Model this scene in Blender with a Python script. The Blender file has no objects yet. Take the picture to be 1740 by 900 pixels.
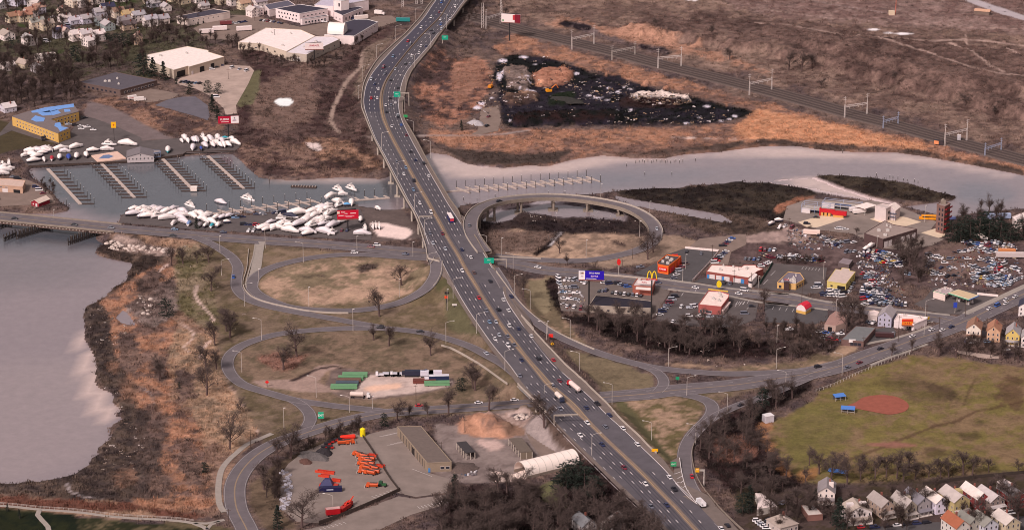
import bpy,math,random
import numpy as np
from mathutils import Vector,Matrix
rnd=random.Random(7)
S=bpy.context.scene
COL=S.collection
R=math.radians
#camera, world, sun, exposure
FPX,CH,PITCH=4600.0,579.0,R(19.5)
cam=bpy.data.objects.new('camera',bpy.data.cameras.new('camera'))
cam.data.sensor_width=36;cam.data.lens=FPX/1740*36
cam.data.clip_start=5;cam.data.clip_end=60000
cam.location=(0,0,CH);cam.rotation_euler=(math.pi/2-PITCH,0,0)
COL.objects.link(cam);S.camera=cam
SUN_EL,SUN_AZ=R(42),R(215)
w=bpy.data.worlds.new('World');S.world=w;w.use_nodes=True
nt=w.node_tree;nt.nodes.clear()
sky=nt.nodes.new('ShaderNodeTexSky');sky.sky_type='NISHITA';sky.sun_disc=False
sky.sun_elevation=SUN_EL;sky.sun_rotation=SUN_AZ
sky.air_density=1.0;sky.dust_density=4.0;sky.ozone_density=1.0
hsv=nt.nodes.new('ShaderNodeHueSaturation');hsv.inputs['Saturation'].default_value=0.25
tint=nt.nodes.new('ShaderNodeMix');tint.data_type='RGBA';tint.blend_type='MULTIPLY';tint.inputs[0].default_value=1
tint.inputs[7].default_value=(1.06,0.945,0.925,1)
bg=nt.nodes.new('ShaderNodeBackground');bg.inputs[1].default_value=0.105
wo=nt.nodes.new('ShaderNodeOutputWorld')
nt.links.new(sky.outputs[0],hsv.inputs['Color']);nt.links.new(hsv.outputs[0],tint.inputs[6])
nt.links.new(tint.outputs[2],bg.inputs[0]);nt.links.new(bg.outputs[0],wo.inputs[0])
sl=bpy.data.lights.new('sun','SUN');sl.energy=2.5;sl.angle=R(7);sl.color=(1.0,0.92,0.87)
so=bpy.data.objects.new('sun',sl);COL.objects.link(so)
sd=Vector((math.sin(SUN_AZ)*math.cos(SUN_EL),math.cos(SUN_AZ)*math.cos(SUN_EL),math.sin(SUN_EL)))
so.rotation_euler=sd.to_track_quat('Z','Y').to_euler()
so.location=(0,1500,900)
S.view_settings.view_transform='Standard';S.view_settings.look='None'
S.view_settings.exposure=0.2;S.view_settings.gamma=1.0;S.view_settings.use_curve_mapping=False;S.cycles.filter_width=1.0
#pixel <-> place
sp,cp=math.sin(PITCH),math.cos(PITCH)
def P(u,v,z=0.0):
 a=(u-870)/FPX;b=(450-v)/FPX
 dx,dy,dz=a,cp+b*sp,-sp+b*cp
 t=(z-CH)/dz
 return Vector((dx*t,dy*t,z))
def proj(x,y,z):
 zz=z-CH
 d=y*cp-zz*sp;up=y*sp+zz*cp
 return 870+FPX*x/d,450-FPX*up/d
def scl(v):return cp*(v+1183)/CH
def D(angle_px,):pass
def dirpx(u,v,du,dv):
 a=P(u,v);b=P(u+du,v+dv);return math.atan2(b.y-a.y,b.x-a.x)
TL=dict(A=(0,0,3.9136),B=(400,0,3.9136),C=(800,0,3.462),D=(1240,0,3.0),E=(0,200,3.9136),F=(400,200,3.9136),G=(780,230,3.9136),H=(1200,260,3.215),I=(0,400,3.9136),J=(360,400,3.6),K=(700,340,3.9136),L=(900,400,3.9136),M=(1300,400,3.9136),N=(0,620,3.2136),O=(380,640,3.461),Q=(1140,600,2.9),R=(760,560,2.648),s1=(600,200,7.5),s2=(660,310,7.5),s3=(700,420,7.5),s4=(800,530,7.5),s5=(900,640,7.5),s6=(1060,740,7.5),s7=(600,40,7.5),t2=(690,0,14.5),z1=(610,130,9),a1=(0,0,10),a2=(150,0,8.183),b1=(400,0,6.692),e1=(0,230,6.427),e2=(220,220,5.0),f1=(440,300,6.923),h1=(1340,330,8.7),h2=(1520,320,7.5),l1=(1180,400,7.5),m1=(1380,420,7.5),j1=(550,620,7.25),o1=(470,720,5.296),r1=(740,690,4.285),q1=(1260,800,7.25),q2=(1500,790,7.25),m2=(1620,480,6.425),k5=(1070,420,9),k6=(1180,470,11.25),k7=(1480,515,11.25),k8=(1570,470,12.85),X=(0,0,1.0))
def T(t,pts):
 x,y,s=TL[t]
 if isinstance(pts[0],(int,float)):return(x+pts[0]/s,y+pts[1]/s)
 return[(x+p[0]/s,y+p[1]/s)+tuple(p[2:])for p in pts]
#colours and materials
GAIN=1.15
def lin(c):
 return tuple(((x/255)/12.92 if x/255<=.04045 else((x/255+.055)/1.055)**2.4)for x in c)
def alb(c):return tuple(min(.86,x/GAIN)for x in lin(c))
MATS={}
def mat(name,rgb,rough=.85,var=.0,vs=1.0,metal=0,spec=.3,emit=0,bump=0):
 if name in MATS:return MATS[name]
 m=bpy.data.materials.new(name);m.use_nodes=True;n=m.node_tree.nodes;l=m.node_tree.links
 b=n['Principled BSDF'];c=alb(rgb)
 b.inputs['Roughness'].default_value=rough;b.inputs['Metallic'].default_value=metal
 b.inputs['Specular IOR Level'].default_value=spec
 if var>0:
  tc=n.new('ShaderNodeTexCoord');nz=n.new('ShaderNodeTexNoise');nz.inputs['Scale'].default_value=vs
  nz.inputs['Detail'].default_value=5;nz.inputs['Roughness'].default_value=.65
  rp=n.new('ShaderNodeValToRGB');e=rp.color_ramp.elements
  e[0].position=.3;e[1].position=.7
  e[0].color=tuple(x*(1-var)for x in c)+(1,);e[1].color=tuple(min(.95,x*(1+var))for x in c)+(1,)
  l.new(tc.outputs['Object'],nz.inputs['Vector']);l.new(nz.outputs['Fac'],rp.inputs[0]);l.new(rp.outputs[0],b.inputs['Base Color'])
  if bump:
   bp=n.new('ShaderNodeBump');bp.inputs['Strength'].default_value=bump;bp.inputs['Distance'].default_value=.3
   l.new(nz.outputs['Fac'],bp.inputs['Height']);l.new(bp.outputs[0],b.inputs['Normal'])
 else:b.inputs['Base Color'].default_value=c+(1,)
 MATS[name]=m;return m
#mesh builder
class MB:
 def __init__(s):s.v=[];s.f=[];s.m=[];s.cm=0
 def face(s,pts):
  i=len(s.v);s.v+=[tuple(p)for p in pts];s.f.append(tuple(range(i,i+len(pts))));s.m.append(s.cm)
 def prism(s,poly,z0,z1,bottom=False):
  n=len(poly);a=sum(poly[i][0]*poly[(i+1)%n][1]-poly[(i+1)%n][0]*poly[i][1]for i in range(n))
  if a<0:poly=poly[::-1]
  i=len(s.v)
  s.v+=[(p[0],p[1],z0)for p in poly]+[(p[0],p[1],z1)for p in poly]
  for k in range(n):
   s.f.append((i+k,i+(k+1)%n,i+n+(k+1)%n,i+n+k));s.m.append(s.cm)
  s.f.append(tuple(range(i+n,i+2*n)));s.m.append(s.cm)
  if bottom:s.f.append(tuple(range(i+n-1,i-1,-1)));s.m.append(s.cm)
 def box(s,x0,x1,y0,y1,z0,z1):s.prism([(x0,y0),(x1,y0),(x1,y1),(x0,y1)],z0,z1,True)
 def loft(s,rings,cap=True):
  n=len(rings[0]);i=len(s.v)
  for r in rings:s.v+=[tuple(p)for p in r]
  for k in range(len(rings)-1):
   for j in range(n):
    a=i+k*n+j;b=i+k*n+(j+1)%n
    s.f.append((a,b,b+n,a+n));s.m.append(s.cm)
  if cap:
   s.f.append(tuple(range(i+n-1,i-1,-1)));s.m.append(s.cm)
   e=i+(len(rings)-1)*n;s.f.append(tuple(range(e,e+n)));s.m.append(s.cm)
 def tube(s,p0,p1,r0,r1=None,n=6,cap=True):
  r1=r0 if r1 is None else r1;p0=Vector(p0);p1=Vector(p1);d=(p1-p0)
  if d.length<1e-6:return
  d.normalize();a=d.orthogonal().normalized();b=d.cross(a)
  s.loft([[p+(a*math.cos(t*2*math.pi/n)+b*math.sin(t*2*math.pi/n))*r for t in range(n)]for p,r in((p0,r0),(p1,r1))],cap)
 def beam(s,p0,p1,w,h):
  p0=Vector(p0);p1=Vector(p1);d=p1-p0;sd_=Vector((-d.y,d.x,0))
  if sd_.length<1e-6:sd_=Vector((1,0,0))
  sd_=sd_.normalized()*w/2;up=Vector((0,0,h))
  s.loft([[p-sd_-up,p+sd_-up,p+sd_,p-sd_]for p in(p0,p1)])
 def mesh(s,name,mats):
  me=bpy.data.meshes.new(name);me.from_pydata(s.v,[],s.f)
  for m_ in(mats if isinstance(mats,(list,tuple))else[mats]):me.materials.append(m_)
  if any(s.m):me.polygons.foreach_set('material_index',s.m)
  me.update();return me
def link(name,data,parent=None,loc=None,rz=0):
 o=bpy.data.objects.new(name,data);COL.objects.link(o)
 if parent:o.parent=parent
 if loc is not None:o.location=loc
 if rz:o.rotation_euler=(0,0,rz)
 return o
def part(name,mb,mats,parent,loc=None,rz=0,label=None):
 o=link(name,mb.mesh(name,mats),parent,loc,rz)
 if label:o['label']=label
 return o
THINGS=[]
def tag(o,label,cat,group=None):
 o['label']=label;o['category']=cat
 if group:o['group']=group
 return o
def thing(name,label,cat,loc=(0,0,0),rz=0,group=None):
 return tag(link(name,None,None,loc,rz),label,cat,group)
def struct(name,data,kind='structure'):
 o=link(name,data);o['kind']=kind;return o
def stuff(name,data,label,cat):
 o=link(name,data);o['kind']='stuff';o['label']=label;o['category']=cat;return o
MESHC={}
def cmesh(key,fn):
 if key not in MESHC:MESHC[key]=fn()
 return MESHC[key]
def copy_tree(o,loc,rz):
 c=o.copy();COL.objects.link(c);c.location=loc;c.rotation_euler=(0,0,rz)
 for ch in o.children:
  d=ch.copy();COL.objects.link(d);d.parent=c
  for g in ch.children:
   e=g.copy();COL.objects.link(e);e.parent=d
 return c
LM=[]
def lm(u,v,s):LM.append((u,v,s))
AUTO=[]
def auto(o,desc,u,v,cat,group,avoid=None):
 o['category']=cat;o['group']=group;AUTO.append([o,desc,u,v,avoid]);return o
ORD=['first','second','third','fourth','fifth','sixth','seventh','eighth','ninth','tenth','eleventh','twelfth','thirteenth','fourteenth','fifteenth','sixteenth','seventeenth','eighteenth','nineteenth','twentieth']
def finish_labels():
 groups={}
 for o,desc,u,v,avoid in AUTO:
  best=min((l for l in LM if l[2]!=avoid),key=lambda l:(l[0]-u)**2+((l[1]-v)*1.6)**2)
  du,dv=u-best[0],v-best[1]
  if abs(du)>1.3*abs(dv):rel='right of' if du>0 else 'left of'
  else:rel='in front of' if dv>0 else 'beyond'
  groups.setdefault('%s %s %s'%(desc,rel,best[2]),[]).append((u,v,o))
 for lab,all_ in groups.items():
  if len(all_)==1:all_[0][2]['label']=lab;continue
  all_.sort(key=lambda t:t[1]);nb=max(1,math.ceil(len(all_)/12));per=math.ceil(len(all_)/nb)
  for b in range(nb):
   L_=sorted(all_[b*per:(b+1)*per],key=lambda t:t[0]);n=len(L_);row='' if nb==1 else ', '+(ORD[b]+' row' if b<nb-1 else 'nearest row')
   for i,(u,v,o)in enumerate(L_):
    q='leftmost' if i==0 else 'rightmost' if i==n-1 else ORD[i]+' from left'
    if n==2:q='left one' if i==0 else 'right one'
    o['label']='%s%s, %s'%(lab,row,q)
#ground sheet: cover map and heights
U0,V0,NU,NV=-180,-90,2100,1090
def boxblur(a,r):
 r=int(r)
 if r<1:return a
 for ax in(0,1):
  for _ in range(2):
   pad=[(0,0),(0,0)];pad[ax]=(r+1,r)
   b=np.cumsum(np.pad(a,pad,mode='edge'),axis=ax)
   n=a.shape[ax]
   a=(np.take(b,range(2*r+1,2*r+1+n),axis=ax)-np.take(b,range(0,n),axis=ax))/(2*r+1)
 return a
rng=np.random.default_rng(5)
def vnoise(h,w_,sy,sx):
 gy,gx=int(h/sy)+3,int(w_/sx)+3
 g=rng.random((gy,gx));y=np.arange(h)/sy;x=np.arange(w_)/sx
 yi=y.astype(int);xi=x.astype(int);fy=(y-yi)[:,None];fx=(x-xi)[None]
 fy=fy*fy*(3-2*fy);fx=fx*fx*(3-2*fx)
 a=g[yi][:,xi];b=g[yi][:,xi+1];c=g[yi+1][:,xi];d=g[yi+1][:,xi+1]
 return(a*(1-fx)+b*fx)*(1-fy)+(c*(1-fx)+d*fx)*fy
NZ=sum(vnoise(NV,NU,s/2.6,s)*a for s,a in((50,.3),(22,.27),(9,.23),(4,.2)))-.5
NZ2=sum(vnoise(NV,NU,s/2.6,s)*a for s,a in((70,.26),(26,.27),(10,.25),(4,.22)))-.5
COLR=np.zeros((NV,NU,4));HT=np.full((NV,NU),.3)
def fill(poly,feather=2,noise=.35,hard=False):
 us=[p[0]for p in poly];vs=[p[1]for p in poly];pad=int(feather*4+8)
 x0=max(0,int(min(us)-U0)-pad);x1=min(NU,int(max(us)-U0)+pad)
 y0=max(0,int(min(vs)-V0)-pad);y1=min(NV,int(max(vs)-V0)+pad)
 if x1<=x0 or y1<=y0:return None
 m=np.zeros((y1-y0,x1-x0));n=len(poly);xs=np.arange(x0,x1)+U0
 for r in range(y0,y1):
  yy=r+V0+.5;cr=[]
  for i in range(n):
   a,b=poly[i],poly[(i+1)%n]
   if(a[1]<=yy)!=(b[1]<=yy):cr.append(a[0]+(yy-a[1])/(b[1]-a[1])*(b[0]-a[0]))
  cr.sort()
  for k in range(0,len(cr)-1,2):m[r-y0]+=(xs>=cr[k])&(xs<cr[k+1])
 m=np.minimum(m,1)
 if feather>0:
  m=boxblur(m,feather)
  if noise:m=m+NZ[y0:y1,x0:x1]*noise*2*(4*m*(1-m))
  m=np.clip((m-.3)/.4,0,1)if not hard else np.clip((m-.42)/.16,0,1)
 return(slice(y0,y1),slice(x0,x1)),m
def tone(c):
 l_=sum(c)/3;n_=108+(l_-108)*(1.55 if l_<108 else 1.38);k_=.8 if c[1]>c[0]*.87 and c[2]<c[1]*.75 else.8 if c[0]-c[2]>60 and l_>112 else.66
 return tuple(max(14,min(242,n_+(x-l_)*k_+d))for x,d in zip(c,(2,-2,2)))
def paint(poly,rgb,feather=3,noise=.5,veg=1.0,op=1.0,rgb2=None):
 if veg>=.5:feather=feather*1.7+1;noise=max(.9,noise*1.5)
 r=fill(poly,feather,noise)
 if r is None:return
 sl_,m=r;rgb=tone(rgb);rgb2=tone(rgb2)if rgb2 is not None else None
 c=np.array(alb(rgb)+(veg,))
 m=(m*op)[...,None]
 if rgb2 is not None:
  c2=np.array(alb(rgb2)+(veg,));k=np.clip(NZ2[sl_]*6+.5,0,1)[...,None];c=c*(1-k)+c2*k
 COLR[sl_]=COLR[sl_]*(1-m)+c*m
def strip(pts,wd):
 a,b=[],[]
 for i,p in enumerate(pts):
  q0=pts[max(0,i-1)];q1=pts[min(len(pts)-1,i+1)]
  dx,dy=q1[0]-q0[0],(q1[1]-q0[1])*2.6;l_=math.hypot(dx,dy)or 1
  nx,ny=-dy/l_*wd/2,dx/l_*wd/2/2.6
  a.append((p[0]+nx,p[1]+ny));b.append((p[0]-nx,p[1]-ny))
 return a+b[::-1]
def raiseh(poly,h,feather=4,noise=.4,absolute=False):
 r=fill(poly,feather,noise)
 if r is None:return
 sl_,m=r
 if absolute:HT[sl_]=HT[sl_]*(1-m)+h*m
 else:HT[sl_]+=h*m*(1+(NZ[sl_]+NZ2[sl_])*(.9 if feather<5 else.25))
c0=np.array(alb((80,66,68))+(1,));c1=np.array(alb((118,96,88))+(1,))
k=np.clip(NZ2*3+.5,0,1)[...,None];COLR[:]=c0*(1-k)+c1*k
X='X'
HILLP=[(790,-90),(1920,-90),(1920,330),(1740,262),(1500,190),(1250,125),(1000,68),(860,30)]
paint(HILLP,(120,92,76),6,.6,rgb2=(142,110,88))
paint([(1000,40),(1180,30),(1400,50),(1740,90),(1740,220),(1560,170),(1300,95),(1100,62)],(102,78,66),8,.9,rgb2=(124,94,78))
paint([(1230,10),(1290,30),(1480,44),(1740,62),(1920,70),(1920,-90),(1200,-90)],(146,113,98),4,.4,rgb2=(128,95,82))
paint([(905,40),(1000,62),(1100,82),(1250,112),(1330,140),(1300,118),(1180,84),(1060,55),(960,30)],(165,118,90),4,.8)
for st,wd in(([(1290,50),(1380,68),(1470,84),(1560,112),(1640,140),(1700,155),(1760,160)],5),([(1590,80),(1620,95),(1650,115),(1680,140),(1705,152)],5),([(1280,42),(1440,62),(1560,72),(1660,72),(1760,84)],6),([(1560,80),(1600,72),(1640,70)],5),([(1640,60),(1642,80),(1648,96)],3),([(1150,-10),(1240,12),(1400,34),(1520,42),(1760,55)],4),([(1670,78),(1700,95),(1740,118)],3),([(900,50),(960,30),(1000,10)],3)):
 paint(strip(st,wd),(178,140,118),1,.4,veg=.4,op=.75)
paint(strip([(1370,3),(1430,14),(1510,27)],3),(190,165,155),1,.1,0)
paint([(1620,-10),(1740,30),(1790,45),(1790,52),(1700,28),(1610,-6)],(165,150,150),1,.1,0)
for u,v,a,b in((1180,3,9,3),(1485,54,14,2.5),(1535,61,22,2.5),(1350,-2,22,5),(1170,2,14,3),(1510,60,12,2)):
 paint([(u-a,v),(u,v-b),(u+a,v),(u,v+b)],(215,195,192),1,.3,0)
paint([(960,35),(1000,45),(1040,66),(1110,85),(1150,88),(1130,96),(1060,80),(980,58),(940,42)],(120,98,90),2,.8,rgb2=(60,50,55))
REED=[(870,60),(980,86),(1100,122),(1240,160),(1400,200),(1560,240),(1740,285),(1920,330),(1920,345),(1740,300),(1573,266),(1406,256),(1306,247),(1220,258),(1125,268),(1022,264),(964,272),(933,281),(856,284),(790,274),(745,243),(715,222),(800,225),(850,222),(950,220),(1150,216),(1240,210),(1285,192),(1240,178),(1160,160),(1060,138),(960,108),(860,92),(830,84)]
paint(REED,(168,116,84),3,.5,rgb2=(132,95,76))
paint([(1290,185),(1400,205),(1500,232),(1600,258),(1560,258),(1460,250),(1380,240),(1270,240),(1240,215)],(192,128,84),4,.8)
paint([(740,90),(800,100),(840,110),(835,160),(800,200),(760,215),(720,200),(700,150)],(100,76,68),4,.9,rgb2=(165,112,84))
paint([(770,110),(815,105),(822,130),(800,165),(775,190),(765,160)],(150,106,82),3,.8)
paint([(735,245),(800,255),(900,262),(980,255),(960,268),(930,280),(860,283),(800,279),(760,262)],(92,78,66),2,.6)
paint([(1000,262),(1125,266),(1220,256),(1310,245),(1420,254),(1560,264),(1740,298),(1740,290),(1560,256),(1400,246),(1300,237),(1200,248),(1100,258)],(98,80,66),2,.5)
paint(strip([(1060,235),(1120,233),(1200,236),(1290,240)],4),(200,165,145),1,.6,op=.8)
paint(strip([(690,232),(740,231),(800,231),(850,229),(900,222)],6),(150,128,116),1,.2,.1)
paint(strip([(400,233),(480,234),(560,233),(640,234)],7),(140,118,106),1,.2,.1)
MY=T('C',[(150,370),(250,330),(400,325),(560,370),(700,430),(850,440),(1000,500),(1200,545),(1400,600),(1600,640),(1680,670),(1560,710),(1300,740),(1000,745),(600,745),(240,750),(170,720),(185,620),(140,590),(165,520),(115,460)])
paint(MY,(62,58,68),2,.5,1.0,rgb2=(42,40,50))
paint(T('C',[(350,450),(450,400),(560,410),(600,440),(560,490),(470,510),(400,500)]),(170,112,82),2,.6)
paint(T('C',[(190,410),(330,400),(350,450),(330,540),(220,530)]),(95,80,72),2,.8,rgb2=(140,115,100))
paint(T('C',[(190,560),(400,560),(390,600),(250,625),(180,600)]),(105,80,66),2,.8,rgb2=(165,125,95))
paint(T('C',[(270,680),(880,665),(900,710),(600,735),(240,735)]),(72,52,46),2,.5,rgb2=(48,36,36))
paint(T('C',[(420,620),(480,570),(600,540),(650,560),(560,640)]),(52,66,44),2,.6)
paint(T('C',[(860,590),(980,550),(1160,560),(1310,600),(1200,640),(880,625)]),(75,56,50),2,.5)
paint(T('C',[(940,570),(990,545),(1150,560),(1310,602),(1250,608),(1050,600),(950,592)]),(206,178,160),1,.9)
for(a,b,c,d)in((185,362,28,14),(310,340,30,9),(375,382,12,8),(165,460,18,34),(180,440,12,20),(325,468,22,8),(350,545,28,12),(340,490,20,6),(575,418,14,6),(620,437,18,8),(120,580,20,10),(60,610,20,14),(35,640,24,14),(535,550,20,7),(690,566,16,9),(740,580,40,6),(800,592,26,5),(820,548,14,6),(865,545,14,9),(900,515,10,6),(820,490,14,5),(745,470,6,6),(940,527,26,5),(805,520,14,6),(580,632,16,6),(650,550,20,5),(235,658,8,5),(410,632,10,4),(840,655,24,6),(870,675,16,8),(940,650,14,6),(1060,695,22,4),(1180,696,40,5),(1340,695,12,4),(1265,730,26,8),(1470,715,26,7),(1550,688,22,12),(1520,705,20,6),(1390,630,26,9),(1170,558,18,6),(290,535,14,5),(175,580,8,14),(175,708,8,5),(225,714,8,6),(475,568,12,4),(710,525,10,4),(770,575,10,5)):
 q=T('C',[(a-c,b),(a-c*.3,b-d),(a+c,b-d*.3),(a+c*.4,b+d*.8)])
 paint(q,(196,182,194),1,.9,.3)
for(a,b,c,d)in((795,448,20,14),(1030,500,34,12),(1145,530,38,14),(1505,620,16,12),(610,250,0,0),(400,500,30,12)):
 if c:paint(T('C',[(a-c,b),(a,b-d),(a+c,b),(a,b+d)]),(190,128,92),1,.5)
paint([(395,60),(480,110),(560,120),(620,60),(680,30),(640,90),(615,150),(610,210),(640,290),(520,305),(430,290),(395,240),(400,190),(430,130)],(112,86,74),5,.9,rgb2=(90,66,60))
paint([(430,150),(520,110),(545,130),(535,200),(480,225),(420,222),(425,180)],(128,98,80),4,.8)
paint([(520,238),(580,240),(640,262),(655,290),(600,296),(540,270),(500,262)],(158,118,90),3,.9,rgb2=(98,74,62))
paint([(405,235),(500,238),(560,290),(640,296),(600,300),(500,304),(440,299),(410,272)],(98,74,66),3,.9,rgb2=(140,104,82))
paint(T('B',[(470,600),(540,490),(560,480),(600,500),(620,520),(600,600),(560,580),(520,620)]),(110,84,74),3,.6)
paint(T('B',[(255,680),(290,655),(370,660),(380,685),(350,710),(300,710)]),(226,205,200),1,.4,0)
paint(T('F',[(455,165),(550,175),(580,215),(545,225),(500,205)]),(200,172,160),1,.5,.2)
paint(strip(T('B',[(1000,270),(900,310),(840,360),(830,450),(740,540),(700,620),(650,720),(630,800),(660,860),(700,890)]),7),(158,128,106),1,.4,.3)
paint(T('B',[(860,330),(980,270),(1060,230),(930,420),(860,520),(850,600),(830,700),(780,640),(820,500),(840,420)]),(128,105,84),2,.6)
paint([(140,178),(180,165),(260,172),(300,188),(370,212),(385,222),(330,228),(250,232),(210,225),(160,205),(130,190)],(146,108,84),3,.8,rgb2=(104,80,70))
paint([(150,172),(190,182),(250,215),(300,238),(240,240),(180,215),(140,195)],(122,104,98),2,.4,.2)
paint([(60,215),(0,205),(-100,190),(-100,262),(0,262),(40,252),(90,246),(110,240)],(92,84,58),2,.5,.3)
paint(T('A',[(1640,470),(1722,500),(1722,600),(1680,700),(1560,700)]),(112,108,74),2,.2,.3)
paint([(420,125),(445,118),(430,160),(410,185),(402,180)],(108,104,70),2,.2,.3)
paint([(-100,-60),(420,-60),(420,60),(300,100),(240,140),(0,130),(-100,130)],(104,86,76),5,.5,rgb2=(92,90,66))
for p in([(175,0),(215,-6),(235,4),(200,14)],[(170,2),(190,20),(180,24),(160,12)],[(75,88),(110,85),(105,92),(72,96)],[(30,40),(48,42),(44,48),(28,46)]):paint(p,(80,92,52),1,.4,.3)
paint([(200,400),(300,408),(360,420),(380,470),(400,560),(380,640),(420,700),(440,740),(400,780),(370,880),(-180,880),(-180,815),(150,800),(210,700),(160,600),(140,530),(215,470),(225,446),(160,430)],(158,122,92),3,.4,rgb2=(140,104,80))
paint([(215,450),(270,440),(300,450),(275,500),(300,560),(300,620),(290,680),(340,720),(350,800),(368,870),(230,868),(200,850),(180,760),(230,690),(180,600),(160,520),(200,490)],(170,118,84),3,.8,rgb2=(124,94,78))
paint([(205,700),(240,690),(285,735),(270,790),(300,850),(220,850),(190,830),(120,820),(150,775),(190,745)],(108,88,74),3,.8,rgb2=(88,76,68))
paint([(138,515),(165,512),(185,540),(195,600),(215,640),(235,700),(225,750),(245,810),(215,850),(100,850),(-60,840),(-60,815),(120,800),(165,770),(186,740),(208,708),(190,670),(162,640),(142,570)],(86,74,66),2,.7,rgb2=(112,92,74))
paint([(160,425),(185,408),(230,405),(270,430),(290,440),(240,465),(220,480),(190,495),(165,515),(140,522),(200,480),(225,446),(190,440)],(80,68,58),2,.5,rgb2=(120,96,76))
paint([(185,412),(200,406),(300,424),(290,436),(200,428)],(160,130,112),1,.6,rgb2=(110,90,80))
paint([(210,520),(260,480),(300,470),(310,520),(260,560),(235,545)],(116,94,82),2,.9,rgb2=(142,118,104))
paint([(300,420),(350,420),(375,440),(380,500),(420,530),(400,560),(350,560),(300,520),(295,450)],(140,118,84),3,.6,rgb2=(112,104,68))
paint([(300,560),(360,570),(380,640),(430,700),(470,720),(440,735),(400,770),(350,740),(310,680),(280,620)],(170,132,98),3,.6,rgb2=(140,112,82))
paint([(270,880),(250,868),(-180,860),(-180,835),(60,845),(240,858),(370,878),(370,882)],(128,78,56),2,.4)
paint([(-180,862),(66,865),(72,877),(170,880),(240,890),(340,886),(400,900),(400,1000),(-180,1000)],(66,72,46),1,.3,.3,rgb2=(110,98,68))
paint([(0,865),(130,874),(150,1000),(-180,1000),(-180,862)],(48,62,38),2,.4,.3,rgb2=(62,70,42))
for st,wd in((T('I',[(1310,330),(1290,390),(1330,460),(1400,530),(1420,580)]),5),(T('I',[(1400,700),(1340,760),(1320,820)]),5),(T('I',[(1290,680),(1220,740),(1260,790)]),3),(T('I',[(950,350),(1030,260),(1120,190)]),6),(T('I',[(1180,570),(1280,640),(1290,690)]),3),(T('N',[(1240,60),(1260,130),(1290,160)]),3),(T('N',[(1290,160),(1330,230),(1400,260),(1405,380)]),3),(T('I',[(1440,100),(1470,150),(1470,190)]),3)):
 paint(strip(st,wd),(200,160,140),1,.4,.1,.85)
paint(strip(T('N',[(365,650),(380,690),(450,720),(560,730)]),5),(150,135,130),1,.4,0)
paint(strip(T('N',[(760,120),(820,160),(850,220)]),4),(140,125,120),1,.4,0)
for pl in([(235,470),(262,455),(280,470),(258,500),(235,510)],[(195,560),(230,570),(245,610),(225,640),(200,610)],[(250,600),(285,610),(290,660),(262,650)],[(240,720),(275,700),(290,740),(262,760)],[(300,770),(345,790),(350,830),(310,820)],[(250,800),(290,810),(300,850),(255,840)],[(290,620),(330,630),(335,680),(300,690)]):
 paint(pl,(108,86,74),4,.9,rgb2=(134,102,82))
for pl in([(205,640),(235,650),(230,690),(205,680)],[(180,610),(200,620),(195,650)],[(250,660),(275,680),(262,700)],[(190,800),(230,790),(240,820),(195,830)]):paint(pl,(150,104,74),3,.9,rgb2=(108,84,66))
paint([(335,405),(720,445),(860,640),(905,690),(1240,660),(1400,600),(1420,615),(1300,660),(1160,700),(1150,800),(1000,760),(880,700),(640,712),(520,745),(450,760),(420,700),(370,620),(370,520)],(130,106,78),3,.4,.6,rgb2=(110,97,68))
paint([(400,440),(430,420),(715,442),(735,470),(760,470),(820,560),(760,570),(640,535),(560,530),(430,500)],(114,100,70),2,.4,.5,rgb2=(136,110,80))
paint([(450,470),(520,445),(640,440),(715,450),(728,480),(690,505),(640,516),(540,521),(470,508),(440,490)],(172,136,106),4,.6,.6,rgb2=(132,112,76))
paint(T('J',[(860,200),(960,175),(1040,180),(980,215),(900,230)]),(96,80,68),2,.6)
paint(T('J',[(540,250),(680,245),(700,255),(560,265)]),(100,84,66),1,.6)
paint([(400,600),(440,575),(540,566),(700,575),(790,600),(860,650),(880,690),(700,700),(560,690),(470,670),(410,640)],(138,109,80),3,.5,.6,rgb2=(114,98,68))
paint(T('J',[(250,740),(450,720),(600,740),(520,830),(380,840)]),(150,100,76),3,.8)
paint([(770,480),(800,560),(830,590),(760,560),(755,500)],(104,100,68),3,.5,.4)
paint(T('J',[(1340,330),(1440,320),(1460,350),(1380,380)]),(98,96,62),2,.5,.3)
paint([(850,395),(880,380),(1000,392),(1090,400),(1095,420),(1040,438),(940,446),(850,435),(828,420)],(172,138,108),3,.4,.5,rgb2=(136,108,82))
paint([(815,390),(935,392),(950,400),(905,432),(850,434),(830,425)],(124,98,80),3,.6)
paint(strip(T('G',[(690,630),(640,690),(560,760),(500,800)]),11),(66,54,50),1,.5)
paint(strip(T('G',[(920,635),(990,690),(1050,720),(1110,740)]),5),(84,68,60),1,.5)
paint(strip(T('G',[(715,600),(690,635),(600,740)]),4),(170,158,155),0,.2,0)
paint([(800,360),(1110,368),(1120,400),(940,396),(900,392),(810,392)],(84,70,62),2,.6,rgb2=(66,56,54))
paint([(1000,440),(1105,430),(1125,400),(1160,400),(1200,420),(1130,445),(1060,455),(1000,452)],(150,120,92),2,.5,.5)
paint([(880,480),(940,470),(945,520),(960,545),(1000,590),(1100,615),(1240,625),(1400,610),(1440,580),(1460,590),(1400,625),(1240,632),(1080,615),(950,575),(900,540)],(160,128,98),2,.4,.5,rgb2=(122,104,70))
paint([(895,480),(935,472),(942,520),(925,535),(905,520)],(138,120,80),2,.4,.4)
paint([(950,590),(1030,610),(1110,640),(1110,660),(1020,666),(985,630)],(128,110,74),2,.5,.5)
paint([(1045,680),(1180,676),(1200,695),(1160,745),(1150,790),(1100,760),(1050,710)],(160,128,98),3,.5,.5,rgb2=(110,100,62))
paint([(1042,680),(1060,680),(1150,790),(1130,790),(1060,715)],(106,102,66),2,.4,.3)
paint(T('H',[(170,400),(330,370),(470,400),(580,450),(500,520),(260,520),(120,480)]),(176,140,122),3,.5,.3,rgb2=(150,120,106))
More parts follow.
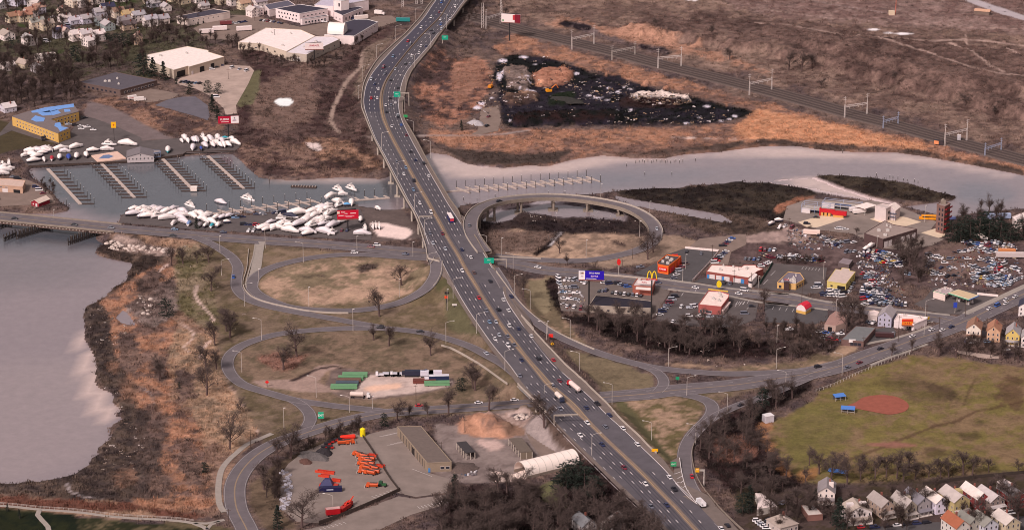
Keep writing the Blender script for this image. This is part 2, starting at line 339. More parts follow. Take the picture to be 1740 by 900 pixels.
paint(T('H',[(0,480),(900,500),(1300,520),(1736,480),(1736,760),(1300,740),(1100,720),(600,640),(0,560)]),(116,92,84),3,.5,.6,rgb2=(96,76,70))
paint(T('H',[(1180,520),(1500,500),(1640,560),(1600,700),(1200,680)]),(124,96,82),3,.6,.5)
paint([(1040,322),(1160,318),(1220,312),(1250,306),(1330,305),(1400,325),(1360,345),(1320,385),(1290,370),(1180,362),(1060,338)],(84,74,58),2,.4,rgb2=(66,58,50))
paint([(1130,345),(1330,380),(1330,395),(1250,400),(1200,395),(1140,372)],(80,68,58),2,.5,rgb2=(108,88,70))
paint(strip(T('H',[(380,335),(420,290),(500,260),(600,240)]),14),(162,104,74),2,.5)
paint(T('H',[(590,130),(680,118),(900,135),(1100,165),(1250,210),(1370,235),(1340,255),(1200,270),(1100,260),(900,240),(750,190),(620,150)]),(92,80,60),1,.4,rgb2=(70,60,50))
paint(T('H',[(380,140),(580,125),(640,160),(760,200),(900,250),(880,262),(700,232),(600,215),(480,170)]),(182,160,156),2,.3,0)
paint(T('F',[(880,700),(1000,700),(1180,760),(1170,810),(950,790)]),(214,176,160),2,.5,.1)
paint(T('F',[(820,590),(1100,600),(1250,800),(900,830),(870,700)]),(110,94,84),1,.4,.3)
paint(T('F',[(880,700),(1000,705),(1150,740),(1180,775),(1120,810),(950,790)]),(216,180,164),2,.5,.1)
for pl in(T('L',[(100,290),(170,300),(230,440),(240,530),(800,560),(1100,620),(1350,620),(1500,700),(1722,720),(1722,790),(1500,830),(1200,820),(900,790),(550,700),(330,600),(190,540),(120,400)]),[(1180,745),(1195,725),(1240,700),(1300,690),(1300,655),(1380,645),(1380,665),(1310,700),(1290,740),(1330,790),(1380,820),(1380,850),(1290,860),(1260,850),(1200,800)],[(745,900),(765,835),(800,822),(905,838),(985,790),(1040,800),(1130,890),(1200,990),(700,990)]):
 paint(pl,(84,64,58),3,.4,rgb2=(62,50,46))
paint(T('Q',[(200,420),(330,400),(440,430),(430,520),(250,540)]),(150,96,72),3,.8)
paint(T('r1',[(720,600),(800,560),(900,540),(940,620),(960,720),(900,760),(780,680)]),(118,118,72),3,.5,.4)
PARK=T('Q',[(470,400),(520,330),(700,230),(720,190),(860,120),(1180,10),(1400,30),(1600,50),(1760,65),(1900,70),(1900,600),(1740,592),(1500,602),(1300,615),(860,640),(690,650),(620,610),(570,560),(500,480)])
paint(PARK,(124,112,56),2,.3,.5,rgb2=(138,108,66))
paint(T('Q',[(520,340),(700,240),(880,300),(900,420),(700,500),(760,620),(640,600),(560,500)]),(116,110,54),8,.7,.5,op=.7)
paint(T('Q',[(960,160),(1050,110),(1200,100),(1400,190),(1430,250),(1200,240),(1100,180)]),(104,84,56),4,.9,.5,op=.45)
paint(T('Q',[(1200,120),(1400,180),(1420,240),(1270,210)]),(84,68,50),3,.9,.5,op=.5)
paint(T('Q',[(1630,130),(1740,140),(1740,330),(1600,250)]),(110,78,56),5,.9,.5,op=.7)
paint(strip(T('Q',[(850,535),(1000,480),(1150,420),(1300,360),(1400,340),(1500,290),(1740,240)]),9),(104,76,50),1,.8,.4,op=.7)
paint(strip(T('Q',[(1440,260),(1470,180),(1510,110)]),4),(96,76,48),1,.5,.4,op=.6)
paint(T('Q',[(1180,490),(1280,460),(1400,480),(1300,510)]),(92,72,52),2,.9,.5,op=.6)
paint(T('Q',[(1400,400),(1500,395),(1530,420),(1450,445)]),(84,68,50),2,.9,.5,op=.5)
paint(T('Q',[(1480,335),(1530,335),(1540,350),(1500,358)]),(88,72,54),2,.9,.5,op=.5)
paint(T('Q',[(940,445),(1100,440),(1240,450),(1200,465),(1020,462)]),(158,96,72),2,.6,.2)
paint(T('Q',[(420,360),(500,340),(480,400),(520,480),(560,560),(600,620),(500,560),(440,450)]),(176,116,66),3,.9,.5,op=.8)
paint(T('Q',[(620,590),(700,560),(760,560),(690,620),(640,630)]),(176,110,50),2,.9,.5,op=.8)
paint([(1250,830),(1400,830),(1740,800),(1920,800),(1920,1000),(1240,1000)],(98,80,70),3,.5,.5,rgb2=(84,76,54))
paint(T('O',[(150,640),(250,560),(330,500),(480,420),(700,330),(810,310),(760,340),(620,400),(470,470),(380,510),(330,600),(330,760),(400,860),(440,900),(250,900),(160,760)]),(96,80,58),2,.6,.5,rgb2=(120,98,70))
paint(T('r1',[(0,130),(140,140),(280,60),(560,20),(700,40),(800,200),(960,290),(1020,340),(640,400),(660,530),(420,560),(0,560)]),(140,120,108),2,.3,.2,rgb2=(122,104,94))
paint(T('r1',[(140,150),(200,90),(290,70),(450,60),(560,110),(650,170),(560,230),(480,240),(420,240),(300,240),(170,200)]),(180,124,90),2,.5,.5,rgb2=(140,100,78))
paint(T('r1',[(290,75),(450,70),(560,30),(700,50),(720,110),(640,160),(480,130),(350,110)]),(184,150,132),2,.5,.5,rgb2=(160,124,104))
paint(T('r1',[(540,60),(660,50),(700,90),(640,110),(560,90)]),(100,88,86),1,.6,.4)
paint(T('r1',[(470,140),(560,130),(660,170),(640,220),(500,220)]),(150,108,78),2,.6,.4)
paint(T('r1',[(780,180),(860,150),(960,290),(1040,340),(1080,420),(900,330),(880,320)]),(108,86,70),2,.5,.5)
paint(T('r1',[(640,170),(770,110),(800,200),(880,330),(760,360),(700,260)]),(150,130,120),2,.3,.4)
paint(T('r1',[(280,240),(450,245),(520,300),(400,330),(300,280)]),(190,150,132),3,.6,.2)
paint(T('j1',[(100,60),(300,40),(560,90),(1200,120),(1600,180),(1640,210),(1540,290),(1100,380),(600,430),(380,420),(200,400),(60,330),(20,240)]),(116,96,84),2,.4,.3,rgb2=(140,114,98))
paint(T('j1',[(540,120),(1200,135),(1560,170),(1560,260),(1300,320),(620,405),(380,400),(400,260)]),(190,158,140),2,.3,.15,rgb2=(172,142,126))
paint(T('j1',[(600,330),(900,300),(1000,240),(900,230),(560,260),(420,300)]),(214,164,132),3,.5,.1)
paint(T('J',[(230,890),(500,880),(560,860),(640,800),(760,790),(820,800),(700,830),(640,900),(800,960),(600,960),(300,930)]),(160,126,106),2,.5,.3)
paint(strip(T('J',[(480,895),(640,820),(750,800),(800,815)]),8),(74,58,54),1,.6,.4)
WCOL=np.zeros((NV,NU,3));WCOL[:]=lin((134,120,124))  # water colour map: pale silty shallows, dark reflections by marina and bridge painted in
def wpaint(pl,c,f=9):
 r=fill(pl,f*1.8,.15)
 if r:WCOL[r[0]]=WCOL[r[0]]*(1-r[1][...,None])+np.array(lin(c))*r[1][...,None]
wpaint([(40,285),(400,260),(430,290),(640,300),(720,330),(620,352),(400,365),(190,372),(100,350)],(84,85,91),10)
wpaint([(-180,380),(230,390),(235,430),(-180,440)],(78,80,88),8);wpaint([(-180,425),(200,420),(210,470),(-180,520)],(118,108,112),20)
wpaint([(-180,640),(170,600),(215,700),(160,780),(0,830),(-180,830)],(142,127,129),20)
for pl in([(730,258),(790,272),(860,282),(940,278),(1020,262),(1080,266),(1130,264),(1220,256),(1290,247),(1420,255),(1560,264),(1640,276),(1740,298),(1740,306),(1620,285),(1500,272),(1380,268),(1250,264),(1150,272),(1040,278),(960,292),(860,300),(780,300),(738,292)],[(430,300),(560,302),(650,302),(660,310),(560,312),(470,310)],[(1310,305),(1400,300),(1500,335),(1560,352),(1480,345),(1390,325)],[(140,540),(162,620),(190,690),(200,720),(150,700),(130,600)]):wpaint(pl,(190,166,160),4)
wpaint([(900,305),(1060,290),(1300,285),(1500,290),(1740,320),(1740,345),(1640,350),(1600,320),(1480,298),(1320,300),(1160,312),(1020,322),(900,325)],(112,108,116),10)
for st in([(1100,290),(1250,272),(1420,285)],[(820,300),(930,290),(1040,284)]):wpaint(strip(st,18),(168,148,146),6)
raiseh(HILLP,1.5,14,.3)
raiseh([(1020,55),(1200,45),(1400,60),(1740,105),(1920,120),(1920,250),(1740,205),(1560,160),(1300,95),(1120,70)],7,9,.5)
raiseh([(1300,75),(1480,85),(1740,120),(1920,130),(1920,200),(1600,160)],5,9,.4)
for pl,h in((T('C',[(350,450),(450,400),(560,410),(600,440),(560,490),(470,510),(400,500)]),2.5),(T('C',[(190,410),(330,400),(350,450),(330,540),(220,530)]),2.5),(T('C',[(190,560),(400,560),(390,600),(250,625),(180,600)]),3),(T('C',[(270,680),(880,665),(900,710),(600,735),(240,735)]),3.5),(T('C',[(420,620),(480,570),(600,540),(650,560),(560,640)]),3),(T('C',[(900,590),(980,560),(1160,560),(1310,600),(1200,630)]),4),(T('C',[(900,700),(1200,705),(1240,735),(950,735)]),3),(T('r1',[(170,170),(230,100),(320,80),(450,100),(560,150),(520,210),(420,215),(300,205)]),3.2),(T('r1',[(260,120),(420,110),(450,170),(300,180)]),2.5)):
 raiseh(pl,h,3,.5)
for cx,cy,rr in((795,448,16),(1030,500,26),(1145,530,30),(1505,620,12)):
 raiseh(T('C',[(cx-rr,cy),(cx,cy-rr*.5),(cx+rr,cy),(cx,cy+rr*.5)]),3,1,.2)
HT+=np.where(COLR[...,3]>.8,NZ2*1.2+.1,0)*.6
RIVER=[(1930,345),(1740,297),(1690,287),(1640,277),(1573,265),(1523,258),(1453,257),(1406,255),(1350,247),(1306,247),(1273,250),(1220,257),(1163,261),(1125,268),(1074,267),(1022,263),(984,268),(964,272),(933,281),(895,280),(856,284),(818,282),(790,276),(762,262),(732,258),(690,275),(660,300),(645,303),(617,301),(579,300),(543,302),(502,305),(464,304),(438,300),(420,284),(408,272),(395,262),(380,250),(300,252),(217,262),(84,276),(54,278),(50,290),(56,302),(75,311),(87,323),(100,339),(120,353),(115,357),(90,362),(40,362),(0,364),(-190,356),(-190,400),(0,398),(204,402),(204,383),(208,366),(217,353),(255,351),(301,356),(358,367),(399,364),(420,361),(464,359),(491,358),(527,352),(557,348),(603,345),(610,350),(628,351),(649,355),(672,355),(700,352),(740,350),(777,354),(782,348),(795,347),(830,340),(900,332),(960,331),(1018,328),(1028,326),(1061,322),(1112,319),(1155,319),(1165,315),(1220,312),(1250,308),(1302,310),(1318,303),(1380,299),(1411,296),(1480,301),(1542,310),(1589,324),(1627,333),(1617,340),(1573,345),(1535,350),(1567,357),(1614,369),(1648,362),(1700,356),(1740,353),(1930,345)]
BAY=[(-190,392),(0,398),(204,400),(179,413),(161,422),(160,429),(166,433),(192,440),(225,446),(215,461),(212,477),(189,489),(179,502),(163,512),(143,520),(140,538),(143,553),(142,574),(158,602),(163,620),(159,645),(165,657),(190,667),(191,685),(205,695),(194,704),(208,710),(187,723),(187,744),(165,760),(165,772),(151,779),(146,791),(124,804),(103,810),(56,818),(9,819),(-190,822)]
POND=T('I',[(765,545),(790,510),(815,485),(860,520),(880,555),(915,588),(870,596),(810,578)])
CREEK=[(1040,329),(1073,336),(1135,346),(1225,362),(1245,375),(1240,379),(1140,361),(1080,350),(1050,340)]
mud=[(p[0],p[1])for p in RIVER]
for pl in(RIVER,BAY):raiseh(pl,-4.2,1,.12,True)
raiseh(POND,-1.6,1,.2,True);raiseh(CREEK,-1.4,1,.2,True)
raiseh(T('G',[(140,560),(230,490),(400,480),(560,450),(700,450),(860,470),(1000,500),(1110,530),(1110,570),(980,545),(850,535),(700,545),(560,520),(420,500),(350,560),(250,580)]),-1.15,1,.9,True)
paint(T('G',[(140,560),(230,480),(400,470),(560,440),(700,440),(860,460),(1000,490),(1120,520),(1120,580),(980,555),(850,545),(700,555),(560,530),(420,510),(350,570),(250,590)]),(96,84,84),2,.9,.3,rgb2=(150,138,140))
for pl in([(735,262),(800,280),(860,285),(900,282),(935,282),(965,273),(1020,265),(1010,272),(960,284),(900,292),(840,294),(790,290),(740,275)],[(1050,268),(1125,270),(1220,260),(1300,250),(1400,258),(1500,262),(1480,268),(1380,266),(1290,262),(1200,268),(1100,275)],[(1303,309),(1320,304),(1380,300),(1440,322),(1480,335),(1535,349),(1560,356),(1500,345),(1440,332),(1390,322)]):
 raiseh(pl,-.86,2,.5,True);paint(pl,(200,168,162),2,.5,0)
gx=np.arange(-640,640.1,1.6);gy=np.arange(1120,2760.1,2.4)
GX,GY=np.meshgrid(gx,gy)
gu,gv=proj(GX,GY,0.0)
fu=np.clip(gu-U0-.5,0,NU-1.001);fv=np.clip(gv-V0-.5,0,NV-1.001)
iu=fu.astype(int);iv=fv.astype(int);au=fu-iu;av=fv-iv
def samp(A):
 if A.ndim==3:a_,b_=au[...,None],av[...,None]
 else:a_,b_=au,av
 return(A[iv,iu]*(1-a_)+A[iv,iu+1]*a_)*(1-b_)+(A[iv+1,iu]*(1-a_)+A[iv+1,iu+1]*a_)*b_
GC=samp(COLR);GH=samp(HT)
def zat(x,y):
 i=min(max(int(round((y-gy[0])/2.4)),0),len(gy)-1);j=min(max(int(round((x-gx[0])/1.6)),0),len(gx)-1)
 return float(GH[i,j])
def near(x0,x1,y0,y1):
 return(slice(max(0,int((y0-gy[0])/2.4)),max(0,int((y1-gy[0])/2.4)+2)),slice(max(0,int((x0-gx[0])/1.6)),max(0,int((x1-gx[0])/1.6)+2)))
BERM=np.full(GX.shape,-99.0);CUTS=[]
def embank(pts,hw,slope=.5,cut=True,gap=.25):
 """raise or level the ground under a world polyline [(x,y,z)]"""
 for a,b in zip(pts[:-1],pts[1:]):
  zt=max(a[2],b[2]);reach=hw+3+max(0,zt)/slope
  sl_=near(min(a[0],b[0])-reach,max(a[0],b[0])+reach,min(a[1],b[1])-reach,max(a[1],b[1])+reach)
  x,y=GX[sl_],GY[sl_]
  if x.size==0:continue
  dx,dy=b[0]-a[0],b[1]-a[1];L2=dx*dx+dy*dy or 1
  t=np.clip(((x-a[0])*dx+(y-a[1])*dy)/L2,0,1)
  d=np.hypot(x-a[0]-t*dx,y-a[1]-t*dy);z=a[2]+(b[2]-a[2])*t-gap
  h=z-np.maximum(0,d-hw-1)*slope
  BERM[sl_]=np.maximum(BERM[sl_],h)
 if cut:CUTS.append((pts,hw+1.2,gap))
def apply_cuts():
 for pts,hw,gap in CUTS:
  for a,b in zip(pts[:-1],pts[1:]):
   sl_=near(min(a[0],b[0])-hw,max(a[0],b[0])+hw,min(a[1],b[1])-hw,max(a[1],b[1])+hw);x,y=GX[sl_],GY[sl_]
   if x.size==0:continue
   dx,dy=b[0]-a[0],b[1]-a[1];L2=dx*dx+dy*dy or 1;t=np.clip(((x-a[0])*dx+(y-a[1])*dy)/L2,0,1)
   d=np.hypot(x-a[0]-t*dx,y-a[1]-t*dy);z=a[2]+(b[2]-a[2])*t-gap
   GH[sl_]=np.where(d<hw,np.minimum(GH[sl_],z),GH[sl_])
#roads
M_new=mat('new_asphalt',(74,69,82),.8,.06,.6);M_old=mat('worn_asphalt',(93,86,92),.85,.16,.12)
M_road=mat('road_asphalt',(108,98,102),.9,.15,.12);M_sh=mat('shoulder_asphalt',(118,103,98),.9,.12,.3)
M_tan=mat('median_gravel',(136,116,104),.9,.15,.5);M_conc=mat('concrete',(178,162,152),.85,.10,.4)
M_cold=mat('old_concrete',(140,124,114),.9,.14,.5);M_white=mat('white_line',(226,214,214),.7);M_yel=mat('yellow_line',(196,160,116),.7)
M_dark=mat('dark_steel',(50,44,46),.6);M_galv=mat('galvanised_steel',(190,176,170),.5);M_kerb=mat('kerb_concrete',(158,145,138),.85,.1,.5)
def cat_(ps,t):
 p0,p1,p2,p3=ps
 return[.5*(2*b+(c-a)*t+(2*a-5*b+4*c-d)*t*t+(3*b-a-3*c+d)*t**3)for a,b,c,d in zip(p0,p1,p2,p3)]
def smooth(pts,step=4.0):
 out=[]
 for i in range(len(pts)-1):
  a,b=pts[i],pts[i+1];n=max(1,int((Vector(b[:2])-Vector(a[:2])).length/step))
  q0=pts[max(0,i-1)];q3=pts[min(len(pts)-1,i+2)]
  for k in range(n):out.append(tuple(cat_((q0,a,b,q3),k/n)))
 out.append(tuple(pts[-1]));return out
def wpath(px,z=None):
 w_=[]
 for p in px:
  zz=p[2]if len(p)>2 else(z if z is not None else.45)
  q=P(p[0],p[1],zz);w_.append((q.x,q.y,zz))
 return smooth(w_)
def normals(path):
 N_=[]
 for i in range(len(path)):
  a=path[max(0,i-1)];b=path[min(len(path)-1,i+1)]
  d=Vector((b[0]-a[0],b[1]-a[1]));d=d.normalized()if d.length>0 else Vector((1,0));N_.append(Vector((-d.y,d.x)))
 return N_
def offs(path,o,dz=0):
 return[(p[0]+n.x*o,p[1]+n.y*o,p[2]+dz)for p,n in zip(path,normals(path))]
def ribbon(mb,a,b):
 i=len(mb.v);mb.v+=[tuple(p)for p in a]+[tuple(p)for p in b];n=len(a)
 for k in range(n-1):mb.f.append((i+k,i+k+1,i+n+k+1,i+n+k));mb.m.append(mb.cm)
def band(mb,path,o,wd,dz=.03):ribbon(mb,offs(path,o+wd/2,dz),offs(path,o-wd/2,dz))
def wall(mb,path,o,wd,z0,z1):
 a,b=offs(path,o+wd/2,z0),offs(path,o-wd/2,z0);c,d=offs(path,o+wd/2,z1),offs(path,o-wd/2,z1)
 ribbon(mb,a,c);ribbon(mb,c,d);ribbon(mb,d,b)
 for q in((a[0],b[0],d[0],c[0]),(a[-1],c[-1],d[-1],b[-1])):mb.face(q)
def plen(path):
 s=[0]
 for a,b in zip(path[:-1],path[1:]):s.append(s[-1]+math.hypot(b[0]-a[0],b[1]-a[1]))
 return s
def at_s(path,s,L_):
 i=0
 while i<len(s)-2 and s[i+1]<L_:i+=1
 t=(L_-s[i])/max(1e-6,s[i+1]-s[i]);return tuple(a+(b-a)*t for a,b in zip(path[i],path[i+1]))
def dashes(mb,path,o,wd=.3,on=3.0,per=12.2,dz=.03):
 p=offs(path,o,dz);s=plen(p);L_=2
 while L_+on<s[-1]:
  a,b=at_s(p,s,L_),at_s(p,s,L_+on);band(mb,[a,b],0,wd,0);L_+=per
M_dull=mat('worn_line',(168,156,156),.8);M_dully=mat('worn_yellow_line',(160,134,108),.8)
def road(name,px,w_,m=None,center=None,edges=True,z=None,dash=None,bridge=None,slope=.5,path=None,rail=None,edge_in=.5):
 path=path or wpath(px,z)
 mb=MB();hw=w_/2;ribbon(mb,offs(path,hw),offs(path,-hw))
 if bridge:
  pass
 o=struct(name,mb.mesh(name,m or M_road))
 mk=MB()
 if edges:
  band(mk,path,hw-edge_in,.2);band(mk,path,-hw+edge_in,.2)
 if dash:[dashes(mk,path,d)for d in dash]
 mk.cm=1
 if center:
  for c in center:band(mk,path,c,.25)
 if mk.f:part('lane_markings',mk,[M_dull,M_dully],o)
 return o,path
HW=[(-60,774,780,801,805,827,834),(0,737,742,765,768,790,796),(30,714,721,746,749,767,772),(58,689,695,718,720,743,749),(80,664,672,698,700,727,734),(100,643,653,681,684,709,717),(120,629,636,665,669,692,701),(140,619,624,652,657,683,692),(160,615,619,645.5,651,679,688),(180,614,618.5,644.5,651,677,684),(200,621,624.5,648,655,681,686),(220,629,632,656.5,663,690,697),(240,638,640.5,666,673,700,708.5),(260,648.5,652,677,684,711,719),(280,659,662.5,688,695,722.5,729.5),(300,669,673,699,706,734,741),(320,679.5,684,710,717.5,746,753),(340,690.5,694,722,729.5,757,765),(360,702.5,706.5,733,740.5,770,779),(380,711,716,744.5,752,783,787),(400,717,724,755,762,795,806),(420,723.5,731,767,774,814,818),(440,728,749,778.5,786,827,829),(445,747,751.5,781,788.5,830,832),(460,754,759,790,797.5,840,841.5),(480,763,769,802,810,852,858),(500,773,780,814.5,821.5,856,861),(520,785,792,826.5,834.5,866,874),(540,798,805,840,847.5,880,888),(560,811,819,853,862,893,905),(580,825,833,867,878,908,923),(600,840,849,884,893,924,942),(620,856,866,900,910,940,961),(640,870,880,916,928,964,983),(650,878,888,924,937,976,995),(670,897,905,946,960,998,1015),(690,917,923,967,982,1017,1035),(700,928,931,977,991,1027,1044),(720,944,948,999,1009,1049,1063),(740,963,967,1020,1029,1071,1085),(760,982,988,1041,1050,1091,1104),(780,1002,1010,1062,1072,1112,1127),(800,1022,1030,1083,1093,1132,1142),(820,1042,1052,1103,1113,1149,1160),(840,1063,1073,1122,1132,1170,1201),(860,1085,1094,1142,1152,1189,1218),(880,1107,1116,1160,1170,1208,1238),(900,1130,1138,1179,1189,1228,1256),(930,1163,1171,1210,1220,1259,1287),(970,1208,1216,1252,1262,1303,1330)]
ZT=[(-60,9),(40,8.5),(110,5),(160,4.5),(200,6.5),(240,9.5),(280,11),(400,11),(440,9.5),(480,6.5),(540,5),(600,6.2),(650,7.6),(700,7.4),(740,5),(800,2.6),(900,1.4),(970,1)]
hv=np.array([h[0]for h in HW]);zt=np.array([z_[0]for z_ in ZT]);zz_=np.array([z_[1]for z_ in ZT])
def hz(v):return float(np.interp(v,zt,zz_))
def crom(v,col):
 ys=[h[col]for h in HW];i=int(np.clip(np.searchsorted(hv,v)-1,0,len(hv)-2));t=(v-hv[i])/(hv[i+1]-hv[i])
 return cat_(([ys[max(0,i-1)]],[ys[i]],[ys[i+1]],[ys[min(len(ys)-1,i+2)]]),t)[0]
HV=list(np.arange(-60,970.1,2.5))
def hline(col,dz=0,v0=-60,v1=970,sm=3):
 us=[]
 vs_=[v for v in HV if v0<=v<=v1]
 for v in vs_:
  us.append(crom(v,col)if sm==0 or col in(1,6)else float(np.mean([crom(np.clip(v+q,-60,970),col)for q in(-8,-4,0,4,8)])))
 out=[]
 for v,u in zip(vs_,us):
  z=hz(v);q=P(u,v,z);out.append((q.x,q.y,z+dz))
 return out
L_,l_,m1_,m2_,r_,R_=[hline(c)for c in range(1,7)]
mb=MB()
for a,b,k in((L_,l_,1),(l_,m1_,0),(m1_,m2_,3),(m2_,r_,2),(r_,R_,1)):
 mb.cm=k;ribbon(mb,a,b)
for fi in range(len(mb.f)):
 if mb.m[fi]==0 and mb.v[mb.f[fi][0]][1]<P(640,191,5).y:mb.m[fi]=2
highway=struct('highway',mb.mesh('highway',[M_new,M_sh,M_old,M_tan]))
mk=MB()
def lerp_line(a,b,t,dz=.04):return[tuple(x+(y-x)*t for x,y in zip(p,q))[:2]+(p[2]+dz,)for p,q in zip(a,b)]
def sub(line,v0,v1):return[p for p,v in zip(line,HV)if v0<=v<=v1]
band(mk,sub(l_,-60,428),0,.3,.04);band(mk,sub(l_,445,640),0,.3,.04);band(mk,sub(r_,-60,380),0,.3,.04);band(mk,sub(r_,425,470),0,.3,.04);band(mk,sub(r_,494,850),0,.32,.04);band(mk,sub(L_,655,960),-1.2,.25,.04)
mk.cm=1;band(mk,offs(m1_,1.0),0,.22,.04);band(mk,offs(m2_,-.6),0,.22,.04);mk.cm=0
sgn=1 if(offs(m2_,1)[50][0]>m2_[50][0])else-1
for k_ in(1,2):dashes(mk,sub(m1_,-60,960),-sgn*3.62*k_-sgn*.3,.34,3.4,12.2,.04)
for k_ in(1,2):dashes(mk,sub(m2_,-60,960),sgn*3.62*k_+sgn*.5,.34,3.4,12.2,.04)
dashes(mk,sub(m2_,398,482),sgn*3.62*3+sgn*.5,.34,3.4,12.2,.04)
for k_ in(3,4):dashes(mk,sub(m1_,650,820),-sgn*3.62*k_-sgn*.3,.28,3.0,12.2,.04)
dashes(mk,sub(m1_,385,440),-sgn*3.62*3-sgn*.3,.25,1.0,3.6,.04)
part('lane_markings',mk,[M_white,M_yel],highway)
tk=MB()
for k_ in range(3):
 for w_ in(-.85,.85):band(tk,sub(m1_,-60,960),-sgn*(3.62*(k_+.5)+.3)+w_,.6,.02);band(tk,sub(m2_,-60,960 if k_<2 else 850),sgn*(3.62*(k_+.5)+.5)+w_,.6,.02)
part('tyre_tracks',tk,mat('tyre_worn_asphalt',(70,65,74),.75,.10,.2),highway)
mb=MB();mc=[tuple((a+b)/2 for a,b in zip(p,q))for p,q in zip(m1_,m2_)]
wall(mb,mc,0,.6,0,.85);part('median_barrier',mb,M_tan,highway)
def bridge_part(v0,v1,nm,left=True,right=True,th=2.0,piers=()):
 a,b=sub(L_,v0,v1),sub(R_,v0,v1)
 mb=MB();lo=[(p[0],p[1],p[2]-th)for p in a];ro=[(p[0],p[1],p[2]-th)for p in b]
 ribbon(mb,[(p[0],p[1],p[2]-.02)for p in a],lo);ribbon(mb,lo,ro);ribbon(mb,ro,[(p[0],p[1],p[2]-.02)for p in b])
 part('girders',mb,M_dark,highway)
 for v in piers:
  z=hz(v)-th;q=P(crom(v,1),v,hz(v));s_=P(crom(v,6),v,hz(v));mp=MB()
  mp.beam((q.x+1,q.y,z),(s_.x-1,s_.y,z),1.6,1.5)
  for t in(.04,.28,.5,.72,.96):
   x,y=q.x+(s_.x-q.x)*t,q.y+(s_.y-q.y)*t;mp.tube((x,y,-4),(x,y,z-1.4),.75,n=8)
   mp.box(x-2,x+2,y-2,y+2,-4,-.2)
  part('bridge_pier',mp,M_conc,highway)
bridge_part(203,448,'x',piers=(222,242,262,284,306,328,350,372,394,418))
bridge_part(655,700,'x',piers=(679,))
bridge_part(-60,50,'x',piers=(-20,8,28))
for(line,s,v0,v1,m_,hh)in((L_,0,-60,446,M_conc,1.0),(R_,0,-60,372,M_cold,1.0),(R_,0,545,770,M_conc,.95),(L_,0,652,702,M_conc,1.0),(R_,0,400,462,M_cold,.9)):
 mb=MB();wall(mb,sub(line,v0,v1),0,.45,-.3 if m_ else 0,hh);part('parapet',mb,m_,highway)
for a,b in((50,203),(448,655),(702,970)):
 cl=sub(mc,a,b)
 for ln in(L_,R_):
  sl_=sub(ln,a,b)[::2];c2=cl[::2]
  wd=[math.hypot(p[0]-q[0],p[1]-q[1])for p,q in zip(sl_,c2)]
  mid=[tuple((x+y)/2 for x,y in zip(p,q))for p,q in zip(sl_,c2)]
  for i in range(len(mid)-1):embank([mid[i],mid[i+1]],max(wd[i],wd[i+1])/2+.6,.55,gap=.35,cut=False)
AVE=[(-120,357,5),(0,368,5),(60,374,5),(130,381,5),(200,388,4.5),(270,394,3),(350,401,1.5),(440,408,.6),(530,413.5,.5),(612,420,.45),(670,425,.45),(725,430,.45),(780,437,.45),(830,444.5,.45),(880,450,.45),(926,459,.45),(985,464,.45),(1053,471.5,.45),(1155,487,.45),(1258,496.5,.45),(1340,508,.45),(1376,514,.45),(1453,524,.45),(1530,531.5,.45),(1585,538,.45),(1620,545,.45)]
avenue,avp=road('avenue',AVE,15.5,dash=[3.6,-3.6],center=[.2,-.2])
embank([p for p in avp if p[0]>P(205,389,4.5).x],8.3,.5)
RING=[(455,1010),(440,960),(430,925),(417.6,895),(402,862.5),(399,828),(409,802),(429,778.7),(452,762),(478,749),(510,738),(542,727.5),(582,716),(626,706),(657,701),(727,696),(784,692.6),(840,688.7),(905,684),(960,680),(1024,674.5),(1100,668.5),(1140,663),(1243,654),(1312,644),(1381,633),(1433,620),(1470,606),(1517,590),(1555,576),(1594,563.5),(1645,543),(1683,525),(1740,499),(1860,445)]
w_=wpath(RING[:22]);lower_road,lrp=road('lower_road',None,11.5,center=[.18,-.18],path=w_)
w_=wpath(RING[20:]);z_up=[(p[0],p[1],p[2]+.012)for p in w_];parkway,pkp=road('park_road',None,16.5,center=[.2,-.2],dash=[4,-4],path=z_up)
embank(lrp,6.5,.5);embank(pkp,9,.5);
SS=[(1585,538),(1625,552),(1670,566),(1760,592)]
side,sdp=road('side_street',SS,8,z=.44,edges=False);embank(sdp,5,.5)
Z_=lambda pts,z:[(p[0],p[1],z)for p in pts]
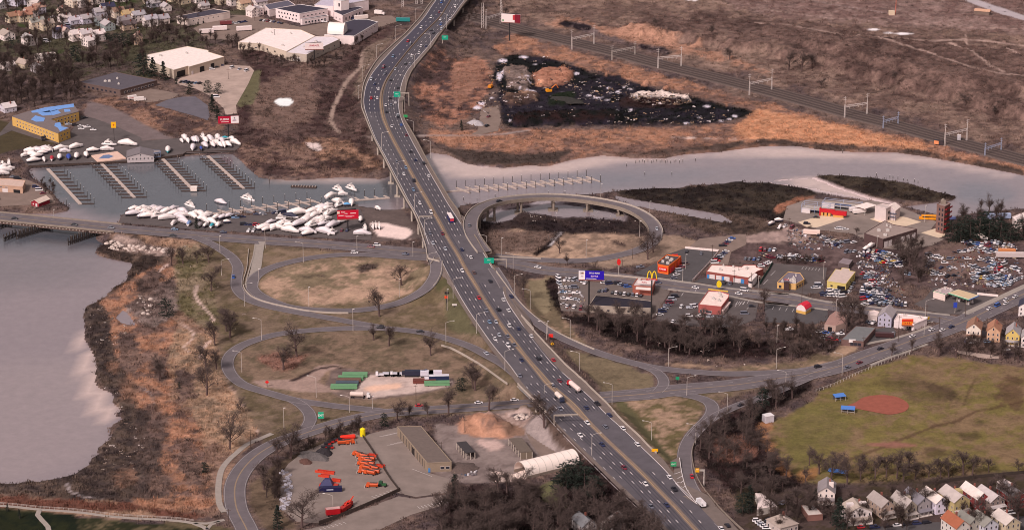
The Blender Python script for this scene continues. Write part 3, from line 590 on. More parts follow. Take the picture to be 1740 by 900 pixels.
RAMPS={'outer_loop_ramp':([(330,402.5,1.9),(352,411,1.3),(371,421,.9),(393,436,.6),(404,453,.46),(402,472,.46),(403,490,.46),(418,506,.46),(452,519,.46),(499,529,.46),(554.5,539,.46),(610,549,.46),(650,556,.46)],7.5),'inner_loop_ramp':([(727,405,10.8),(735,428,10),(741,448,9),(739,468,7),(723,490,4.5),(693,508,2),(660,519,.8),(610,526.5,.47),(554.5,527,.47),(499,522.6,.47),(465.6,513,.47),(437.8,499,.47),(427.5,486,.47),(433,471,.47),(449,459.7,.47),(476.7,449,.47),(515.6,440,.47),(554.5,434.5,.47),(596,432,.47),(640,433.5,.47),(700,438,.47),(726,439,.47)],8.0),'lower_loop_ramp':([(905,655,7.3),(881,638,7.0),(858,620,6.2),(835,607,4.5),(798,588,2),(760,575,.9),(721,565,.47),(665.6,558.5,.47),(610,557,.47),(554,559,.47),(513,562,.47),(471,567.5,.47),(438,576,.47),(410,587,.47),(392,601,.47),(386,617,.47),(391,633,.47),(404,647,.47),(423,657,.47),(467,670,.47),(495.6,678,.47),(524.5,683,.47),(582,690.6,.47),(626,695,.47),(657,699,.47)],7.6),'slip_road':([(496,678,.475),(512,687,.475),(525,701,.475),(527,714,.475),(519,728,.475)],7.5),'cut_through':([(442,410,.6),(438.5,430,.5),(435,455.6,.465),(429,475,.465)],6.5),'viaduct_ramp':([(823,428,10.2),(813,415,10.7),(803.5,400,11),(799.5,385,11),(803,368,11),(817,353,10.8),(846,342,10.4),(882,336.5,9.8),(920.5,334,9),(959,335,8),(997,338.6,7),(1035.5,345,6),(1069,354,5),(1094,366.7,3.6),(1110,382,2.2),(1114.5,398.6,1.2),(1106,413,.6),(1081.5,425.5,.5),(1048,434,.47),(1010,440.8,.47),(971.6,443,.47),(933,442,.47),(882,438.5,.47),(839,434,.47)],8.8),'north_exit_ramp':([(838,455,8.6),(853,478,6.8),(867,503,5.6),(886,526,4.4),(911,546,3),(933,562,1.6),(971.5,581,.6),(1024,601.5,.47),(1081,617.5,.47),(1122.5,625.5,.47),(1175,631,.47),(1240,634.5,.47),(1312,632.5,.47),(1370,628,.47),(1420,617,.47)],7.8),'branch_ramp':([(1092,621,.475),(1114,630,.475),(1126,642,.475),(1127,654,.475),(1117,665,.475)],7),'south_entry_ramp':([(1150,668,.465),(1180,673,.465),(1204,682,.465),(1211,696,.465),(1203,711,.465),(1181,733,.47),(1168,753,.6),(1163,773,.9),(1165,800,1.6),(1172,823,2.1),(1186,845,2.0),(1206,868,1.7),(1232,893,1.45),(1262,920,1.2)],8.0),'curved_side_ramp':([(1402,629,.48),(1372,642,.48),(1330,660,.48),(1288,677,.48),(1257,687,.48),(1219,704,.48),(1192,724,.49),(1176,742,.5)],7.0)}
RP={}
for nm,(px,wd)in RAMPS.items():
 o,p_=road(nm,px,wd,M_road if nm!='cut_through' else M_kerb,edges=nm not in('cut_through',));RP[nm]=(o,p_,wd)
 if nm=='viaduct_ramp':
  vi=[p for p in p_ if p[2]<=1.4];embank(vi,wd/2+.6,.5)
  up=[p for p in p_ if p[2]>1.4]
  for s in(1,-1):
   mb=MB();wall(mb,up,s*(wd/2+.2),.4,-1.5,.95);part('parapet',mb,M_conc if s>0 else M_cold,o)
  mb=MB();lo=offs(up,wd/2,-1.5);ro=offs(up,-wd/2,-1.5);ribbon(mb,lo,ro);part('girders',mb,M_cold,o)
  s=plen(up);d=30
  while d<s[-1]-12:
   p=at_s(up,s,d);q=at_s(up,s,d+1);dr=Vector((q[0]-p[0],q[1]-p[1])).normalized();nn=Vector((-dr.y,dr.x))
   mp=MB();a=Vector((p[0],p[1],p[2]-1.45));mp.beam(a-nn.to_3d()*4.2,a+nn.to_3d()*4.2,1.6,1.3)
   for t in(-3,3):mp.tube(a+nn.to_3d()*t-Vector((0,0,1.2)),(a.x+nn.x*t,a.y+nn.y*t,-3),.8,n=8)
   mp.box(a.x-3.4,a.x+3.4,a.y-3.4,a.y+3.4,-4,-.3)
   part('bridge_pier',mp,M_cold,o);d+=24
 else:
  q_=[p for p in p_ if not(nm=='inner_loop_ramp' and p[2]>8.9)]
  embank(q_,wd/2+.6,.5)
def kerb(name,px,w_=.5,h=.35,m=M_kerb,z=.35,label=None):
 p_=wpath(px,z);mb=MB();wall(mb,p_,0,w_,-.4,h);return struct(name,mb.mesh(name,m))
def barrier(px,label,h=.8,m=None,w_=.35,z=.4):
 p_=wpath(px,z);mb=MB();wall(mb,p_,0,w_,-.5,h);o=link('road_barrier',mb.mesh('road_barrier',m or M_conc));return tag(o,label,'barrier')
barrier([(422.5,423.6),(421,440),(419,458),(413,479),(416,492),(428,504),(448,512.5),(485,521.5),(527,529),(570,532),(592,532)],'long white concrete barrier curving between the two left loop ramps',z=.45)
kerb('kerb',T('J',[(265,55),(255,120),(225,220),(207,300),(212,320)]),.8,.3)
barrier([(843,461,8.4),(858,482,6.5),(871,500,5.5),(889,520,4.4),(903,533.5,3.4),(922,549,2.2),(941,562,1.2),(969,576,.6),(1010,594,.5)],'pale concrete barrier along outer edge of northern exit ramp')
barrier(T('s4',[(640,45),(800,215),(950,360)])[0:0]or[(885.5,536,5.4),(898,549,5.4),(907,559,5.6)],'short pale barrier end between highway and northern exit ramp')
barrier([(738,437,9.3),(734,446,9.0),(731,449,8.8)],'short pale barrier end at top of inner loop ramp')
barrier([(751.5,444,9.2),(751,455,8),(748,468,6.8),(742,480,5.5),(736,487,4.6)],'white kerbed barrier on outer edge of inner loop ramp beside the highway gore')
barrier([(862,652,6.9),(845,640,5.6),(820,622,3.6),(790,604,1.6),(765,591,.8),(750,587,.5)],'pale concrete barrier below lower loop ramp as it climbs to highway')
barrier(T('G',[(200,805),(350,812),(545,822)]),'low concrete barrier beside avenue under viaduct loop')
barrier(T('L',[(330,252),(450,262),(620,275),(850,300)]),'low white retaining wall along avenue behind blue billboard',h=1.1)
barrier([(1183,745),(1176,765),(1177,785),(1183,807),(1194,828),(1206,843),(1222,862),(1243,883),(1262,900),(1290,925)],'dark guard rail along outside of south entry ramp',m=M_cold,z=1.4,h=.8)
mb=MB()
def pline(px,z,wd):band(mb,wpath(px,z),0,wd,.07)
pline([(1154.7,777),(1158,800),(1164,824),(1171,837),(1185,856)],2.35,.35);pline([(1120,789),(1135,804),(1152,825),(1170,844),(1185,856)],2.3,.35)
for q in(T('s6',[(560,460),(650,485),(730,455)]),T('s6',[(620,520),(690,540),(745,510)]),T('s6',[(680,590),(725,598),(755,572)]),T('s6',[(735,645),(755,655),(780,640)]),T('s6',[(800,700),(815,705),(820,690)])):pline(q,2.35,.4)
part('gore_markings',mb,M_white,highway)
mb=MB()
for pl,z in(([(1140,783),(1154,775),(1160,805),(1168,830),(1184,856),(1160,842),(1135,806)],2.1),([(1118,783),(1140,783),(1135,806),(1160,842),(1130,806)],2.1)):
 mb.face([P(u,v,z)for u,v in pl])
g_=struct('gore_paving',mb.mesh('gore_paving',M_sh))
mb=MB();mb.face([P(u,v,z)for u,v,z in((752,446,9.0),(760,463,8.0),(772,484,6.2),(778,498,5.8),(764,500,3.5),(750,492,3.4),(738,486,4.4),(748,468,6.5))]);struct('gore_paving',mb.mesh('gore_paving',M_sh))
mb=MB();mb.face([P(u,v,z)for u,v,z in((880,530,5.1),(870,510,5.4),(858,492,6.0),(866,497,5.7),(884,520,4.6),(900,540,4.2),(905,556,5.4))]);struct('gore_paving',mb.mesh('gore_paving',M_sh))
mb=MB();mb.face([P(u,v,11.0)for u,v in((779,362),(788,381),(797,402),(797,390),(795,372))]);struct('gore_paving',mb.mesh('gore_paving',M_sh))
def walk(px,wd,m=M_kerb,z=.5,nm='pavement'):
 p_=wpath(px,z);mb=MB();ribbon(mb,offs(p_,wd/2),offs(p_,-wd/2));ribbon(mb,offs(p_,wd/2,-.3),offs(p_,wd/2));ribbon(mb,offs(p_,-wd/2),offs(p_,-wd/2,-.3))
 embank(p_,wd/2+.3,.5,gap=.2);return struct(nm,mb.mesh(nm,m))
walk(T('L',[(850,283),(1100,317),(1300,347),(1480,366),(1722,392)]),2.6);walk(T('L',[(920,355),(1100,378),(1300,397),(1500,437),(1722,462)]),2.4)
walk(T('M',[(0,387),(180,388),(300,418),(440,443),(620,461),(760,480),(860,492),(1080,512),(1230,528)]),2.6);walk(T('M',[(0,445),(160,462),(330,482),(420,492)]),2.2)
walk(T('M',[(600,735),(740,705),(860,682),(1000,640),(1100,600)]),2.6);walk(T('M',[(1330,520),(1500,440),(1620,385),(1760,320)]),4.5);walk(T('M',[(700,860),(850,800),(960,765),(1080,720)]),2)
walk(T('N',[(1225,800),(1200,760),(1192,690),(1197,620),(1212,565),(1245,520),(1300,470),(1350,430),(1420,400),(1485,372)]),3.2);
walk(T('N',[(-60,765),(0,765),(90,772),(210,785),(330,793),(450,803),(590,822),(720,833),(860,840),(980,848),(1060,860),(1130,862),(1190,850),(1225,842)]),2.2,z=.6)
walk(T('N',[(215,790),(205,815),(230,845),(262,880),(268,910)]),2.6,z=.6);walk(T('N',[(1060,862),(1110,880),(1130,895),(1125,920)]),2.5,z=.6);walk(T('N',[(1130,895),(1150,870),(1200,850)]),2,z=.6)
walk(T('L',[(0,-5),(50,-2),(90,2)]),.3)if False else None
p_=wpath(T('N',[(-60,758),(0,758),(90,765),(210,778),(330,786),(450,796),(590,815),(720,826),(860,833),(980,841),(1060,853)]),.6);mb=MB()
wall(mb,p_,0,.1,1.0,1.1);wall(mb,p_,0,.08,.5,.56);s=plen(p_);d=0
while d<s[-1]:q=at_s(p_,s,d);mb.box(q[0]-.07,q[0]+.07,q[1]-.07,q[1]+.07,q[2]-.5,q[2]+1.1);d+=2.5
tag(link('railing',mb.mesh('railing',M_galv)),'long pale railing between waterfront path and brown marsh at lower left','railing')
def lot(name,px,m,z=.46,hard=None):
 poly=[P(u,v,z)for u,v in px];mb=MB();mb.face(poly)
 me=mb.mesh(name,m);o=struct(name,me)
 xs=[p.x for p in poly];ys=[p.y for p in poly];sl_=near(min(xs)-4,max(xs)+4,min(ys)-4,max(ys)+4)
 x,y=GX[sl_],GY[sl_];ins=np.zeros(x.shape,bool);n=len(poly);dmin=np.full(x.shape,99.)
 for i in range(n):
  a,b=poly[i],poly[(i+1)%n]
  c=((a.y<=y)!=(b.y<=y));xx=a.x+(y-a.y)/((b.y-a.y)or 1e-9)*(b.x-a.x);ins^=c&(x<xx)
  t=np.clip(((x-a.x)*(b.x-a.x)+(y-a.y)*(b.y-a.y))/((b-a).length_squared or 1),0,1)
  dmin=np.minimum(dmin,np.hypot(x-a.x-t*(b.x-a.x),y-a.y-t*(b.y-a.y)))
 GH[sl_]=np.where(ins|(dmin<3),np.minimum(GH[sl_],z-.16),GH[sl_]);GH[sl_]=np.where(ins|(dmin<2),np.maximum(GH[sl_],-.2),GH[sl_])
 if px is not None:NOVEG.append((poly,))
 return o
NOVEG=[]
A1=mat('lot_asphalt',(94,84,84),.9,.2,.1);A2=mat('grey_lot_asphalt',(104,97,106),.9,.12,.15);A3=mat('pale_concrete',(178,154,144),.9,.2,.08)
A4=mat('brown_gravel',(132,112,104),.95,.14,.15);A5=mat('yard_asphalt',(136,120,114),.9,.2,.07);A6=mat('light_concrete',(218,192,168),.9,.08,.2)
A7=mat('dark_lot_asphalt',(84,78,80),.9,.12,.15)
lot('yard_paving',T('A',[(1165,545),(1200,520),(1490,432),(1660,440),(1690,470),(1650,560),(1570,700),(1575,755),(1500,765),(1490,725),(1400,640),(1300,590),(1180,560)]),A3)
lot('car_park',T('A',[(1030,700),(1110,665),(1200,645),(1300,642),(1380,700),(1395,770),(1380,800),(1290,770)]),A2)
lot('car_park',T('A',[(800,650),(1000,590),(1100,605),(1190,625),(1150,655),(1000,682),(900,670)]),A4)
lot('yard_paving',T('B',[(-120,110),(0,100),(120,105),(270,140),(430,180),(610,150),(850,130),(930,110),(1040,105),(1090,140),(1000,170),(940,190),(760,300),(560,240),(420,205),(200,190),(20,270),(-200,260),(-280,190)]),A4)
lot('car_park',[(-10,236),(20,222),(60,235),(100,245),(130,250),(160,246),(240,241),(240,234),(200,216),(160,201),(138,196),(120,225),(98,236),(40,214),(18,206)],A1)
lot('boat_yard_paving',T('E',[(130,262),(200,225),(330,195),(560,180),(800,165),(1200,135),(1560,120),(1600,190),(1560,225),(1240,238),(1060,262),(850,285),(190,318)]),A1,.5)
lot('boat_yard_paving',[(202,379),(206,369),(218,356),(255,354),(301,359),(358,370),(399,368),(440,364),(466,361),(527,355),(560,351),(603,348),(611,352),(632,400),(630,408),(560,405),(440,396),(330,390),(270,384)],A1,.5)
lot('shop_yard',T('E',[(0,405),(150,400),(250,440),(330,500),(370,560),(200,580),(0,590)]),A4)
lot('car_park',T('L',[(185,285),(320,300),(660,330),(860,340),(935,372),(820,545),(400,515),(210,500),(190,420)]),mat('car_lot_asphalt',(112,98,94),.9,.12,.15))
lot('car_park',T('L',[(690,252),(850,180),(900,130),(1045,80),(1240,108),(1225,160),(1070,308),(940,285),(760,265)]),A7)
lot('car_park',T('L',[(935,382),(1010,372),(1180,388),(1420,415),(1520,450),(1500,560),(1360,610),(1100,605),(830,565),(870,495)]),A1)
lot('car_park',T('L',[(1085,305),(1180,275),(1290,300),(1450,325),(1480,360),(1300,342)]),A7)
lot('gravel_lot',T('L',[(1060,75),(1130,20),(1440,-10),(1440,60),(1340,110),(1320,190),(1190,210),(1250,110)]),A4)
lot('car_park',T('H',[(260,735),(370,600),(480,610),(660,625),(640,760),(545,772),(470,760),(385,752)]),A1)
lot('car_park',T('M',[(0,452),(330,487),(415,500),(420,560),(330,590),(0,575)]),A7)
lot('yard_paving',T('H',[(440,290),(560,250),(700,255),(940,265),(1050,290),(1260,375),(1210,440),(1300,470),(1230,505),(1100,530),(970,520),(800,440),(620,420),(520,390),(420,365)]),A5)
A6b=lot('concrete_pad',T('h1',[(140,410),(540,300),(830,355),(820,365),(420,490),(250,480)]),A6,.5)
lot('concrete_pad',T('h1',[(1200,365),(1290,340),(1600,320),(1740,340),(1960,410),(1740,470),(1500,460),(1350,415)]),A6,.5)
lot('concrete_pad',T('h2',[(340,565),(520,510),(640,570),(640,610),(560,630)]),A6,.5)
lot('fuel_station_forecourt',T('M',[(990,455),(1060,420),(1120,345),(1440,375),(1560,400),(1480,450),(1320,525),(1200,520),(1080,500)]),A1)
lot('car_park',T('M',[(730,620),(850,605),(870,640),(860,680),(640,735),(720,650)]),A7)
lot('contractor_yard',T('O',[(332,770),(335,600),(345,560),(380,510),(470,440),(620,375),(760,330),(810,345),(1020,295),(1110,440),(1200,560),(1330,600),(1310,680),(1130,705),(1020,680),(760,780),(580,860),(430,850),(370,800)]),A5)
lot('car_park',T('O',[(440,905),(600,870),(780,790),(1030,700),(1130,715),(1310,690),(1330,740),(1100,810),(900,905),(800,980),(440,980)]),A5)
lot('gravel_road',T('r1',[(640,150),(700,140),(760,200),(880,330),(860,360),(770,370),(690,260)]),A4)
lot('residential_street',[(1440,905),(1500,893),(1570,887),(1621,885),(1740,876),(1760,876),(1760,905),(1640,915),(1500,925)],A7)
lot('side_yard',T('C',[(0,790),(40,770),(60,640),(160,620),(180,700),(160,770),(60,790)]),A4)
lot('patch_of_snowy_concrete',T('m2',[(0,730),(40,735),(500,800),(495,830),(330,825),(60,770)]),A3)
infield=lot('infield',[(u,v)for u,v,_ in smooth([q+(0,)for q in T('Q',[(868,256),(910,240),(950,216),(1030,204),(1110,213),(1160,238),(1172,262),(1150,286),(1080,300),(1000,288),(920,272),(868,256)])],3)],mat('infield_clay',(150,84,70),.95,.12,.3),.5)
mb=MB()
def stalls(t,a,b,n,dv,z=.5):
 a,b=T(t,a),T(t,b)
 for i in range(n+1):
  u,v=a[0]+(b[0]-a[0])*i/n,a[1]+(b[1]-a[1])*i/n
  p,q=P(u,v,z),P(u+dv[0],v+dv[1],z);band(mb,[tuple(p),tuple(q)],0,.2,.01)
stalls('O',(915,350),(1000,330),4,(14,-2));stalls('O',(960,400),(1040,380),4,(12,-1));stalls('O',(1110,540),(1190,570),4,(10,4));stalls('O',(560,890),(700,850),6,(6,3));stalls('O',(1140,760),(1300,725),8,(5,4))
stalls('O',(870,700),(980,665),5,(12,5));stalls('l1',(880,620),(970,510),1,(8,-8));stalls('l1',(1390,400),(1600,420),5,(-3,4));stalls('k6',(830,470),(960,470),3,(-4,5));stalls('k6',(880,720),(1000,620),1,(5,-5));stalls('L',(1010,400),(1100,370),1,(3,-5));stalls('L',(1380,450),(1460,430),3,(-4,6));stalls('M',(60,470),(280,500),5,(-3,5))
struct('parking_lines',mb.mesh('parking_lines',M_white))
RAIL=[(700,6),(760,18),(829,35),(887,51),(973,71),(1048,89),(1118,108),(1204,129),(1300,153),(1373,172.5),(1440,191.5),(1507,208.5),(1573,226.7),(1640,245),(1740,271.7),(1860,303)]
M_bal=mat('ballast',(100,84,80),.95,.18,.6);M_railm=mat('rail_steel',(72,60,60),.5)
rp=wpath(RAIL,1.4);mb=MB();ribbon(mb,offs(rp,11),offs(rp,-11));ribbon(mb,offs(rp,13,-1),offs(rp,11));ribbon(mb,offs(rp,-11),offs(rp,-13,-1));embank(rp,11.5,.5,gap=.3)
railway=struct('railway_bed',mb.mesh('railway_bed',M_bal));mb=MB()
for c in(-7.4,-2.6,2.6,7.4):
 mb.cm=0;band(mb,rp,c,2.7,.05);mb.cm=1
 for g in(-.75,.75):wall(mb,rp,c+g,.16,.05,.28)
part('railway_tracks',mb,[mat('sleepers',(84,70,66),.95,.2,1.5),M_railm],railway)
GH[:]=np.maximum(GH,BERM)
apply_cuts()
u_,v_=proj(GX,GY,4.0);z_=np.interp(v_,zt,zz_)
for _ in range(3):u_,v_=proj(GX,GY,z_);z_=np.interp(v_,zt,zz_)
uL,uR=np.interp(v_,hv,[h[1]for h in HW]),np.interp(v_,hv,[h[6]for h in HW])
under=(u_>uL-3)&(u_<uR+3)&(v_>-60)&(v_<970)
brg=under&(((v_>206)&(v_<445))|((v_>658)&(v_<697)))
GH[:]=np.where(under,np.minimum(GH,z_-.4),GH);GH[:]=np.where(brg,np.minimum(GH,.3),GH)
def build_ground():
 ny,nx=GX.shape;ver=np.stack([GX,GY,GH],-1).reshape(-1,3)
 idx=np.arange(ny*nx).reshape(ny,nx);q=np.stack([idx[:-1,:-1],idx[:-1,1:],idx[1:,1:],idx[1:,:-1]],-1).reshape(-1,4)
 far=[(-30000,-8000),(30000,-8000),(30000,60000),(-30000,60000)]
 ver=np.vstack([ver,np.array([(x,y,.3)for x,y in far])]);nv=ny*nx
 me=bpy.data.meshes.new('ground');bott=list(idx[0]);right=list(idx[:,-1]);top=list(idx[-1][::-1]);left=list(idx[:,0][::-1])
 extra=[]
 for row,(a,b)in((bott,(0,1)),(right,(1,2)),(top,(2,3)),(left,(3,0))):
  h=len(row)//2
  for i in range(len(row)-1):extra.append((int(row[i+1]),int(row[i]),nv+(a if i<h else b)))
  extra.append((int(row[h]),nv+a,nv+b))
 nq=len(q);me.vertices.add(len(ver));me.vertices.foreach_set('co',ver.ravel())
 nl=nq*4+len(extra)*3;me.loops.add(nl)
 li=np.concatenate([q.ravel(),np.array(extra).ravel()]);me.loops.foreach_set('vertex_index',li.astype(np.int32))
 me.polygons.add(nq+len(extra));st=np.concatenate([np.arange(nq)*4,nq*4+np.arange(len(extra))*3]);me.polygons.foreach_set('loop_start',st.astype(np.int32))
 me.polygons.foreach_set('use_smooth',np.ones(nq+len(extra),bool))
 me.update();me.validate()
 at=me.color_attributes.new('cover','FLOAT_COLOR','POINT');c=np.vstack([GC.reshape(-1,4),np.tile(np.array(alb((118,96,84))+(1,)),(4,1))]);at.data.foreach_set('color',c.ravel().astype(np.float32))
 m=bpy.data.materials.new('ground_cover');m.use_nodes=True;n=m.node_tree.nodes;l=m.node_tree.links;b=n['Principled BSDF'];b.inputs['Roughness'].default_value=.95;b.inputs['Specular IOR Level'].default_value=.15
 vc=n.new('ShaderNodeVertexColor');vc.layer_name='cover';tc=n.new('ShaderNodeTexCoord')
 def nz(sc,det,ro=.6):
  x=n.new('ShaderNodeTexNoise');x.inputs['Scale'].default_value=sc;x.inputs['Detail'].default_value=det;x.inputs['Roughness'].default_value=ro;l.new(tc.outputs['Object'],x.inputs['Vector']);return x.outputs['Fac']
 def math_(op,a,b_):
  x=n.new('ShaderNodeMath');x.operation=op
  for i,q_ in enumerate((a,b_)):
   if isinstance(q_,(int,float)):x.inputs[i].default_value=q_
   else:l.new(q_,x.inputs[i])
  return x.outputs[0]
 f=nz(.5,5,.75);md=nz(.11,5,.65);lg=nz(.03,3)
 s_=math_('ADD',math_('MULTIPLY',math_('SUBTRACT',f,.5),1.6),math_('ADD',math_('MULTIPLY',math_('SUBTRACT',md,.5),2.2),math_('MULTIPLY',math_('SUBTRACT',lg,.5),.7)))
 amp=math_('ADD',math_('MULTIPLY',vc.outputs['Alpha'],.85),.18)
 fac=math_('ADD',1.0,math_('MULTIPLY',s_,amp));fac=math_('MAXIMUM',fac,.25)
 vm=n.new('ShaderNodeVectorMath');vm.operation='SCALE';l.new(vc.outputs['Color'],vm.inputs[0]);l.new(fac,vm.inputs['Scale']);l.new(vm.outputs[0],b.inputs['Base Color'])
 bp=n.new('ShaderNodeBump');bp.inputs['Distance'].default_value=.8;l.new(math_('MULTIPLY',vc.outputs['Alpha'],.9),bp.inputs['Strength']);l.new(math_('ADD',f,md),bp.inputs['Height']);l.new(bp.outputs[0],b.inputs['Normal'])
 me.materials.append(m);return struct('ground',me)
build_ground()
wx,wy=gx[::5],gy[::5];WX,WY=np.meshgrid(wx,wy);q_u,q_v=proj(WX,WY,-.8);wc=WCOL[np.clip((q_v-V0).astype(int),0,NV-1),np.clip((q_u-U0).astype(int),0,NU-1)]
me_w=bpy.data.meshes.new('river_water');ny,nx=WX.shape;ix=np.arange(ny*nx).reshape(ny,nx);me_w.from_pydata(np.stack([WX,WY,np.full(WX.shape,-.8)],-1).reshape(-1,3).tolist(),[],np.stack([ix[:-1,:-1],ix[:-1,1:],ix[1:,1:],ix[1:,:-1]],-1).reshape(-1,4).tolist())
a_=me_w.color_attributes.new('silt_reflection','FLOAT_COLOR','POINT');a_.data.foreach_set('color',np.concatenate([wc.reshape(-1,3),np.ones((ny*nx,1))],1).ravel().astype(np.float32))  # per-vertex water colour: shallow silt plus painted-in dark reflections
wm=bpy.data.materials.new('tidal_water');wm.use_nodes=True;n=wm.node_tree.nodes;l=wm.node_tree.links;b=n['Principled BSDF']
b.inputs['Base Color'].default_value=(.17,.135,.14,1);b.inputs['Roughness'].default_value=.06;b.inputs['IOR'].default_value=1.5
tc=n.new('ShaderNodeTexCoord');z1=n.new('ShaderNodeTexNoise');z1.inputs['Scale'].default_value=.35;z1.inputs['Detail'].default_value=6;z1.inputs['Roughness'].default_value=.7;l.new(tc.outputs['Object'],z1.inputs['Vector'])
bp=n.new('ShaderNodeBump');bp.inputs['Strength'].default_value=.35;bp.inputs['Distance'].default_value=.3;l.new(z1.outputs['Fac'],bp.inputs['Height']);l.new(bp.outputs[0],b.inputs['Normal'])
z2=n.new('ShaderNodeTexNoise');z2.inputs['Scale'].default_value=.16;z2.inputs['Detail'].default_value=8;z2.inputs['Roughness'].default_value=.75;l.new(tc.outputs['Object'],z2.inputs['Vector'])
mr=n.new('ShaderNodeMapRange');mr.inputs[3].default_value=.88;mr.inputs[4].default_value=1.12;mr.inputs[1].default_value=.25;mr.inputs[2].default_value=.75;l.new(z2.outputs['Fac'],mr.inputs[0]);vc=n.new('ShaderNodeVertexColor');vc.layer_name='silt_reflection'
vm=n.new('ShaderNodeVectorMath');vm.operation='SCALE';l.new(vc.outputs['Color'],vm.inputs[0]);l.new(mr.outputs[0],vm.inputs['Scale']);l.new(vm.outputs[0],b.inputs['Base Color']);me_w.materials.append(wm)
water=struct('river_water',me_w)
#landmarks for labels
for t,u,v,s in[('X',1215,512,'the flat-roofed burger restaurant'),('X',1137,450,'the orange restaurant'),('X',1110,470,'the yellow arches sign'),('X',1008,468,'the blue billboard'),('X',1095,490,'the brick store'),('X',1050,515,'the long black roof'),('X',1248,465,'the brick repair garage'),('X',1340,478,'the tan drive-in restaurant'),('X',1428,472,'the yellow garage'),('X',1362,520,'the red-roofed shed'),('X',1500,540,'the grey gabled house'),('X',1548,545,'the orange wall billboard'),('X',1458,570,'the grey-roofed roadside store'),('X',1622,500,'the fuel station'),('X',1605,370,'the brick training tower'),('X',1504,362,'the concrete burn building'),('X',1520,395,'the brown flat-roofed garage'),('X',1400,370,'the red training prop'),('X',1472,352,'the white canopy shelter'),('X',767,372,'the bus'),('X',975,658,'the red-cab tanker'),('X',950,680,'the silver-grey tanker'),('X',1191,858,'the white dump truck'),('X',958,715,'the empty highway gantry'),('X',758,62,'the upper green sign'),('X',676,158,'the middle green sign'),('X',842,447,'the lower green sign'),('X',722,378,'the grey sign arm'),('X',800,400,'the viaduct loop start'),('X',960,334,'the viaduct loop top'),('X',1115,395,'the viaduct loop bend'),('X',850,497,'the exit ramp nose'),('X',938,580,'the yellow diamond sign'),('X',1145,788,'the small green ramp sign'),('X',745,445,'the inner loop nose'),('X',640,525,'the inner loop bottom'),('X',430,490,'the two-loop barrier'),('X',400,600,'the lower loop bend'),('X',545,706,'the green exit sign'),('X',616,733,'the yellow tank'),('X',735,765,'the brown flat-roofed depot'),('X',792,765,'the open black shed'),('X',820,725,'the orange dirt pile'),('X',930,790,'the white salt dome'),('X',878,765,'the brown storage shed'),('X',578,868,'the red loader row'),('X',625,790,'the orange truck row'),('X',560,820,'the dark blue hopper'),('X',600,645,'the green steel beams'),('X',740,640,'the white trailers'),('X',213,537,'the marsh pond'),('X',300,530,'the dark evergreen bush'),('X',30,885,'the waterfront lawn'),('X',370,870,'the waterfront path end'),('X',80,210,'the yellow motel'),('X',194,215,'the yellow motel sign'),('X',389,205,'the red-and-white billboard'),('X',240,262,'the marina clubhouse'),('X',200,140,'the low dark-roofed building'),('X',315,100,'the white-roofed warehouse'),('X',470,68,'the big white warehouse'),('X',525,82,'the white billboard'),('X',600,50,'the white vaulted shed'),('X',512,25,'the white two-storey factory'),('X',340,30,'the long black-roofed block'),('X',592,363,'the red billboard'),('X',62,343,'the red waterside shed'),('X',20,310,'the brown waterside shop'),('X',868,32,'the railway billboard'),('X',930,155,'the yellow excavator'),('X',820,200,'the mulch yard entrance'),('X',1490,686,'the baseball infield'),('X',1303,711,'the white park box'),('X',1440,693,'the blue dugout roof'),('X',1423,804,'the blue park shelter'),('X',1405,840,'the white porch house'),('X',1290,855,'the white-roofed cottage'),('X',1480,865,'the wide twin-gabled house'),('X',1635,850,'the tan wide house'),('X',1680,850,'the red-sided house'),('X',1665,570,'the white wooden house'),('X',1685,570,'the peach wooden house'),('X',1722,572,'the yellow wooden house'),('X',1560,330,'the marsh island tip'),('X',1180,95,'the third railway gantry'),('X',1630,225,'the last railway gantry'),('X',990,58,'the second railway gantry'),('X',700,15,'the highway at the top edge'),('X',1225,890,'the bottom edge of highway'),('X',1010,770,'the lower gantry-side lamps'),('X',1380,625,'the park road merge'),('X',1600,560,'the road junction'),('X',905,460,'the avenue underpass'),('X',60,372,'the left road bridge'),('X',235,432,'the stony bridge abutment'),('X',630,640,'the steel beam yard'),('X',1290,560,'the roadside thicket'),('X',20,40,'the top left house rows'),('X',130,160,'the motel woods')]:lm(u,v,s)
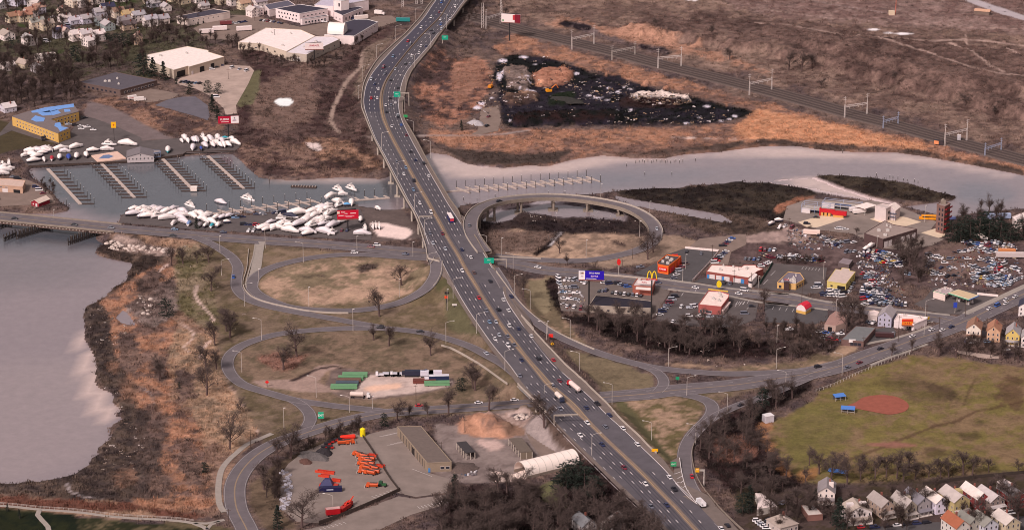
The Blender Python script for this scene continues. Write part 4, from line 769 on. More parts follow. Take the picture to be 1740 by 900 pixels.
#vegetation
M_trunk=mat('bark',(92,72,70),.95);
def twigmat(name,rgb,var=.25):
 return mat(name,rgb,.95,var,.6)
M_twig=twigmat('bare_twigs',(84,69,66));M_ever=twigmat('evergreen_needles',(38,44,38),.4)
def bare_tree(seed,h=12.0,spread=.42,twigs=950,shape='round'):
 r_=random.Random(seed);tr=MB();cr=MB();tips=[]
 def branch(p,d,L_,rad,lev):
  q=p+d*L_;(tr if lev==0 else cr).tube(p,q,rad,rad*.55,5 if lev==0 else 3,False)
  if lev>=1:
   for k_ in range(3):tips.append((p+(q-p)*r_.uniform(.2,1),d))
  if lev==3:return
  nb=9 if lev==0 else 4
  for i in range(nb):
   t=r_.uniform(.35 if lev==0 else.3,1.0)if i else 1.0;a=r_.uniform(0,6.283)
   tilt=r_.uniform(.35,1.05)*(1.15-.5*t if lev==0 else 1)
   s_=d.orthogonal().normalized();s_=Matrix.Rotation(a,3,d)@s_
   nd=(d*math.cos(tilt)+s_*math.sin(tilt)+Vector((0,0,.18))).normalized()
   branch(p+(q-p)*t,nd,L_*r_.uniform(.42,.62)*(1 if lev else spread*1.9),rad*.42,lev+1)
 branch(Vector((0,0,-.3)),Vector((r_.uniform(-.05,.05),r_.uniform(-.05,.05),1)).normalized(),h*.55,h*.026,0)
 for i in range(twigs):
  p,d=r_.choice(tips);a=Vector((r_.gauss(0,1),r_.gauss(0,1),r_.gauss(.35,.8))).normalized();a=(a+d*.8).normalized()
  L_=r_.uniform(.06,.13)*h;w_=r_.uniform(.0028,.0048)*h;s_=a.orthogonal().normalized();s_=Matrix.Rotation(r_.uniform(0,6.28),3,a)@s_
  p=p+Vector((r_.gauss(0,.3),r_.gauss(0,.3),r_.gauss(0,.3)))
  cr.face([p-s_*w_,p+s_*w_,p+a*L_])
 return tr,cr
def conifer(seed,h=10.0,w_=.3,n=900,rounded=False):
 r_=random.Random(seed);tr=MB();cr=MB();tr.tube((0,0,-.3),(0,0,h*.9),h*.022,h*.006,6)
 boughs=[]
 for i in range(70):
  z=h*(.08+.9*(i/70.0));
  rad=h*w_*((1-z/h)**.8 if not rounded else math.sqrt(max(0,1-((z/h-.5)/.52)**2)))*r_.uniform(.6,1.15)
  boughs.append((z,rad,r_.uniform(0,6.28)))
 for i in range(n):
  z,rad,a=r_.choice(boughs);t=r_.uniform(.15,1);p=Vector((math.cos(a)*rad*t,math.sin(a)*rad*t,z-rad*t*.18+r_.gauss(0,h*.012)))
  p+=Vector((r_.gauss(0,h*.02),r_.gauss(0,h*.02),0));d=Vector((math.cos(a),math.sin(a),r_.uniform(-.5,.3)));d+=Vector((r_.gauss(0,.6),r_.gauss(0,.6),0));d.normalize()
  s_=Matrix.Rotation(r_.uniform(0,3.1),3,d)@d.orthogonal().normalized();L_=h*r_.uniform(.035,.075);q=h*r_.uniform(.012,.022)
  cr.face([p-s_*q,p+s_*q,p+d*L_])
 return tr,cr
def shrub(seed,n=70,h=2.4):
 r_=random.Random(seed);cr=MB()
 for i in range(n):
  a=Vector((r_.gauss(0,.75),r_.gauss(0,.75),abs(r_.gauss(.7,.5))+.05)).normalized();p=Vector((r_.gauss(0,.28),r_.gauss(0,.28),0))*h+a*h*r_.uniform(0,.55)
  p.z=max(.0,p.z);s_=Matrix.Rotation(r_.uniform(0,3.1),3,a)@a.orthogonal().normalized();w_=r_.uniform(.02,.045)*h;cr.face([p-s_*w_,p+s_*w_,p+a*h*r_.uniform(.25,.6)])
 return cr
PT=[]
for k_ in range(6):
 tr,cr=bare_tree(20+k_,12.0,(.42,.36,.5,.44,.4,.48)[k_],(950,800,1050,900,1000,850)[k_]);PT.append((tr.mesh('trunk',M_trunk),cr.mesh('crown',M_twig),cr))
PCN=[]
for k_ in range(4):
 tr,cr=conifer(50+k_,10.0,(.3,.26,.42,.46)[k_],(1100,900,1300,1300)[k_],k_>1);PCN.append((tr.mesh('trunk',M_trunk),cr.mesh('crown',M_ever),cr))
def gz(u,v):
 p=P(u,v,.3)
 for _ in range(3):p=P(u,v,zat(p.x,p.y))
 return p
TREES_LEFT=[300]
def tree(u,v,hpx,kind='bare',desc=None,k_=None):
 p=gz(u,v);s_=scl(v)*math.cos(PITCH+(v-450)/FPX);h=hpx/s_
 k_=rnd.randrange(6)if k_ is None else k_
 if kind=='bare':
  tr,cr,_=PT[k_%6];nm='bare_tree';sc=h/11.0;grp='bare winter trees';desc=desc or 'bare tree'
  TREES_LEFT[0]-=1
 else:
  tr,cr,_=PCN[k_%2 if kind=='spruce' else 2+k_%2];nm='evergreen_tree';sc=h/10.0;grp='evergreen trees';desc=desc or('pointed evergreen tree' if kind=='spruce' else 'bushy evergreen tree')
 o=link(nm,None,None,p,rnd.uniform(0,6.28));wd_=1.3 if kind=='bare' else 1;o.scale=(sc*wd_*rnd.uniform(.9,1.12),sc*wd_*rnd.uniform(.9,1.12),sc)
 link('trunk',tr,o);link('crown',cr,o);auto(o,desc,u,v,'tree',grp);return o
for u,v,h in[(359,494.5,43),(391,573.7,50),(385,563,46),(365,586.5,45),(291,451,36),(311,448,34),(335,447,26),(355,446,30),(236,494,24),(350,627,44),(368,627,40),(273,643,38),(270.7,646,34),(682,484.7,38),(644.7,537.5,50),(504.4,605.6,54),(482,627.8,48),(635,577.8,26),(660.8,587.5,38),(731.7,604,40),(807,663,48),(390.6,572,40),(390.5,763,56),(407.6,701,24),(351.6,671,52),(344,650,30),(494,778.7,56),(472.5,784.5,48),(449,830.7,50),(513,895.7,62),(508,768,36),(674.7,715,40),(695,709,24),(726.7,706.5,24),(762,705,48),(830.7,697.8,48),(804,660,40),(1100.7,440.8,44),(1109.6,429,40),(951,430.6,30),(964,451,20),(889,503.5,40),(1008,470,24),(918,705,42),(925,725,46),(1297,528,42),(1437,565,48),(1447,548,50),(1430,545,44),(1460,550,40),(1595,605,40),(1624,606,36),(1549,598,26),(1515,605,24),(1660,600,30),(1700,612,36),(1730,616,34),(1310,785,18),(975,150,0),(860,30,20),(1340,120,34),(1362,122,36),(1380,118,30),(1240,102,22),(1520,140,22),(1640,180,22),(1690,196,20),(1395,150,18),(1210,60,20),(1115,45,16),(1320,610,26),(1345,612,34),(1360,608,30),(1380,600,26),(1310,600,28),(1290,590,30),(1398,590,22),(1327,470,0),(1575,470,36),(1545,455,40),(1530,440,38),(1560,480,34),(1535,480,30),(1548,430,34),(1640,478,16),(1375,395,12),(1456,400,16)]:
 if h:tree(u,v,h)
for q in[(1392,805,40),(1412,815,44),(1440,822,46),(1462,815,36),(1487,812,40),(1506,810,44),(1524,812,46),(1535,818,40),(1555,814,34),(1578,810,30),(1598,812,38),(1612,810,34),(1637,806,44),(1652,808,38),(1680,802,26),(1730,803,24),(1375,790,30),(1500,866,34),(1545,868,44),(1572,862,40),(1355,868,46),(1374,876,44),(1335,880,50),(1310,876,44),(1395,880,36),(1665,880,40),(1716,872,56),(1730,884,52),(1500,890,30),(1530,885,30),(1460,800,30),(1420,800,34),(1545,800,40),(1372,850,34)]:tree(*q)
for q in[(283.6,538,32,'bush'),(334,388,20,'spruce'),(244,128,38,'bush'),(260.6,133,36,'spruce'),(278.5,136,32,'spruce'),(300,143,14,'spruce'),(322,161,22,'bush'),(352.6,158,22,'bush'),(370.5,160,20,'bush'),(361.5,190,30,'spruce'),(370,205,26,'spruce'),(129,105,28,'bush'),(185,78,22,'bush'),(198,80,24,'bush'),(210,80,24,'bush'),(222,76,20,'bush'),(472,897,40,'spruce'),(653,725,24,'bush'),(783,664,24,'bush'),(773,850,46,'spruce'),(962,835,50,'bush'),(978,828,52,'bush'),(993,838,48,'bush'),(948,842,36,'bush'),(1010,846,40,'bush'),(1426,896,52,'spruce'),(1274,868,44,'spruce'),(1262,872,36,'bush'),(1295,692,34,'bush'),(1284,710,24,'bush'),(1617,410,36,'bush'),(1632,412,34,'bush'),(1648,409,38,'bush'),(1664,407,40,'bush'),(1680,408,38,'bush'),(1700,408,34,'bush'),(1716,410,32,'bush'),(1730,408,36,'bush'),(1640,402,38,'bush'),(1672,400,42,'bush'),(1696,398,30,'bush'),(18,82,20,'bush'),(30,86,18,'bush'),(101,30,22,'spruce'),(247,22,16,'bush'),(260,24,18,'bush'),(784,222,18,'spruce'),(13,868,14,'spruce'),(33,880,16,'spruce'),(1385,850,22,'spruce'),(348,804,20,'bush'),(305,660,12,'spruce')]:
 tree(q[0],q[1],q[2],q[3])
def inpoly(u,v,pl):
 c=False;n=len(pl)
 for i in range(n):
  a,b=pl[i],pl[(i+1)%n]
  if(a[1]<=v)!=(b[1]<=v)and u<a[0]+(v-a[1])/(b[1]-a[1])*(b[0]-a[0]):c=not c
 return c
def scatter(pl,n,seed,mind=0):
 r_=random.Random(seed);us=[p[0]for p in pl];vs=[p[1]for p in pl];out=[];t=0
 while len(out)<n and t<n*60:
  t+=1;u,v=r_.uniform(min(us),max(us)),r_.uniform(min(vs),max(vs))
  if inpoly(u,v,pl)and all(abs(u-a)+1.6*abs(v-b)>mind for a,b in out):out.append((u,v))
 return out
W1=[(742,905),(752,868),(775,850),(800,838),(840,834),(880,838),(905,845),(925,856),(950,850),(990,845),(1020,835),(1052,848),(1095,880),(1122,905),(1160,960),(740,960)]
W2=[(1186,775),(1190,748),(1215,722),(1250,706),(1290,700),(1300,672),(1350,660),(1382,658),(1376,670),(1330,690),(1290,715),(1270,735),(1300,770),(1335,800),(1370,818),(1378,838),(1340,846),(1290,840),(1285,850),(1258,845),(1215,805)]
W3=T('L',[(120,400),(190,545),(250,550),(420,560),(800,565),(960,610),(1180,640),(1330,625),(1400,640),(1480,700),(1500,740),(1400,790),(1200,820),(900,790),(550,700),(330,600),(190,560)])
woods=[]
def wood(pl,n,seed,h0,h1,mind,single):
 for u,v in scatter(pl,n,seed,mind):
  if inpoly(u,v,[(126,124),(200,116),(272,130),(272,172),(215,190),(140,176)]):continue
  h=rnd.uniform(h0,h1)
  if single and TREES_LEFT[0]>0:tree(u,v,h)
  else:woods.append((u,v,h))
wood(W1,84,1,36,58,9,True);wood(W2,46,2,24,40,10,True);wood(W3,44,3,26,40,9,True)
wood(T('O',[(390,540),(480,440),(620,350),(800,290),(830,300),(760,330),(620,390),(480,450),(400,530)]),14,4,16,24,4,False)
wood(T('O',[(240,700),(330,520),(340,600),(335,760),(300,800)]),10,41,24,40,4,False)
NR=[(0,110),(60,100),(130,110),(230,120),(245,150),(200,165),(140,170),(60,182),(0,190)]
wood(NR,110,5,22,34,6,False)
wood([(0,0),(420,0),(300,60),(240,90),(160,120),(0,110)],150,6,14,26,7,False)
wood([(265,45),(300,50),(440,85),(450,110),(400,108),(330,82),(250,75)],50,7,14,20,5,False)
wood([(150,86),(240,90),(250,120),(160,128)],16,8,22,32,5,False)
wood([(430,95),(490,105),(560,102),(610,72),(640,60),(620,90),(560,115),(470,118)],36,9,10,15,4,False)
wood([(690,0),(740,-5),(700,12)],3,10,14,18,4,False);wood([(790,0),(830,5),(825,30),(800,45),(770,45),(775,20)],24,11,10,15,4,False)
wood(T('H',[(1350,470),(1600,470),(1736,470),(1736,340),(1600,330),(1450,320),(1380,380)]),24,12,24,34,5,False)
wood(T('M',[(870,80),(1060,60),(1100,200),(1050,330),(960,300),(880,180)]),22,13,16,28,5,False)
wood(T('l1',[(1000,340),(1650,330),(1650,380),(1100,370)]),22,14,10,16,3,False)
wood(T('M',[(0,620),(330,640),(500,760),(330,820),(0,780)]),26,15,20,32,5,False)
wood([(1385,840),(1740,830),(1740,905),(1290,905),(1300,850)],40,17,26,42,8,False);wood(T('m2',[(0,640),(771,700),(771,860),(0,800)]),14,18,18,28,4,False)
wood(T('E',[(250,410),(330,430),(380,520),(370,560),(300,520)]),14,16,8,14,3,False)
def merge(protos,items,name,m,label,cat,col=True):
 """items: (x,y,z,scale,rot,proto index,(r,g,b)) -> one mesh"""
 VS,FS,CS=[],[],[];off=0;arr=[]
 for mb_ in protos:
  v=np.array(mb_.v);t=[]
  for f in mb_.f:
   for k_ in range(1,len(f)-1):t.append((f[0],f[k_],f[k_+1]))
  arr.append((v,np.array(t)))
 for x,y,z,s_,r__,k_,c in items:
  v,t=arr[k_%len(arr)];ca,sa=math.cos(r__)*s_,math.sin(r__)*s_
  VS.append(np.stack([v[:,0]*ca-v[:,1]*sa+x,v[:,0]*sa+v[:,1]*ca+y,v[:,2]*s_+z],1));FS.append(t+off);off+=len(v);CS.append(np.tile(np.array(c+(1,)),(len(v),1)))
 V_=np.vstack(VS);F_=np.vstack(FS);me=bpy.data.meshes.new(name);me.vertices.add(len(V_));me.vertices.foreach_set('co',V_.ravel());me.loops.add(F_.size);me.loops.foreach_set('vertex_index',F_.ravel().astype(np.int32))
 me.polygons.add(len(F_));me.polygons.foreach_set('loop_start',(np.arange(len(F_))*3).astype(np.int32));me.update()
 a=me.color_attributes.new('tone','FLOAT_COLOR','POINT');a.data.foreach_set('color',np.vstack(CS).ravel().astype(np.float32));me.materials.append(m);return stuff(name,me,label,cat)
tm=bpy.data.materials.new('plant_tones');tm.use_nodes=True;n_=tm.node_tree.nodes;vc=n_.new('ShaderNodeVertexColor');vc.layer_name='tone';tm.node_tree.links.new(vc.outputs['Color'],n_['Principled BSDF'].inputs['Base Color']);n_['Principled BSDF'].inputs['Roughness'].default_value=.95;n_['Principled BSDF'].inputs['Specular IOR Level'].default_value=.1
protos=[]
for a_,b_,mb_ in PT:
 q=MB();q.v=list(mb_.v);q.f=list(mb_.f);q.tube((0,0,0),(0,0,7),.3,.16,4,False);protos.append(q)
its=[];cb=alb((80,66,63))
for u,v,h in woods:
 p=gz(u,v);s_=h/(scl(v)*.94)/11.0;f=rnd.uniform(.75,1.25);its.append((p.x,p.y,p.z,s_,rnd.uniform(0,6),rnd.randrange(6),tuple(x*f for x in cb)))
merge(protos,its,'woodland',tm,'brown bare woodland among the far houses, warehouses and road edges','woodland')
SCR=np.zeros((NV,NU))
def dens(pl,k_,f=4):
 r=fill(pl,f,.9)
 if r:SCR[r[0]]=np.maximum(SCR[r[0]],r[1]*k_)
dens([(600,60),(640,62),(612,110),(608,180),(625,240),(640,290),(560,300),(440,296),(405,270),(410,240),(560,222),(530,170),(545,120),(490,110)],.8)
for pl,k_ in((T('B',[(520,470),(620,380),(800,320),(860,330),(800,480),(700,560),(640,700),(640,860),(520,860),(560,700)]),1),(T('B',[(840,620),(860,700),(870,880),(700,860),(660,800),(680,700),(760,560),(830,540)]),.8),(T('B',[(60,640),(220,560),(250,640),(260,780),(60,760)]),.9),(T('B',[(1560,30),(1700,160),(1640,330),(1500,420),(1350,560),(1230,600),(1180,560),(1300,380),(1440,200)]),1),(T('B',[(1180,620),(1320,560),(1340,700),(1460,760),(1300,860),(1220,760)]),.9),(T('F',[(60,130),(250,150),(500,200),(600,320),(400,330),(150,330),(60,260),(20,200)]),.8),(T('F',[(650,150),(850,140),(900,250),(960,330),(830,300),(700,220)]),.9),(W1,1),(W2,1),(W3,1),([(1020,50),(1300,80),(1560,130),(1740,200),(1740,250),(1560,190),(1300,120),(1060,80)],.25),(HILLP,.16),(T('A',[(500,640),(800,660),(1000,700),(900,740),(600,700)]),.6),(NR,.8),([(0,0),(420,0),(300,80),(150,110),(0,110)],.25),(T('I',[(820,0),(1250,0),(1400,90),(1450,170),(1220,190),(1000,110),(800,60)]),.6),(T('I',[(1000,290),(1060,230),(1160,210),(1170,340),(1180,420),(1130,480),(1060,560),(1000,450)]),.6),(T('I',[(950,480),(1040,560),(1050,680),(980,700),(950,560)]),.6),(T('N',[(980,400),(1040,360),(1110,370),(1100,440),(1060,520),(1160,580),(1180,700),(1120,790),(1080,700),(1000,560)]),.4),(T('N',[(920,80),(1040,90),(1000,120)]),.9),(T('O',[(330,520),(480,410),(620,340),(700,300),(760,320),(600,390),(460,460),(380,520),(330,620)]),1),(T('O',[(250,750),(330,560),(340,700),(380,830),(300,830)]),.8),(T('E',[(220,400),(300,420),(370,490),(390,560),(330,500),(200,440)]),1),(T('H',[(780,480),(900,500),(1000,560),(1100,520),(1150,600),(1100,700),(960,640)]),.5),(T('H',[(1200,500),(1700,520),(1700,720),(1200,700)]),.2),(T('M',[(0,600),(330,620),(470,760),(330,830),(0,790)]),.8),(T('J',[(940,190),(1030,180),(960,230),(870,225)]),.5),(T('r1',[(860,170),(960,290),(1100,360),(1080,430),(900,330)]),.3),(T('Q',[(860,560),(1500,560),(1500,640),(860,660)]),.6),(T('G',[(520,800),(640,700),(690,630),(600,690),(490,780)]),.9),([(820,0),(960,20),(1000,40),(860,30)],.7),(T('K',[(900,500),(960,540),(1000,700),(960,770),(860,760),(930,640)]),.7)):dens(pl,k_,3)
NG=np.zeros(GX.shape,bool)
for pts,hw,gap in CUTS:
 for a,b in zip(pts[:-1],pts[1:]):
  sl_=near(min(a[0],b[0])-hw,max(a[0],b[0])+hw,min(a[1],b[1])-hw,max(a[1],b[1])+hw);x,y=GX[sl_],GY[sl_]
  if x.size==0:continue
  dx,dy=b[0]-a[0],b[1]-a[1];L2=dx*dx+dy*dy or 1;t=np.clip(((x-a[0])*dx+(y-a[1])*dy)/L2,0,1);NG[sl_]|=np.hypot(x-a[0]-t*dx,y-a[1]-t*dy)<hw+.3
NG|=under|(GH<-.7)
for(poly,)in NOVEG:
 xs=[p.x for p in poly];ys=[p.y for p in poly];sl_=near(min(xs),max(xs),min(ys),max(ys));x,y=GX[sl_],GY[sl_];ins=np.zeros(x.shape,bool)
 for i in range(len(poly)):
  a,b=poly[i],poly[(i+1)%len(poly)];ins^=((a.y<=y)!=(b.y<=y))&(x<a.x+(y-a.y)/((b.y-a.y)or 1e-9)*(b.x-a.x))
 NG[sl_]|=ins
def grow(N,test,seed):
 g=np.random.default_rng(seed);u=g.uniform(-60,1800,N);v=g.uniform(-50,940,N);a=(u-870)/FPX;b=(450-v)/FPX;t=-CH/(-sp+b*cp);x,y=a*t,(cp+b*sp)*t
 i=np.clip(np.round((y-gy[0])/2.4).astype(int),0,len(gy)-1);j=np.clip(np.round((x-gx[0])/1.6).astype(int),0,len(gx)-1)
 ui=np.clip((u-U0).astype(int),0,NU-1);vi=np.clip((v-V0).astype(int),0,NV-1);al=COLR[vi,ui,3];sc=SCR[vi,ui]
 ok=~NG[i,j]&(g.random(N)<test(al,sc));return[(x[k_],y[k_],GH[i[k_],j[k_]],GC[i[k_],j[k_]][:3],al[k_],sc[k_])for k_ in np.nonzero(ok)[0]]
BU=[shrub(s_,46)for s_ in range(5)]
its=[]
for x,y,z,c,al,sc in grow(26000,lambda al,sc:sc,3):
 f=rnd.uniform(.6,1.1);q=(.048,.037,.034);its.append((x,y,z-.1,rnd.uniform(.5,1.5)*(.8+.5*sc),rnd.uniform(0,6),rnd.randrange(5),tuple((c[i]*.35+q[i]*.65)*f for i in range(3))))
merge(BU,its,'scrub',tm,'dark brown leafless scrub along the highway, woods and marsh edges','scrub');print('scrub',len(its))
TU=[]
for s_ in range(4):
 r_=random.Random(s_);b_=MB()
 for i in range(7):
  p=Vector((r_.uniform(-1.2,1.2),r_.uniform(-1.2,1.2),0));a=r_.uniform(0,3.14);w_=r_.uniform(.12,.3);b_.face([p-Vector((math.cos(a),math.sin(a),0))*w_,p+Vector((math.cos(a),math.sin(a),0))*w_,p+Vector((r_.uniform(-.4,.4),r_.uniform(-.4,.4),r_.uniform(.8,1.7)))])
 TU.append(b_)
its=[]
for x,y,z,c,al,sc in grow(110000,lambda al,sc:np.where(al>.85,.75,0),4):
 f=rnd.uniform(.62,1.4);its.append((x,y,z-.05,rnd.uniform(.5,1.3),rnd.uniform(0,6),rnd.randrange(4),tuple(min(.9,q*f)for q in c)))
merge(TU,its,'reeds',tm,'tawny reeds and marsh grass over the river banks and waste ground','reeds');print('reeds',len(its))
CHK=[]
for s_ in range(6):
 r_=random.Random(s_+70);b_=MB()
 for i in range(3):x,y,a,c,h=r_.uniform(-1.6,1.6),r_.uniform(-1.6,1.6),r_.uniform(.3,1.1),r_.uniform(.2,.8),r_.uniform(.2,.9);b_.loft([[(x-a,y-c,0),(x+a,y-c*.7,0),(x+a*.8,y+c,0),(x-a*.7,y+c,0)],[(x-a*.6,y-c*.5,h),(x+a*.7,y-c*.4,h*.8),(x+a*.5,y+c*.6,h),(x-a*.5,y+c*.6,h*.7)]])
 CHK.append(b_)
def debris(pls,tones,seed,s0,s1,nm,label):
 its=[];r_=random.Random(seed)
 for pl,n in pls:
  for u,v in scatter(pl,n,seed+n):p=gz(u,v);c=alb(r_.choice(tones));f=r_.uniform(.6,1.2);its.append((p.x,p.y,p.z,r_.uniform(s0,s1),r_.uniform(0,6),r_.randrange(6),tuple(q*f for q in c)))
 merge(CHK,its,nm,tm,label,'debris')
C_=lambda q:T('C',q)
debris([(MY,170),(C_([(560,470),(960,490),(940,600),(700,620),(560,600)]),90),(C_([(920,560),(1000,540),(1180,556),(1320,602),(1200,620),(1000,610)]),170),(C_([(180,390),(340,390),(400,600),(190,620)]),70),(C_([(900,660),(1600,650),(1600,720),(900,735)]),40),(C_([(120,340),(200,330),(190,600),(60,700),(0,760),(0,640),(100,560)]),90)],[(206,190,192),(180,160,150),(130,106,92),(90,76,72),(60,52,58),(90,80,80),(170,140,116)],5,.4,1.2,'yard_debris','pale and brown broken debris strewn over the black mulch yard')
debris([(T('m1',[(600,60),(900,40),(1150,150),(1150,330),(960,340),(1180,560),(1180,720),(640,700),(620,400),(560,230)]),330),(T('M',[(1060,140),(1640,110),(1722,260),(1600,350),(1080,330)]),220),(T('h2',[(860,670),(1560,680),(1500,840),(900,820)]),90),(T('l1',[(1060,240),(1650,250),(1650,350),(1060,310)]),90),(T('h1',[(0,500),(560,600),(900,740),(560,830),(0,800)]),120),(T('M',[(330,600),(520,600),(520,710),(300,700)]),50),(T('L',[(180,270),(330,270),(390,500),(220,500)]),60),(T('r1',[(160,430),(260,440),(290,500),(160,500)]),30)],[(216,206,210),(170,160,164),(110,100,104),(70,62,70),(110,70,66),(84,92,112),(150,130,112),(90,84,86)],9,.5,1.3,'scrap_clutter','scrap metal and clutter between cars in the right-hand junkyards')
debris([(T('N',[(560,60),(800,330),(760,560),(500,640),(600,340)]),50),(T('I',[(560,480),(800,480),(900,600),(700,800),(600,640)]),40),(T('I',[(900,380),(1050,440),(1040,540),(930,520)]),40),([(300,400),(400,440),(420,560),(330,560)],12),([(880,480),(1240,640),(1400,620),(1000,560)],14),(T('G',[(150,480),(1100,490),(1200,600),(300,560)]),60)],[(214,196,190),(170,150,140),(120,100,92)],19,.3,.8,'driftwood_litter','small pale stones and litter along the marsh and banks')
#buildings
M_glass=mat('window_glass',(52,50,60),.2,spec=.6);M_gdoor=mat('garage_door_white',(215,200,200),.6);M_bdoor=mat('blue_door',(70,130,190),.6);M_black=mat('black_paint',(30,26,30),.6)
M_frame=mat('window_frame',(215,200,198),.7)
def wm_(c):return mat('wall_%d_%d_%d'%c,c,.9,.07,.3)
def rm_(c):return mat('roof_%d_%d_%d'%c,c,.9,.10,.4)
def opening(parent,name,p,q,t,wd,z0,z1,m,nrm,frame=True,depth=.1):
 """thin box on the wall from p to q (world xy), centred at fraction t"""
 d=(q-p);L_=d.length;d=d/L_;c=p+d*(L_*t)
 key=(name,round(wd,2),round(z1-z0,2),m.name,frame)
 def mk_():
  mb=MB();mb.cm=0;mb.box(-wd/2,wd/2,-depth,.02,0,z1-z0)
  if frame:mb.cm=1;mb.box(-wd/2+.12,wd/2-.12,-depth-.02,-depth+.01,.12,z1-z0-.12);return mb.mesh(name,[M_frame,m])
  mb.m=[0]*len(mb.f);return mb.mesh(name,[m])
 me=cmesh(key,mk_);o=link(name,me,parent,(c.x,c.y,z0),math.atan2(d.y,d.x)if nrm>0 else math.atan2(-d.y,-d.x));return o
def bldg(name,label,cat,px,h,wall_c,roof_c,ops=(),fp=False,parapet=.35,units=0,base=.3,group=None,rooflift=0,unit_c=(200,188,184)):
 pts=[P(u,v,base if fp else base+h)for u,v in px];poly=[Vector((p.x,p.y))for p in pts]
 a=sum(poly[i].x*poly[(i+1)%len(poly)].y-poly[(i+1)%len(poly)].x*poly[i].y for i in range(len(poly)))
 c=sum(poly,Vector((0,0)))/len(poly);o=thing(name,label,cat,(c.x,c.y,base),0,group)
 loc=[p-c for p in poly];mb=MB();mb.prism([tuple(p)for p in loc],-1.2,h);part('wall',mb,wm_(wall_c),o)
 mb=MB();ins=[p*(1-.25/max(2,p.length))for p in loc];mb.prism([tuple(p)for p in ins],h+.005,h+.06+rooflift);rf=part('roof',mb,rm_(roof_c),o)
 if parapet:
  mb=MB();n=len(loc)
  for i in range(n):
   p,q=loc[i],loc[(i+1)%n];mb.beam((p.x,p.y,h+parapet),(q.x,q.y,h+parapet),.35,parapet+.1)
  part('parapet',mb,wm_(tuple(min(235,int(x*1.04))for x in wall_c)),o)
 r_=random.Random(len(label))
 for i in range(units):
  k_=r_.random();b=loc[r_.randrange(len(loc))]*r_.uniform(.15,.7);w_=r_.uniform(1,2.4)
  mb=MB();mb.box(b.x-w_/2,b.x+w_/2,b.y-w_/2,b.y+w_/2,h+.06,h+r_.uniform(.7,1.5));mb.tube((b.x,b.y,h+.6),(b.x,b.y,h+1.7),.35,n=8);part('roof_unit',mb,rm_(unit_c),rf)
 for op in ops:
  e,kind,n,wd,z0,z1,t0,t1=(tuple(op)+(.08,.92))[:8]
  p,q=loc[e],loc[(e+1)%len(loc)];nm,m,fr={'w':('window',M_glass,True),'d':('door',M_bdoor,False),'g':('garage_door',M_gdoor,True),'k':('doorway',M_black,False),'b':('window',M_glass,False),'G':('garage_door',M_gdoor,False)}[kind]
  for i in range(n):
   t=t0+(t1-t0)*((i+.5)/n);opening(o,nm,p,q,t,wd,z0,z1,m,1 if a>0 else-1,fr)
 o['_h']=h;del o['_h'];return o
def facing(px):pass
bldg('warehouse','large white-roofed warehouse with beige walls beside the pale concrete yard','warehouse',T('A',[(1155,468),(1250,441),(1258,447),(1490,380),(1385,348),(1385,338),(1245,311),(975,368),(985,405)]),7,(196,176,160),(245,226,220),[(2,'k',1,5,0,4.6,.3,.42),(2,'k',1,4,0,4.6,.6,.72),(0,'k',1,9,.1,5,.3,.7),(2,'G',1,2,0,3,.05,.12)],units=2)
bldg('low_office','low dark-roofed brown building with four roof units behind the tawny scrub','office building',T('A',[(525,548),(800,601),(1045,536),(768,481)]),4.5,(104,84,80),(92,84,92),[(1,'w',9,2,1.2,2.8),(0,'b',8,2,1.2,2.6)],units=4)
bldg('warehouse','long white block with dark roof and red end wall by the top edge','warehouse',T('A',[(1175,112),(1250,130),(1485,88),(1530,78),(1420,62)]),6,(226,204,196),(70,64,76),[(1,'k',2,1.2,0,2.4,.2,.5),(1,'w',6,1.2,3.4,4.4)])
bldg('warehouse','biggest white warehouse with flat gabled roof at top left beside highway','warehouse',T('b1',[(30,485),(290,500),(580,590),(905,415),(745,345),(345,322)]),6,(205,184,168),(246,226,222),[(1,'k',2,1.8,2.4,3.8,.1,.7),(0,'w',3,1.6,2,3)],units=3)
bldg('warehouse','pale grey-roofed workshop directly behind the white billboard','workshop',T('b1',[(578,600),(810,625),(1185,450),(1110,420),(905,418)]),6.5,(190,172,160),(226,212,218),[(0,'g',1,7,.1,3.6,.25,.75),(1,'w',5,1.6,2.5,3.8)],units=2)
bldg('warehouse','white-walled building with black roof and curved shed on top near highway','warehouse',T('b1',[(1010,400),(1285,410),(1350,415),(1620,255),(1500,225),(1360,225),(1240,260),(1230,385)]),7.5,(238,216,214),(66,60,74),[(2,'w',7,1.4,5,5.9),(2,'k',1,2.2,2.5,4,.3,.4),(0,'k',1,1.8,0,2.6,.6,.7)])
o=thing('vaulted_shed','white curved-roof shed standing on the black-roofed building','shed',P(1145/6.692+400,385/6.692,7.9));a=P(1045/6.692+400,385/6.692,7.9)-Vector(o.location);b=P(1228/6.692+400,398/6.692,7.9)-Vector(o.location);dp=Vector((2.6,14,0))
mb=MB();rings=[[p+dp*(.5-.5*math.cos(t))+Vector((0,0,8.2*math.sin(t)))for t in[math.pi*i/10 for i in range(11)]]for p in(a,b)];mb.loft(rings);part('roof',mb,mat('white_cladding',(246,226,220),.7),o)
bldg('factory','white two-storey factory with flat black roof and small dark windows','factory',T('b1',[(457,102),(730,160),(1050,100),(740,55)]),8,(236,212,212),(62,56,70),[(0,'b',6,1.3,1.6,3),(0,'b',7,1.3,5,6.4),(1,'b',6,1.4,4.8,5.6)])
bldg('annexe','low white annexe with slanting black roof against the two-storey factory','annexe',T('b1',[(738,222),(760,228),(1058,182),(1030,172),(800,212)]),4.5,(232,210,210),(58,52,66),[(1,'w',7,1.8,1.2,2.8)])
bldg('factory','white stepped factory wing with black roof right of the two-storey factory','factory',T('b1',[(1115,135),(1218,180),(1450,90),(1400,78),(1120,125)]),6.5,(238,214,214),(60,54,68),[(1,'b',5,1.5,1.5,3.8),(0,'b',2,1.2,1.5,3)])
